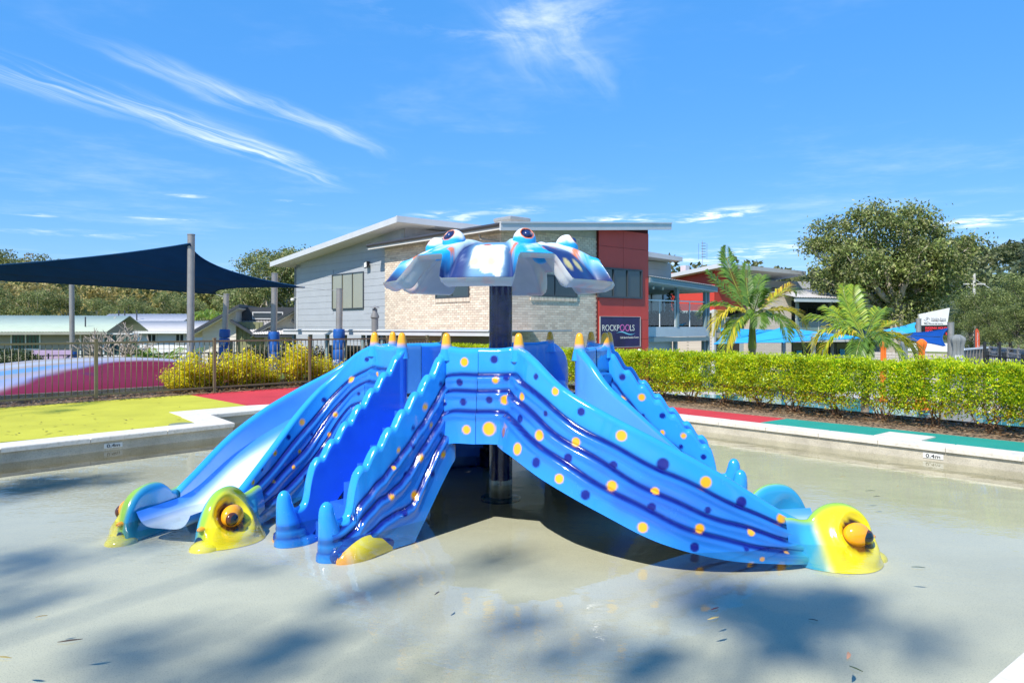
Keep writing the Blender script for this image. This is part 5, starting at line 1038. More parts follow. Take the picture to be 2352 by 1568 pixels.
for i, (px, Yd, h, lab) in enumerate([(2232, 90, 6.6, 'rounded dark tree behind the power pole'), (2275, 84, 7.0, 'tree right of the power pole, its crown crossing the wires'), (2325, 78, 7.6, 'tall dense tree at the right edge above the road'), (2385, 70, 7.6, 'dense tree cut by the right edge of the view'), (2290, 70, 4.6, 'low bushy tree at the roadside below the wires'), (2235, 74, 4.0, 'low bush-like tree beside the feather banner'), (2340, 64, 4.4, 'low leafy tree on the verge at the far right'), (2190, 92, 3.4, 'small tree behind the resort sign'), (2120, 84, 5.0, 'tree filling the gap below the large crown'), (2440, 64, 7.0, 'tree just past the right edge')]):
    q = V(px, 0, Yd); put_tree('roadside_tree', lab, rv[i % 3], (q[0], q[1], -1.2), h/10, i*1.9, 'trees along the road', barkm)
for i, (px, Yd, h) in enumerate([(1700, 75, 6.), (1800, 78, 6.), (900, 78, 7.2), (1000, 82, 7.), (1450, 90, 7)]): q = V(px, 0, Yd); put_tree('screen_tree', 'green tree hidden mostly behind the resort buildings, %s from the left' % ORD[[3, 4, 0, 1, 2][i]], rv[i % 3], (q[0], q[1], -1.2), h/10, i, 'trees behind the buildings', barkm)
# tree fern crown / palm beyond the cabins
q = V(478, 800, 52.); t = thing('tall_garden_palm', 'feathery green palm rising behind the cream cabins', 'palm', (q[0], q[1], -1.2)); rng = np.random.default_rng(7); MB().tube([(0, 0, -.2), (0, 0, 3.2)], .12, 8).build('trunk', barkm, t, True)
for i in range(14): o = link('frond', frond_mesh(rng, 1.9, .55+.4*rng.random(), .55+.4*rng.random(), PYG+PG, n=26), leafgloss, t); o.rotation_euler.z = i*2.4; o.location = (0, 0, 3.1)
# spreading gums on the entry side, behind the viewer: they throw the soft dappled shade over the pool
def shade_gum(lab, spots, zc, seed, base):
    """crown clumps hang on the sun rays through the shaded spots of the pool"""
    rng = np.random.default_rng(seed); mb = MB(); fork = np.array((0, 0, zc*.45)); limb(mb, (0, 0, -.4), fork, .42, .28, rng, .06, 6, 10); blobs = []
    for px, py, r, sq in spots:
        g = G(px, py, FLOOR); h = zc*(.85+.3*rng.random()); p = g+SUN*(h/SUN[2])-np.array((*base, 0)); blobs.append((p[0], p[1], p[2], r*.52, r*.52, r*.3)); limb(mb, fork, p, .09, .02, rng, .12, 5, 6)
    cm = crown('crown', blobs, 4*len(blobs), 22, .27, .19, GUM2, rng, .4); t = thing('gum_tree', lab, 'tree', (*base, 0), group='gums behind the viewer'); link('trunk', mb.me('trunk', True), palebark, t); link('crown', cm, leafm, t)
B0 = np.array((-1.2, 4.))+SUN[:2]*(27/SUN[2])
shade_gum('broad gum behind the viewpoint shading the left of the pool', [(60, 1290, .75, 1), (300, 1255, .6, 1), (560, 1290, .5, 1), (20, 1400, .5, 1), (330, 1490, .5, 1), (520, 1530, .55, 1), (700, 1480, .5, 1), (620, 1400, .35, 1), (850, 1370, .35, 1), (930, 1310, .32, 1), (1040, 1300, .28, 1), (120, 1110, 1.0, 1), (10, 1130, .8, 1), (250, 1100, .5, 1)], 27., 701, tuple(B0))
B1 = np.array((2., 3.6))+SUN[:2]*(25/SUN[2])
shade_gum('broad gum behind the viewpoint shading the right foreground', [(1000, 1530, .35, 1), (1180, 1440, .35, 1), (1300, 1510, .4, 1), (1480, 1540, .4, 1), (1640, 1370, .42, 1), (1760, 1400, .5, 1), (1880, 1410, .5, 1), (1800, 1470, .4, 1), (1950, 1380, .35, 1), (1660, 1490, .3, 1), (2150, 1480, .3, 1), (1150, 1290, .25, 1)], 25., 702, tuple(B1))
B2 = np.array((-9., 9.))+SUN[:2]*(24/SUN[2])
shade_gum('gum behind the viewpoint dappling the yellow deck', [(60, 960, 1.1, 1), (150, 985, .8, 1), (230, 965, .5, 1), (-60, 990, 1., 1)], 24., 703, tuple(B2))
# ================================================================== RESORT BUILDINGS
GZ = -1.25
C0 = p2(-.36, 25.); uL = p2(-.655, .756); nL = p2(-.756, -.655); uR = p2(.755, .655); nR = p2(.655, -.755)
LF = Face(C0, uL, nL); RF = Face(C0, uR, nR)
mortar = mat('mortar', (.46, .41, .34), .9, .1, 8.); brickm = vmat('cream_brick', rough=.85, var=.04, scale=3., bump=.05, bscale=50)
greym = mat('grey_fibre_cement', (.40, .42, .44), .6, .05, 1.5); redm = mat('red_panel_paint', (.60, .058, .036), .45, .06, 1.2); redj = mat('dark_red_joint', (.10, .01, .01), .8)
fasc = mat('light_grey_fascia', (.56, .57, .57), .45, .05, 2.); soff = mat('pale_soffit', (.66, .62, .55), .7, .04); gutt = mat('dark_brown_gutter', (.05, .045, .045), .4, .1); framem = mat('charcoal_window_frame', (.05, .06, .07), .4, .1)
blueg = mat('blue_grey_steel', (.20, .27, .28), .5, .06); palec = mat('pale_blue_grey_cladding', (.44, .50, .52), .65, .05)
def glass(name, col, rough=.03, spec=.9, trans=.0):
    m, N, L, b = nodes(name); pset(b, rough=rough, spec=spec); b.inputs['Base Color'].default_value = (*col, 1); return m
winm = glass('reflective_window_glass', (.035, .05, .048)); blindm = mat('olive_blind_behind_glass', (.30, .29, .20), .15, .06, .8, coat=.8); shutm = glass('dark_glass', (.02, .024, .026))
def clear_glass():
    m, N, L, b = nodes('balustrade_glass'); N.remove(b); gl = N.new('ShaderNodeBsdfGlossy'); gl.inputs['Roughness'].default_value = .02; tr = N.new('ShaderNodeBsdfTransparent'); tr.inputs[0].default_value = (.72, .80, .79, 1); mx = N.new('ShaderNodeMixShader'); mx.inputs[0].default_value = .10; L.new(tr.outputs[0], mx.inputs[1]); L.new(gl.outputs[0], mx.inputs[2]); L.new(mx.outputs[0], N['Material Output'].inputs[0]); return m
cglass = clear_glass(); frost = mat('frosted_green_glass', (.16, .25, .25), .2, .06, 1., coat=.5)
bld = thing('resort_building', 'two-storey resort building with grey cladding, cream brick and a red panelled bay', 'building', (0, 0, 0))
BC = [(.68, .56, .43), (.72, .60, .46), (.63, .51, .385), (.70, .585, .45), (.58, .47, .36)]
bv = []
for c in BC:
    me = MB().box((-.115, -.02, -.038), (.115, .012, .038)).me('brick'); setcol(me, np.array(c)); me.materials.append(brickm); bv.append(me)
def brick_wall(faces, parent, zt, budget=300):
    """faces: (Face, t0, t1, z0, z1, openings, wallobj). nearest bricks are single parts, the rest one joined part"""
    rng = np.random.default_rng(3); allb = []
    for fi, (fc, t0, t1, z0, z1, ops, w) in enumerate(faces):
        z = z0+.043; row = 0
        while z < z1-.03:
            t = t0+(.12 if row % 2 else 0.)
            if row % 2: allb.append((fi, t0+.055, z, .11))
            while t < t1-.02:
                ln = min(.23, t1-t)
                if ln > .05: allb.append((fi, t+ln/2, z, ln))
                t += .24
            z += .086; row += 1
    keep = []
    for fi, t, z, ln in allb:
        if any(a-.10 < t < b+.10 and c-.02 < z < e+.02 for a, b, c, e in faces[fi][5]): continue
        keep.append((fi, t, z, ln))
    def dist(k): fc = faces[k[0]][0]; p = fc.p(k[1], k[2]); return math.hypot(p[0], p[1])+(0 if (k[0] == 1 and k[2] > 1.0) else 5)
    keep.sort(key=dist); n = 0; rest = {fi: ([], [], []) for fi in range(len(faces))}
    for fi, t, z, ln in keep:
        fc, w = faces[fi][0], faces[fi][6]
        if n < budget and abs(ln-.23) < .01:
            o = link('brick', bv[rng.integers(0, 5)], None, w); o.location = fc.p(t, z, .0); o.rotation_euler.z = math.atan2(fc.d[1], fc.d[0])+(0 if (fc.d[0]*fc.n[1]-fc.d[1]*fc.n[0]) > 0 else 0); 
            if (fc.d[0]*fc.n[1]-fc.d[1]*fc.n[0]) < 0: o.rotation_euler.z += pi
            o.location = fc.p(t, z, .0); n += 1
        else:
            V_, F_, C_ = rest[fi]; b = len(V_); h = ln/2-.005
            V_ += [fc.p(t-h, z-.038, .012), fc.p(t+h, z-.038, .012), fc.p(t+h, z+.038, .012), fc.p(t-h, z+.038, .012), fc.p(t-h, z-.038, -.01), fc.p(t+h, z-.038, -.01), fc.p(t+h, z+.038, -.01), fc.p(t-h, z+.038, -.01)]
            F_ += [(b, b+1, b+2, b+3), (b, b+4, b+5, b+1), (b+3, b+2, b+6, b+7), (b, b+3, b+7, b+4), (b+1, b+5, b+6, b+2)]; C_ += [np.array(BC[rng.integers(0, 5)])*(.93+.14*rng.random())]*8
    for fi, (V_, F_, C_) in rest.items():
        if V_: o = link('brickwork', np_mesh('brickwork', np.array(V_), np.array(F_), False, np.array(C_)), brickm, faces[fi][6]); o['kind'] = 'stuff'
tBL = LF.at(884, 700)[0]; tGL = LF.at(669, 700)[0]; tRb = RF.at(1370, 700)[0]; tRe = RF.at(1484, 700)[0]
# openings
def op(fc, x0, y0, x1, y1, d=0.): a, za = fc.at(x0, y0, d); b, zb = fc.at(x1, y1, d); return min(a, b), max(a, b), min(za, zb), max(za, zb)
wl = op(LF, 1004, 636, 1077, 679); wr = op(RF, 1222, 632, 1322, 680); zr0 = 1.2
wlo = fbox(LF, 'brick_wall', mortar, bld, 0.0, tBL, GZ, 4.78, -.4, 0.); wro = fbox(RF, 'brick_wall', mortar, bld, -.0, tRb, GZ, 4.72, -.4, 0.)
brick_wall([(LF, .0, tBL, .55, 4.74, [wl], wlo), (RF, .0, tRb, .55, 4.92, [wr], wro)], bld, 4.8)
RF.quadbox(MB(), [(0, 4.70), (tRb, 4.70), (tRb, 5.15), (0, 4.78)], -.4, -.002).build('brick_gable', mortar, bld)
for fc, o in ((LF, wl), (RF, wr)):
    fbox(fc, 'reveal', mortar, bld, o[0], o[1], o[2], o[3], -.12, .004) if False else None
    window(fc, bld, o[0], o[1], o[2], o[3], framem, 2, .016, glass=winm, fw=.05, proud=.045)
    k = int((o[1]-o[0]+.2)/.086)
    for i in range(k):
        me = fc.quadbox(MB(), [(o[0]-.1+i*.086, o[2]-.20), (o[0]-.1+i*.086+.076, o[2]-.20), (o[0]-.1+i*.086+.076, o[2]-.055), (o[0]-.1+i*.086, o[2]-.055)], .05, -.02).me('sill_brick'); setcol(me, np.array(BC[i % 5])*.95); link('sill_brick', me, brickm, bld)
# grey clad wing: boards, window, roof
GFc = Face(C0+nL*-.25, uL, nL); fbox(GFc, 'grey_wall', greym, bld, tBL, tGL, GZ, 4.6, -.5, -.02)
zrf = lambda t: np.interp(t, [tBL-1.5, tGL+.8], [5.62, 4.62])
GFc.quadbox(MB(), [(tBL-1.0, 4.5), (tGL, 4.5), (tGL, zrf(tGL)), (tBL-1.0, zrf(tBL-1.0))], -.5, -.02).build('grey_gable', greym, bld)
gw = op(GFc, 765, 633, 835, 706)
z = .9
while z < 5.5:
    z1 = z+.285; tl = tGL
    if z1 > zrf(tGL): tl = tBL-1.5+(5.62-z1)*(tGL+.8-tBL+1.5)/1.0
    tl = min(tl, tGL)
    if tl > tBL-.9:
        for a, b in ([(tBL-.9 if z > 4.7 else tBL, tl)] if (z1 < gw[2] or z > gw[3]) else [(tBL, gw[0]), (gw[1], tl)]):
            if b-a > .1: fbox(GFc, 'cladding_board', greym, bld, a, b, z, z1, -.02, .0)
    z += .296
window(GFc, bld, gw[0], gw[1], gw[2], gw[3], framem, 3, .0, glass=blindm, fw=.045, proud=.05)
fbox(GFc, 'corner_trim', mat('slate_trim', (.16, .17, .18), .5), bld, tGL-.02, tGL+.12, GZ, 4.55, -.3, .03)
def skill(name, fc, t0, t1, za, zb, d0, d1, th, m_, parent):     # roof slab sloping along t
    return fc.quadbox(MB(), [(t0, za), (t1, zb), (t1, zb+th), (t0, za+th)], d0, d1).build(name, m_, parent)
skill('grey_wing_roof', GFc, tBL-1.9, tGL+1.1, zrf(tBL-1.9)+.02, zrf(tGL+1.1)+.02, -9, .85, .10, fasc, bld); skill('grey_wing_fascia', GFc, tBL-1.93, tGL+1.13, zrf(tBL-1.9)-.06, zrf(tGL+1.1)-.06, .85, .90, .24, fasc, bld); skill('soffit', GFc, tBL-1.8, tGL+1.0, zrf(tBL-1.8)-.05, zrf(tGL+1.0)-.05, -1, .84, .05, soff, bld)
fbox(GFc, 'end_fascia', fasc, bld, tBL-1.97, tBL-1.90, zrf(tBL-1.9)-.04, zrf(tBL-1.9)+.20, -9, .90); fbox(GFc, 'return_wall', mat('warm_grey_wall', (.36, .34, .33), .7), bld, tBL-1.1, tBL-.95, 4.5, zrf(tBL-1.)-.06, -5, -.03)
# brick wing roof: gutter edge on the left, rising fascia on the right
o = .5; pts = [LF.p(tBL+.6, 4.83, o), (C0+nL*o+nR*o)[0:2], RF.p(9.15, 0, o)]
a = np.r_[LF.p(tBL+.55, 0, o)[:2], 4.80]; b = np.r_[C0+nL*o+nR*o, 4.80]; c = np.r_[RF.p(8.6, 0, o)[:2], 5.62]; e = np.r_[(np.array(LF.p(tBL+.55, 0, o)[:2])+uR*9.1), 5.62]
MB().add([a, b, c, e, a+np.array((0, 0, .1)), b+np.array((0, 0, .1)), c+np.array((0, 0, .1)), e+np.array((0, 0, .1))], [(0, 1, 2, 3), (7, 6, 5, 4), (0, 4, 5, 1), (1, 5, 6, 2), (2, 6, 7, 3), (3, 7, 4, 0)]).build('brick_wing_roof', soff, bld)
MB().tube([a+np.array((0, 0, .06)), b+np.array((0, 0, .06))], .07, 8).build('gutter', gutt, bld, True); LF.quadbox(MB(), [(tBL+.55, 4.70), (-o+.0, 4.70), (-o, 4.86), (tBL+.55, 4.86)], o-.01, o-.06).build('eave_fascia', soff, bld)
RF.quadbox(MB(), [(-o, 4.66), (8.63, 5.46), (8.63, 5.74), (-o, 4.93)], o+.06, o).build('rake_fascia', fasc, bld); RF.quadbox(MB(), [(-o, 4.90), (8.64, 5.71), (8.64, 5.76), (-o, 4.95)], o+.09, o-.1).build('fascia_capping', fasc, bld)
corr('roof_sheet', (np.r_[a[:2], 4.915], np.r_[b[:2], 4.915], np.r_[c[:2], 5.735], np.r_[e[:2], 5.735]), roofw, bld, .2, .015)
t1_, z1_ = LF.at(1140, 548, .1); MB().tube([LF.p(.75, 4.66, .35), LF.p(.75, 4.52, .3), LF.p(.35, 4.42, .06), LF.p(.12, 4.40, .05), LF.p(.12, .9, .05)], .045, 8).build('downpipe', mat('taupe_downpipe', (.42, .36, .30), .5), bld, True)
# kitchen exhaust cowl
ex = V(1176, 515, 28.); q = lambda w, z: [(ex[0]+sx*w*.5*uR[0]+sy*w*.5*uL[0], ex[1]+sx*w*.5*uR[1]+sy*w*.5*uL[1], z) for sx, sy in ((-1, -1), (1, -1), (1, 1), (-1, 1))]
cw = MB(); lv_ = [(.62, 5.0), (.62, 5.15), (1.0, 5.50), (1.0, 5.58), (.85, 5.62)]
for (w0, z0), (w1, z1) in zip(lv_[:-1], lv_[1:]): cw.hexa(q(w0, z0)+q(w1, z1))
cw.build('exhaust_cowl', mat('zinc_cowl', (.42, .42, .40), .45, .1, 5., metal=.4), bld)
# red bay: joints behind proud panels, window, sign
rb = fbox(RF, 'red_bay', redj, bld, tRb, tRe, GZ, 5.2, -.4, .10); RF.quadbox(MB(), [(tRb, 5.18), (tRe, 5.18), (tRe, 5.42), (tRb, 5.22)], -.4, .10).build('red_bay_head', redj, bld)
rw = op(RF, 1372, 616, 1471, 683, .12); tm = RF.at(1426, 600)[0]; zj = [GZ, .40, 1.15, 2.02, 3.02, 4.05, 5.24]
zj = [GZ]+[RF.at(1484, 734+dy)[1] for dy in (44,)]+[RF.at(1484, yy)[1] for yy in (734, 684, 632, 576)]+[5.26]
zj = sorted(zj)
for i in range(len(zj)-1):
    for a_, b_ in ((tRb, tm), (tm, tRe)):
        segs = [(zj[i]+.006, zj[i+1]-.006)]
        if segs[0][1] > rw[2]+.02 and segs[0][0] < rw[3]-.02:
            lo, hi = segs[0]; segs = [s for s in ((lo, min(hi, rw[2]-.03)), (max(lo, rw[3]+.03), hi)) if s[1]-s[0] > .04]
        for lo, hi in segs: fbox(RF, 'red_panel', redm, rb, a_+.006, b_-.006, lo, hi, .10, .125)
fbox(RF, 'red_panel', redm, rb, rw[1]+.06, tRe-.006, rw[2]-.03, rw[3]+.03, .10, .124); window(RF, bld, rw[0]+.05, rw[1]-.02, rw[2], rw[3], framem, 3, .13, glass=winm, fw=.06, proud=.07)
sg = thing('cafe_sign', 'dark purple sign reading ROCKPOOLS with a wave, fixed to the red wall', 'sign'); so_b = op(RF, 1379, 727, 1470, 795, .15); signm = mat('deep_purple_sign', (.022, .014, .06), .3, .2, 1.5, col2=(.03, .018, .08))
fbox(RF, 'panel', signm, sg, *so_b, .126, .15); sw = so_b[1]-so_b[0]; sh = so_b[3]-so_b[2]; tx = lambda u, v: RF.p(so_b[0]+sw*u, so_b[2]+sh*v, .155); cr_ = mat('cream_letter', (.80, .74, .62), .5, .02); pk_ = mat('pink_letter', (.75, .16, .42), .5, .02); aq = mat('aqua_wave', (.22, .56, .66), .5, .02)
R3 = (uR[0], uR[1], 0); place_text('ROCKP', .3, cr_, sg, tx(.255, .635), R3, (0, 0, 1), width=sw*.42, height=sh*.20); place_text('OO', .3, pk_, sg, tx(.605, .635), R3, (0, 0, 1), width=sw*.25, height=sh*.23); place_text('LS', .3, cr_, sg, tx(.795, .635), R3, (0, 0, 1), width=sw*.115, height=sh*.20); place_text('Cafe Bar & Function Centre', .1, cr_, sg, tx(.725, .31), R3, (0, 0, 1), width=sw*.48, height=sh*.07)
k = np.linspace(0, 1, 24); top = [(.38+.5*q_, .455+.045*sin(q_*2*pi)+.022*sin(pi*q_)) for q_ in k]; bot = [(.38+.5*q_, .455+.045*sin(q_*2*pi)-.022*sin(pi*q_)) for q_ in k]; mb = MB(); mb.add([tx(*a_) for a_ in top]+[tx(*a_) for a_ in bot], [(i, 24+i, 25+i, i+1) for i in range(23)]); mb.build('wave', aq, sg)
fr_ = MB()
for a_, b_, c_, e_ in ((-.012, 1.012, -.015, 0), (-.012, 1.012, 1, 1.015), (-.012, 0, 0, 1), (1, 1.012, 0, 1)): RF.box(fr_, so_b[0]+sw*a_, so_b[0]+sw*b_, so_b[2]+sh*c_, so_b[2]+sh*e_, .126, .165)
fr_.build('frame', mat('sign_edge', (.45, .42, .38), .5), sg)
fl = thing('flood_light', 'twin floodlight on the grey clad wall beside the brick', 'lamp'); ft, fz = GFc.at(848, 608); fbox(GFc, 'bracket', blackm, fl, ft-.03, ft+.03, fz-.03, fz+.15, 0, .12); GFc.quadbox(MB(), [(ft-.16, fz-.12), (ft+.1, fz-.16), (ft+.12, fz+.10), (ft-.14, fz+.14)], .12, .2).build('head', blackm, fl); GFc.quadbox(MB(), [(ft-.13, fz-.1), (ft+.07, fz-.13), (ft+.09, fz+.07), (ft-.11, fz+.11)], .2, .21).build('lens', trimw, fl)
cm_ = thing('security_camera', 'small white dome camera with conduit on the grey wall near its left corner', 'camera'); ft, fz = GFc.at(684, 688); MB().tube([GFc.p(ft, 1.3, .03), GFc.p(ft, fz+.1, .03), GFc.p(ft+.25, fz+.1, .1)], .025, 6).build('conduit', trimw, cm_, True); MB().lathe([(.02, -.1), (.09, -.06), (.1, .0), (.06, .06)], 12, GFc.p(ft+.3, fz+.02, .15)).build('dome', trimw, cm_, True)
ft, fz = RF.at(1466, 804, .13); tag(MB().lathe([(.09, 0), (.09, .03), (.05, .1), (.02, .11)], 14, RF.p(ft, fz-.05, .18)).build('wall_sensor', trimw, None, True), 'small round white fitting low on the red wall', 'light')
# flue on the carport roof
fq = V(861, 765, 23.8); fu = thing('roof_flue', 'grey metal flue with a cowl standing on the flat carport roof', 'flue', (fq[0], fq[1], 1.35)); zm = mat('grey_flue', (.22, .21, .20), .5, .1); MB().lathe([(.11, 0), (.11, .42), (.14, .45), (.14, .50), (.08, .62), (.08, .74)], 16).build('pipe', zm, fu, True); MB().lathe([(.16, .77), (.13, .80), (.02, .83)], 16).build('cowl_cap', zm, fu, True); MB().box((-.02, -.07, .72), (.02, .07, .79)).build('cowl_strut', zm, fu)
# carport: flat roof seen edge-on, fascia, posts, back wall
cp = thing('carport', 'long flat-roofed carport with pale fascia below the grey and brick walls', 'carport'); A = V(653, 752, 26.5); B = V(1126, 762, 21.2); d = (B-A)[:2]; L = np.linalg.norm(d); d /= L; n = p2(d[1], -d[0]); CF = Face(A[:2], d, n)
CF.quadbox(MB(), [(0, 1.24), (L, 1.24), (L, 1.42), (0, 1.42)], 0, .05).build('fascia', fasc, cp); CF.quadbox(MB(), [(0, 1.375), (L, 1.375), (L, 1.40), (0, 1.40)], .05, .09).build('gutter_lip', fasc, cp); fbox(CF, 'deck_roof', roofw, cp, .0, L, 1.36, 1.40, -4.6, -.002)
fbox(CF, 'back_wall', charm, cp, 0, L-4.2, GZ, 1.2, -4.2, -4.0); fbox(CF, 'brick_return', mat('tan_brickwork', (.42, .35, .27), .9, .12, 9., .3, 30.), cp, L-4.4, L+.3, GZ, 1.23, -1.2, -1.0)
for i in range(6): t = .3+i*(L-4.8)/5; fbox(CF, 'carport_post', blueg, cp, t, t+.1, GZ, 1.24, -.2, -.1)
for i in range(5): fbox(CF, 'screen_board', mat('grey_screen', (.26, .27, .25), .7) if i == 0 else MATS['grey_screen'], cp, .5, L-4.6, GZ+.3+i*.36, GZ+.3+i*.36+.34, -1.55, -1.5)
for i in range(6): fbox(CF, 'vent_slat', charm, cp, L-3.2+i*.1, L-3.2+i*.1+.05, .75, 1.0, -.99, -.96)
# ---- balcony wing
bal = thing('balcony_wing', 'blue-grey steel balcony wing with glass balustrade right of the red bay', 'building'); tB0, tB1 = tRe+.02, RF.at(1631, 750)[0]
RFb = Face(C0-nR*.1, uR, nR); zS = 1.50
fbox(RFb, 'slab_edge', palec, bal, tB0, tB1, zS-.42, zS, -3.2, .0); fbox(RFb, 'gutter_beam', blueg, bal, tB0, tB1, zS-.62, zS-.44, -.1, .06); fbox(RFb, 'ground_wall', palec, bal, tB0, tB0+2.3, GZ, zS-.44, -3.4, -.35)
for i in range(6): fbox(RFb, 'cladding_board', palec, bal, tB0, tB0+2.28, GZ+.1+i*.34, GZ+.1+i*.34+.33, -.35, -.335)
window(RFb, bal, tB0+.1, tB0+1.3, GZ, .35, framem, 2, -.33, glass=shutm, fw=.07)
tU0 = RFb.at(1478, 620, -3.1)[0]; tU1 = RFb.at(1541, 620, -3.1)[0]; zU = RFb.at(1541, 604, -3.1)[1]
fbox(RFb, 'upper_wall', palec, bal, tU0-1.5, tU1, zS, zU, -6.5, -3.1)
for i in range(int((zU-zS)/.305)): fbox(RFb, 'cladding_board', palec if i < 6 else greym, bal, tU0-1.5, tU1, zS+.02+i*.305, zS+.02+i*.305+.295, -3.1, -3.085)
window(RFb, bal, tU0-.3, RFb.at(1520, 700, -3.1)[0], zS+.02, zS+2.0, framem, 2, -3.08, glass=mat('pale_door_glass', (.30, .34, .30), .1, .1, coat=.8), fw=.08)
tU2 = RFb.at(1568, 600, -2.2)[0]; zR = RFb.at(1568, 600, -2.2)[1]; RFb.quadbox(MB(), [(tU0-2, zR+.10), (tU2, zR), (tU2, zR+.20), (tU0-2, zR+.34)], -7.5, -2.2).build('upper_roof', fasc, bal)
corr('balcony_roof', (RFb.p(tB0, 3.55, .35), RFb.p(tB1+.35, 3.30, .35), RFb.p(tB1+.35, 3.42, -3.4), RFb.p(tB0, 3.70, -3.4)), roofw, bal, .16, .015); RFb.quadbox(MB(), [(tB0, 3.30), (tB1+.3, 3.05), (tB1+.3, 3.26), (tB0, 3.51)], .20, .30).build('roof_beam', blueg, bal); RFb.quadbox(MB(), [(tB0, 3.28), (tB1+.2, 3.03), (tB1+.2, 3.06), (tB0, 3.31)], -3., .18).build('ceiling', palec, bal)
for px in (1483+80/2.08, 1614): pass
for t in (RFb.at(1557, 700)[0], tB1-.16): fbox(RFb, 'steel_post', blueg, bal, t-.07, t+.07, zS, 3.2, -.12, .02); fbox(RFb, 'steel_post', blueg, bal, t-.07, t+.07, GZ, zS-.63, -.2, -.06)
fbox(RFb, 'steel_post', blueg, bal, tB1-.0, tB1+.1, GZ, 3.1, -.12, .02)
nt_ = 5; ts = np.linspace(tB0+.03, tB1-.25, nt_)
for a_, b_ in zip(ts[:-1], ts[1:]):
    fbox(RFb, 'glass_pane', cglass, bal, a_+.05, b_-.05, zS+.06, zS+1.0, -.07, -.058); MB().tube([RFb.p(a_, zS, -.065), RFb.p(a_, zS+1.08, -.065)], .025, 8).build('baluster', trimw, bal, True)
MB().tube([RFb.p(tB0, zS+1.1, -.065), RFb.p(tB1-.2, zS+1.1, -.065)], .03, 8).build('handrail', trimw, bal, True)
for i, px in enumerate((1500, 1522, 1600, 1588)): lt, lz = RFb.at(px, 655, -.4); tag(MB().lathe([(.02, .08), (.05, .06), (.06, 0), (.03, -.05)], 10, RFb.p(lt, 3.12, -.4)).build('string_light', trimw, None, True), 'small round light under the balcony roof, %s from the left' % ['first', 'second', 'fourth', 'third'][i], 'light', 'lights under the balcony roof')
pt, pz = RFb.at(1545, 740, -1.0); pp_ = RFb.p(pt, zS, -1.0); bush('tall dark pot plant standing on the balcony', (pp_[0], pp_[1], zS), .35, .35, 1.55, 120, DK, .16, 500, 'pot_plant', 'plant')
for i, (px, d_) in enumerate([(1500, -1.4), (1530, -1.7), (1580, -1.3), (1605, -1.6)]): pt, _ = RFb.at(px, 740, d_); pp_ = RFb.p(pt, zS, d_); bush('leafy tub plant behind the balcony glass, %s from the left' % ORD[i], (pp_[0], pp_[1], zS), .55, .45, .7, 121+i, DK, .13, 600, 'tub_plant', 'plant', 'tub plants on the balcony')
# under-balcony brick columns and dark louvre door
b2 = Face(C0-nR*3.2, uR, nR); fbox(b2, 'rear_wall', mortar, bal, tB0+2.2, tB1+.6, GZ, zS-.45, -.4, 0)
tb_, _ = b2.at(1498+60, 790); fbox(b2, 'brick_pier', mat('pale_brick_pier', (.60, .53, .45), .9, .1, 9., .3, 30.), bal, tB0+2.4, tB0+3.0, GZ, zS-.45, 0, .25); fbox(b2, 'louvre_door', charm, bal, tB0+3.4, tB1+.2, GZ, .75, 0, .05)
for i in range(14): fbox(b2, 'louvre', framem, bal, tB0+3.45, tB1+.15, GZ+.1+i*.13, GZ+.1+i*.13+.1, .05, .07)
# ---- red gable building beyond
rg = thing('red_gable_building', 'second resort block with red gable, cream brick and shaded terrace behind the palms', 'building'); oR = V(1641, 750, 43.)[:2]; R1 = Face(oR, uR, nR); L1 = Face(oR, uL, nL)
def rfx(fc, x0, y0, x1, y1, d=0.): return op(fc, x0, y0, x1, y1, d)
brf = mat('cream_brickwork_far', (.60, .52, .42), .9, .08, 6., .3, 24.)
def brickwork_far():
    m, N, L, b = nodes('cream_brick_courses_far'); pset(b, rough=.9, spec=.2); tc = N.new('ShaderNodeTexCoord'); mp = N.new('ShaderNodeMapping'); mp.inputs['Rotation'].default_value = (pi/2, 0, 0)
    sp = N.new('ShaderNodeSeparateXYZ'); L.new(tc.outputs['Object'], sp.inputs[0]); ad = N.new('ShaderNodeMath'); ad.operation = 'ADD'; L.new(sp.outputs[0], ad.inputs[0]); L.new(sp.outputs[1], ad.inputs[1]); cb_ = N.new('ShaderNodeCombineXYZ'); L.new(ad.outputs[0], cb_.inputs[0]); L.new(sp.outputs[2], cb_.inputs[1])
    br = N.new('ShaderNodeTexBrick'); br.inputs['Scale'].default_value = 1.; br.inputs['Brick Width'].default_value = .33; br.inputs['Row Height'].default_value = .086; br.inputs['Mortar Size'].default_value = .008; br.inputs['Color1'].default_value = (.58, .50, .42, 1); br.inputs['Color2'].default_value = (.64, .56, .47, 1); br.inputs['Mortar'].default_value = (.38, .33, .28, 1); L.new(cb_.outputs[0], br.inputs['Vector']); L.new(br.outputs['Color'], b.inputs['Base Color']); return m
brf = brickwork_far()
fbox(R1, 'lower_wall', brf, rg, 0, 7.4, GZ, 1.15, -8, -.02); fbox(R1, 'upper_wall', brf, rg, 2.2, 7.4, 1.15, 4.1, -8, -1.6); R1.quadbox(MB(), [(0, 2.5), (3.6, 2.5), (3.6, 4.45), (0, 4.78)], -8, .0).build('red_wall', redm, rg); L1.quadbox(MB(), [(0, 2.45), (4.2, 2.45), (4.2, 4.25), (0, 4.78)], -3, .0).build('red_wall', redm, rg)
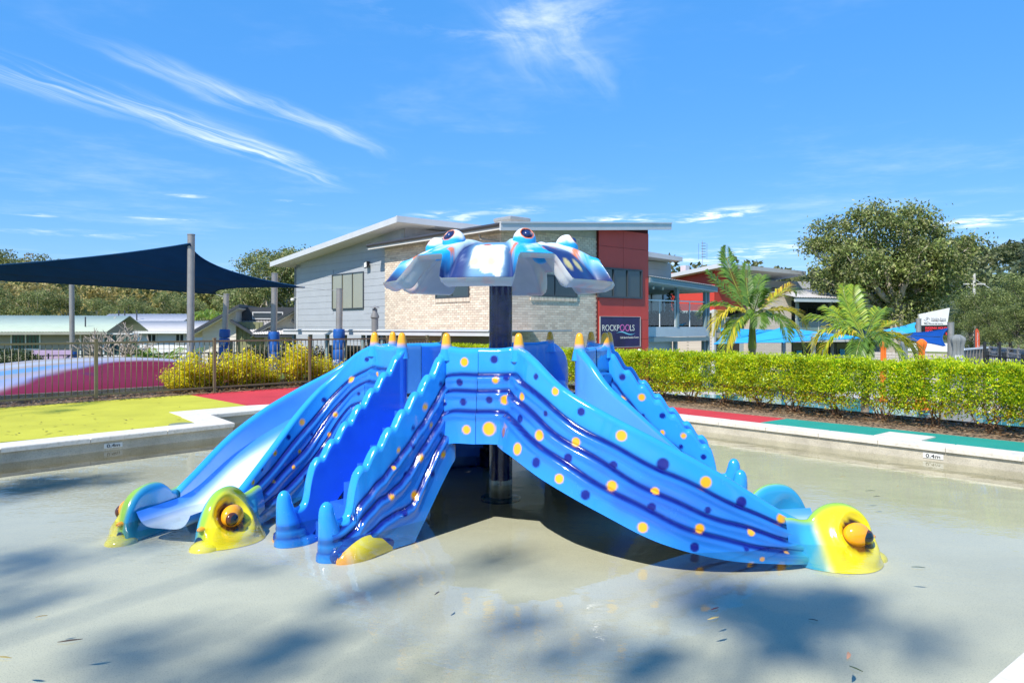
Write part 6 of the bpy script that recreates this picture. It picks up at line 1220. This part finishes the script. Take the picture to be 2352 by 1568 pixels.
L1.quadbox(MB(), [(-.9, 4.86), (6.5, 4.02), (6.5, 4.22), (-.9, 5.10)], -9, .7).build('roof', fasc, rg); fbox(L1, 'terrace_back', framem, rg, .2, 4.2, .9, 2.4, -2.5, -2.4); fbox(L1, 'terrace_beam', fasc, rg, 0, 4.2, 2.3, 2.46, -.3, .05); fbox(R1, 'terrace_shade', charm, rg, .1, 3.6, 2.0, 2.5, -.6, -.5); fbox(R1, 'terrace_back', mat('shaded_brown_wall', (.20, .16, .13), .9), rg, .1, 3.4, 1.2, 2.1, -3.2, -3.1); fbox(R1, 'corner_post', fasc, rg, -.05, .12, GZ, 2.5, -.15, .02)
for i in range(4): a_ = .25+i*.98; fbox(R1, 'frosted_pane', frost, rg, a_, a_+.92, 1.18, 2.02 if False else 1.98, -.1, -.08); fbox(R1, 'pane_post', trimw, rg, a_-.04, a_-.01, 1.15, 2.0, -.12, -.06)
MB().tube([R1.p(.1, 2.03, -.1), R1.p(4.1, 2.03, -.1)], .03, 6).build('handrail', trimw, rg, True)
fbox(R1, 'undercroft_shade', black_m, rg, .25, 3.0, GZ, .85, -.02, .0); tq, zq = R1.at(1715, 790, .02); fbox(R1, 'notice_board', palec, rg, tq-.75, tq-.1, -.3, .55, .0, .03)  # black sheet on the solid wall stands for the shade under the block
for x0, x1, y0, y1 in ((1728, 1756, 700, 744), (1775, 1803, 690, 722)): w_ = rfx(R1, x0, y0, x1, y1, -1.6); window(R1, rg, *w_, framem, 1, -1.58, glass=winm, fw=.06)
R1.quadbox(MB(), [(3.2, 4.55), (8.0, 4.20), (8.0, 4.42), (3.2, 4.80)], -9, -.8).build('roof', fasc, rg); R1.quadbox(MB(), [(4.0, 4.02), (9.1, 3.62), (9.1, 3.86), (4.0, 4.26)], -6, -.5).build('lower_roof', fasc, rg); fbox(R1, 'chimney_vent', fasc, rg, 2.2, 2.6, 4.7, 5.4, -4, -3.6)
an = R1.p(4.6, 4.4, -4); aerial = thing('tv_aerial', 'vertical television aerial on the roof above the left palm', 'aerial', an); MB().tube([(0, 0, 0), (0, 0, 3.1)], .025, 6).build('mast', galv, aerial, True)
for i in range(6): MB().tube([(-.12, 0, 1.9+i*.2), (.4, 0, 1.9+i*.2)], .02, 4).build('rod', charm, aerial)
aerial.scale = (.55, .55, .9)
for x in (-.45, .55): MB().tube([(x, 0, 1.7), (x, 0, 2.9)], .015, 4).build('reflector', charm, aerial)
# ---- verandah block on the right
vb = thing('verandah_building', 'resort block with corrugated verandah roof, frosted balcony and cafe windows below', 'building'); oV = V(1826, 750, 45.)[:2]; R2 = Face(oV, p2(.93, .37)/np.hypot(.93, .37), p2(.37, -.93)/np.hypot(.93, .37)); LV = R2.at(2062, 700)[0]
fbox(R2, 'upper_wall', framem, vb, 0, LV, 1.0, 3.2, -5, -2.4); fbox(R2, 'side_wall', brf, vb, -2.9, 0, GZ, 3.6, -5, -.3); fbox(R2, 'slab', fasc, vb, -.05, LV+.1, .55, .85, -5, .1); corr('verandah_roof', (R2.p(-.8, 3.25, .9), R2.p(LV+.7, 3.25, .9), R2.p(LV-.2, 4.0, -3.2), R2.p(-.3, 4.0, -3.2)), roofw, vb, .2, .02); fbox(R2, 'roof_beam', palec, vb, -.7, LV+.6, 2.98, 3.2, .7, .85)
fbox(R2, 'rear_roof', fasc, vb, -.6, LV*.5, 4.05, 4.5, -6, -3.2)
for t in (0.1, LV*.32, LV*.66, LV-.1): fbox(R2, 'steel_post', blueg, vb, t-.08, t+.08, .85, 3.0, .0, .15)
for i in range(5): a_ = .15+i*(LV-.3)/5; fbox(R2, 'frosted_pane', frost, vb, a_+.05, a_+(LV-.3)/5-.05, .9, 1.85, .05, .07); fbox(R2, 'pane_post', trimw, vb, a_-.02, a_+.02, .85, 1.95, .03, .09)
MB().tube([R2.p(0, 1.95, .06), R2.p(LV, 1.95, .06)], .035, 6).build('handrail', trimw, vb, True)
for i in range(4): a_ = .4+i*LV/4.2; window(R2, vb, a_, a_+1.5, .95, 2.7, framem, 2, -2.38, glass=winm, fw=.07)
fbox(R2, 'cafe_wall', mat('cafe_grey_wall', (.28, .29, .30), .7), vb, 0, LV+1, GZ, .55, -3, -1.2)
for i, (a_, w_) in enumerate(((.9, 1.6), (2.8, 1.1), (4.4, 2.3))): window(R2, vb, a_, a_+w_, GZ+.4, .45, framem, 2, -1.18, glass=winm, fw=.07)
for i, (a_, z_, c_) in enumerate(((1.15, -.55, (.05, .32, .55)), (3.2, -.5, (.6, .62, .62)), (4.7, -.5, (.05, .32, .55)))): fbox(R2, 'window_poster', mat('poster_%s' % ['blue', 'pale', 'cyan'][i], c_, .5), vb, a_, a_+.42, z_, z_+.55, -1.12, -1.10)
MB().tube([R2.p(-2.2, GZ+.95, 2.2), R2.p(LV+1.2, GZ+.95, 2.2)], .03, 6).build('lower_rail', galv, vb, True)
for i in range(8): t = -2.2+i*1.25; MB().tube([R2.p(t, GZ, 2.2), R2.p(t, GZ+.95, 2.2)], .025, 6).build('rail_post', galv, vb, True)
# ---- light blue sails over the lower pool
azure = sail_mat('azure_shade_cloth', (.06, .54, .95), .3); royal = sail_mat('royal_blue_shade_cloth', (.01, .10, .42), .3)
sail('azure_shade_sail', 'bright azure sail rising to a peak over the lower pool, nearer of the pair', [V(1640, 789, 27), V(1798, 751, 31), V(2000, 776, 30), V(1800, 786, 26)], .12, azure, 1)
sail('azure_shade_sail', 'bright azure sail left of the peaked one, partly in its shadow', [V(1641, 790, 27.5), V(1652, 754, 30), V(1822, 757, 34), V(1760, 770, 33)], .15, azure, 1)
sail('royal_blue_sail', 'small royal blue sail tied to a grey post in front of the resort sign', [V(2100, 764, 24), V(2178, 754, 21), V(2172, 795, 20), V(2060, 780, 22)], .22, royal, 1)
sail('azure_shade_sail', 'scrap of azure sail showing past the right palm', [V(2030, 758, 33), V(2105, 740, 33), V(2110, 762, 31), V(2040, 775, 30)], .2, azure, 0)
def rpost(lab, px, pyt, Yd, r=.075): q = V(px, pyt, Yd); return post(lab, (q[0], q[1], GZ), (q[0], q[1], q[2]), r, (), 'plain grey sail posts')
rpost('grey sail post below the peak of the azure sail', 1800, 752, 31, .09); rpost('grey sail post at the near edge of the azure sail', 1868, 775, 25.5, .08); rpost('grey post holding the royal blue sail', 2184, 742, 21, .085); rpost('short grey post beside the resort sign', 2110, 733, 30, .10)
q = V(1640, 690, 34); 
# ---- closed umbrellas
def umbrella(lab, px, pyt, pyb, Yd, w, col, flare, name='closed_umbrella', base_z=GZ):
    q = V(px, pyt, Yd); H = q[2]-base_z; t = thing(name, lab, 'umbrella', (q[0], q[1], base_z), group='closed umbrellas'); n = 48; zs = np.linspace(H*.22, H, 46); rows = []; rng = np.random.default_rng(int(px))
    for z in zs:
        k = (H-z)/(H*.78); r = w*(.30+.55*ss(0, .12, k)*(1-.35*ss(.12, .35, k))*1.0); r = w*np.interp(k, [0, .02, .05, .10, .17, .5, .72, .76, .8, 1], ([.15, .45, .80, .72, .46, .60, .5, .42, .5, flare] if flare < 1.52 else [.2, .5, .74, .60, .50, .98, 1.2, 1.25, 1.3, 1.6]))
        rows.append([(r*(1+.16*sin(6*a_+k*3)+.06*sin(13*a_))*cos(a_), r*(1+.16*sin(6*a_+k*3)+.06*sin(13*a_))*sin(a_), z) for a_ in np.arange(n)/n*2*pi])
    link('canopy_cloth', grid_mesh('canopy_cloth', rows, True, False, True), col, t); MB().tube([(0, 0, 0), (0, 0, H)], .025, 10).build('pole', galv, t, True); MB().lathe([(.26, 0), (.26, .06), (.06, .09)], 20).build('base', blackm, t, True); MB().tube([(0, 0, H*.22+H*.78*.24), (0, 0, H*.22+H*.78*.26)], w*.47, 20).build('tie', col, t, True); return t
orm = mat('orange_canvas', (.80, .16, .015), .8, .1, 5., .2, 20.); grm = mat('grey_canvas', (.20, .215, .215), .8, .1, 5., .2, 20.)
umbrella('closed orange umbrella left of the grey one, beyond the right palm', 2029, 779, 836, 22, .15, orm, .72); umbrella('closed orange umbrella with flared skirt in front of the brick wall', 2117, 778, 842, 20, .15, orm, 1.5); umbrella('slim closed grey umbrella between the two orange ones', 2079, 778, 838, 21, .13, grm, .7)
gu = umbrella('large closed grey umbrella with white lettering at the right', 2200, 768, 844, 16.5, .20, grm, 1.55); wl_ = mat('white_print', (.75, .75, .74), .7, .02); q = V(2200, 768, 16.5); Hh = q[2]-GZ
vt = np.array((q[0], q[1], 0)); vt = -vt/np.linalg.norm(vt); rt_ = np.array((-vt[1], vt[0], 0))
def stick(o, parent): o.parent = parent; o.matrix_parent_inverse = __import__('mathutils').Matrix.Translation(-parent.location); return o
stick(place_text('ena', .2, wl_, None, V(2202, 818, 16.5)+vt*.24, rt_, (0, 0, 1), width=.14, height=.07), gu); stick(place_text('days', .2, wl_, None, V(2204, 829, 16.5)+vt*.28, rt_, (0, 0, 1), width=.20, height=.10), gu)
for px_, py_, Y_, po_ in ((512, 790, 27., pads3), (771, 829, 24., pads5)): stick(place_text('ART', .1, wl_, None, V(px_, py_, Y_-.205), (1, 0, 0), (0, 0, 1), width=.20, height=.10), po_)
# ---- resort sign with red LED board
rs = thing('resort_sign', 'white angular resort sign above a black red-lettered LED board', 'sign'); S0 = V(2112, 760, 44.)[:2]; SF = Face(S0, p2(1, .05)/np.hypot(1, .05), p2(.05, -1)/np.hypot(1, .05)); k = 44/F; zz_ = lambda py: EYE+(HY-py)*k; tt_ = lambda px: (px-2112)*k
SF.quadbox(MB(), [(tt_(2116), zz_(747)), (tt_(2178), zz_(746)), (tt_(2184), zz_(707)), (tt_(2111), zz_(722))], -.15, .0).build('white_panel', white_m, rs); fbox(SF, 'led_board', black_m, rs, tt_(2118), tt_(2192), zz_(769), zz_(747.5), -.2, .02); fbox(SF, 'sign_leg', galv, rs, tt_(2125), tt_(2130), GZ, zz_(769), -.1, 0); fbox(SF, 'sign_leg', galv, rs, tt_(2180), tt_(2185), GZ, zz_(769), -.1, 0)
gry = mat('grey_letter', (.28, .28, .29), .6, .02); rdl, N_, L_, b_ = nodes('red_led'); b_.inputs['Base Color'].default_value = (.5, .02, .03, 1); b_.inputs['Emission Color'].default_value = (1, .05, .06, 1); b_.inputs['Emission Strength'].default_value = .5
sR = (SF.d[0], SF.d[1], 0); pt_ = lambda px, py, d=.01: SF.p(tt_(px), zz_(py), d)
place_text('Middle Rock', .3, gry, rs, pt_(2157.5, 732), sR, (0, 0, 1), width=35*k, height=5*k); place_text('Holiday Resort', .3, black_m, rs, pt_(2157.5, 736.8), sR, (0, 0, 1), width=35*k, height=5.2*k); place_text('Relax while the kids have fun.', .3, black_m, rs, pt_(2146, 743), sR, (0, 0, 1), width=45*k, height=3.4*k); place_text('INGENIA HOLIDAYS', .3, rdl, rs, pt_(2157, 753, .03), sR, (0, 0, 1), width=63*k, height=5*k); place_text('MIDD', .3, rdl, rs, pt_(2134, 759.5, .03), sR, (0, 0, 1), width=16*k, height=4*k); place_text('2', .3, rdl, rs, pt_(2175, 766, .03), sR, (0, 0, 1), width=4*k, height=5*k)
lg = MB(); a_ = np.linspace(0, 2*pi*.82, 14)+.6; lg.tube([SF.p(tt_(2129.5)+2.6*k*cos(x), zz_(731)+2.6*k*sin(x), .015) for x in a_], .012, 4); lg.tube([SF.p(tt_(2122+i*1.1), zz_(733+3*sin(i*.5)), .015) for i in range(14)], .012, 4); lg.tube([SF.p(tt_(2122+i*1.1), zz_(740+1.2*sin(i*.6)), .015) for i in range(14)], .010, 4); lg.build('emblem', gry, rs)
# ---- feather banner
fbn = thing('feather_banner', 'tall orange feather banner standing at the roadside', 'banner'); q = V(2243, 806, 40.); k = 40/F; pts_ = [(-.02, 0), (-.02, 46), (1.5, 50), (4.5, 52), (8, 47), (10, 36), (10.5, 18), (9, 0)]; FF = Face(V(2240, 800, 40.)[:2], p2(1, 0), p2(0, -1)); FF.quadbox(MB(), [(x*k, q[2]+y*k) for x, y in pts_], -.01, .01).build('cloth', mat('orange_red_banner', (.55, .09, .035), .7), fbn); MB().tube([FF.p(-.03, GZ, 0), FF.p(-.03, q[2]+48*k, 0)], .03, 6).build('pole', charm, fbn, True)
place_text('Ingenia Holidays', .3, wl_, fbn, FF.p(5.2*k, q[2]+24*k, .02), (0, 0, 1), (-1, 0, 0), width=36*k, height=3.6*k)
# ---- power pole with wires
pw = thing('power_pole', 'pale timber power pole with crossarms carrying many sagging wires', 'power pole'); Yp = 110.; q = V(2238, 0, Yp); zt_ = EYE+(HY-628)*Yp/F; paleT = mat('pale_pole_timber', (.55, .52, .46), .8, .1)
MB().tube([(q[0], Yp, GZ), (q[0], Yp, zt_)], [.26, .18], 10).build('pole', paleT, pw, True)
for py, w in ((652, 25), (680, 24), (712, 26)): z = EYE+(HY-py)*Yp/F; MB().box((q[0]-w*Yp/F, Yp-.08, z-.09), (q[0]+w*Yp/F, Yp+.08, z+.09)).build('crossarm', paleT, pw)
for i, (py, dx) in enumerate([(640, 0), (652, -22), (652, 22), (680, -20), (680, 20), (712, -24), (712, 10), (712, 24)]):
    a_ = np.array((q[0]+dx*Yp/F, Yp, EYE+(HY-py)*Yp/F)); e_ = V(2560, py+30, 80.); u_ = np.linspace(0, 1, 16)[:, None]; P_ = a_+(e_-a_)*u_; P_[:, 2] -= (2.2+.3*(i % 3))*4*(u_*(1-u_))[:, 0]; MB().tube(P_, .03, 4, False).build('wire', mat('pale_wire', (.42, .43, .42), .6) if i == 0 else MATS['pale_wire'], pw)
    if i < 4: e_ = V(2040, py+55+4*i, 200.); P_ = a_+(e_-a_)*u_; P_[:, 2] -= 2.5*4*(u_*(1-u_))[:, 0]; MB().tube(P_, .035, 4, False).build('wire', MATS['pale_wire'], pw)
# ---- brick screen wall, steel fence and gate, road
bw = thing('brick_screen_wall', 'low cream brick screen wall behind the closed umbrellas', 'wall'); W0 = V(2005, 810, 26)[:2]; W1 = V(2178, 812, 24)[:2]; d = (W1-W0)/np.linalg.norm(W1-W0); WF = Face(W0, d, p2(d[1], -d[0])); Lw = np.linalg.norm(W1-W0); pinkb = mat('pinkish_brick', (.58, .46, .38), .9, .1, 10., .3, 30.)
fbox(WF, 'core', mortar, bw, 0, Lw, GZ, .62, -.2, -.012); bl_ = []; mb_ = MB(); kk = 0
bpm = MB().box((-.115, -.1, -.038), (.115, .0, .038)).me('brick'); setcol(bpm, np.array((.56, .44, .36))); bpm.materials.append(brickm)
for r_ in range(12):
    t = .0
    while t < Lw-.2:
        o = link('brick', bpm, None, bw); o.location = WF.p(t+.115+(.12 if r_ % 2 else 0), .62-.045-r_*.086, 0); o.rotation_euler.z = math.atan2(d[1], d[0]); t += .24
fbox(WF, 'white_rail', white_m, bw, .6, Lw, .66, .95, -1.2, -1.1)
sf = thing('sheet_steel_fence', 'grey sheet-steel fence panel between the umbrellas and the gate', 'fence'); W0 = V(2210, 812, 24)[:2]; W1 = V(2266, 815, 26)[:2]; d = (W1-W0)/np.linalg.norm(W1-W0); SFf = Face(W0, d, p2(d[1], -d[0])); Ls = np.linalg.norm(W1-W0); gsm = mat('basalt_grey_steel', (.17, .165, .155), .5, .06)
for i in range(8): fbox(SFf, 'steel_panel', gsm, sf, i*Ls/8, (i+1)*Ls/8-.02, GZ, .74, 0, .04); fbox(SFf, 'rib', gsm, sf, (i+1)*Ls/8-.05, (i+1)*Ls/8-.02, GZ, .74, .04, .08)
fbox(SFf, 'white_capping', white_m, sf, 0, Ls, .75, .80, -.02, .07)
W0 = V(2268, 800, 25)[:2]; W1 = V(2400, 800, 21)[:2]; d = (W1-W0)/np.linalg.norm(W1-W0); Lg = np.linalg.norm(W1-W0); gt = fence('entry_gate', 'black spear-topped steel gate and fence at the far right', W0, d, list(np.linspace(0, Lg, 4)), 1.5, .16, -.95, blackm, 'gate', postw=.09, pick_r=.014, ph=1.62)
tag(MB().box((V(2335, 0, 24)[0]-.4, 25.0, GZ), (V(2335, 0, 24)[0]+.5, 25.6, .42)).build('utility_cabinet', mat('beige_cabinet', (.45, .42, .37), .6)), 'plain beige cabinet behind the black gate', 'cabinet')
bs = thing('gate_bollard', 'tall black post above the gate with a smaller one beside it', 'post'); q = V(2262, 790, 25); MB().tube([(q[0], q[1], GZ), (q[0], q[1], EYE-36*25/F)], .05, 10).build('post', blackm, bs, True); q = V(2297, 790, 25); MB().tube([(q[0], q[1], GZ), (q[0], q[1], EYE-36*25/F)], .04, 10).build('post', blackm, bs, True)
asph = mat('road_asphalt', (.16, .155, .15), .9, .15, 3.); a_ = [V(2190, 800, 60), V(2352, 800, 30), V(2900, 800, 26), V(2600, 800, 60), V(2235, 800, 110), V(2215, 800, 110)]; struct(MB().prism([(p[0], p[1]) for p in a_], GZ-.4, GZ+.06).build('road', asph))
# timber rail fence on the verge
vf = thing('verge_fence', 'low grey post-and-rail fence on the grass verge', 'fence'); a_ = V(2255, 0, 70)[:2]; b_ = V(2420, 0, 55)[:2]; n_ = 8
for i in range(n_): p_ = a_+(b_-a_)*i/(n_-1); MB().box((p_[0]-.08, p_[1]-.08, GZ), (p_[0]+.08, p_[1]+.08, GZ+1.0)).build('post', galv, vf)
for z in (.45, .85): MB().tube([np.r_[a_, GZ+z], np.r_[b_, GZ+z]], .06, 6).build('rail', galv, vf)
# ---- lower pool terrace seen under the hedge: pale paving and a turquoise pool
tq_ = [V(1500, 0, 18), V(2500, 0, 13.5), V(2700, 0, 22), V(2100, 0, 30), V(1480, 0, 30)]; struct(MB().prism([(p[0], p[1]) for p in tq_], GZ-.5, GZ+.13).build('lower_terrace', mat('pale_paving', (.52, .49, .46), .8, .1, 2.)))
lp_ = [V(1530, 0, 20.5), V(2330, 0, 17), V(2440, 0, 20.5), V(1990, 0, 27), V(1530, 0, 29)]; lpw = mat('turquoise_pool_water', (.05, .42, .46), .05, .08, 1.5, .1, 6., coat=.5); struct(MB().prism([(p[0], p[1]) for p in lp_], GZ-.4, GZ+.145).build('lower_pool_water', lpw))
ch = thing('lounge_chair', 'grey sling chair peeking over the hedge near the umbrellas', 'chair'); q = V(2150, 838, 18.); slg = mat('grey_sling', (.12, .12, .125), .7); MB().hexa([(q[0]-.28, q[1]-.3, -.55), (q[0]+.28, q[1]-.3, -.55), (q[0]+.28, q[1]+.3, -.62), (q[0]-.28, q[1]+.3, -.62), (q[0]-.28, q[1]-.3, -.52), (q[0]+.28, q[1]-.3, -.52), (q[0]+.28, q[1]+.3, -.59), (q[0]-.28, q[1]+.3, -.59)]).build('seat', slg, ch)
MB().hexa([(q[0]+.2, q[1]-.3, -.6), (q[0]+.26, q[1]-.3, -.6), (q[0]+.26, q[1]+.3, -.6), (q[0]+.2, q[1]+.3, -.6), (q[0]+.36, q[1]-.3, .62), (q[0]+.42, q[1]-.3, .62), (q[0]+.42, q[1]+.3, .62), (q[0]+.36, q[1]+.3, .62)]).build('backrest', slg, ch)
for sx in (-.25, .25):
    for sy in (-.28, .28): MB().tube([(q[0]+sx, q[1]+sy, GZ), (q[0]+sx, q[1]+sy, -.55)], .02, 6).build('leg', slg, ch, True)
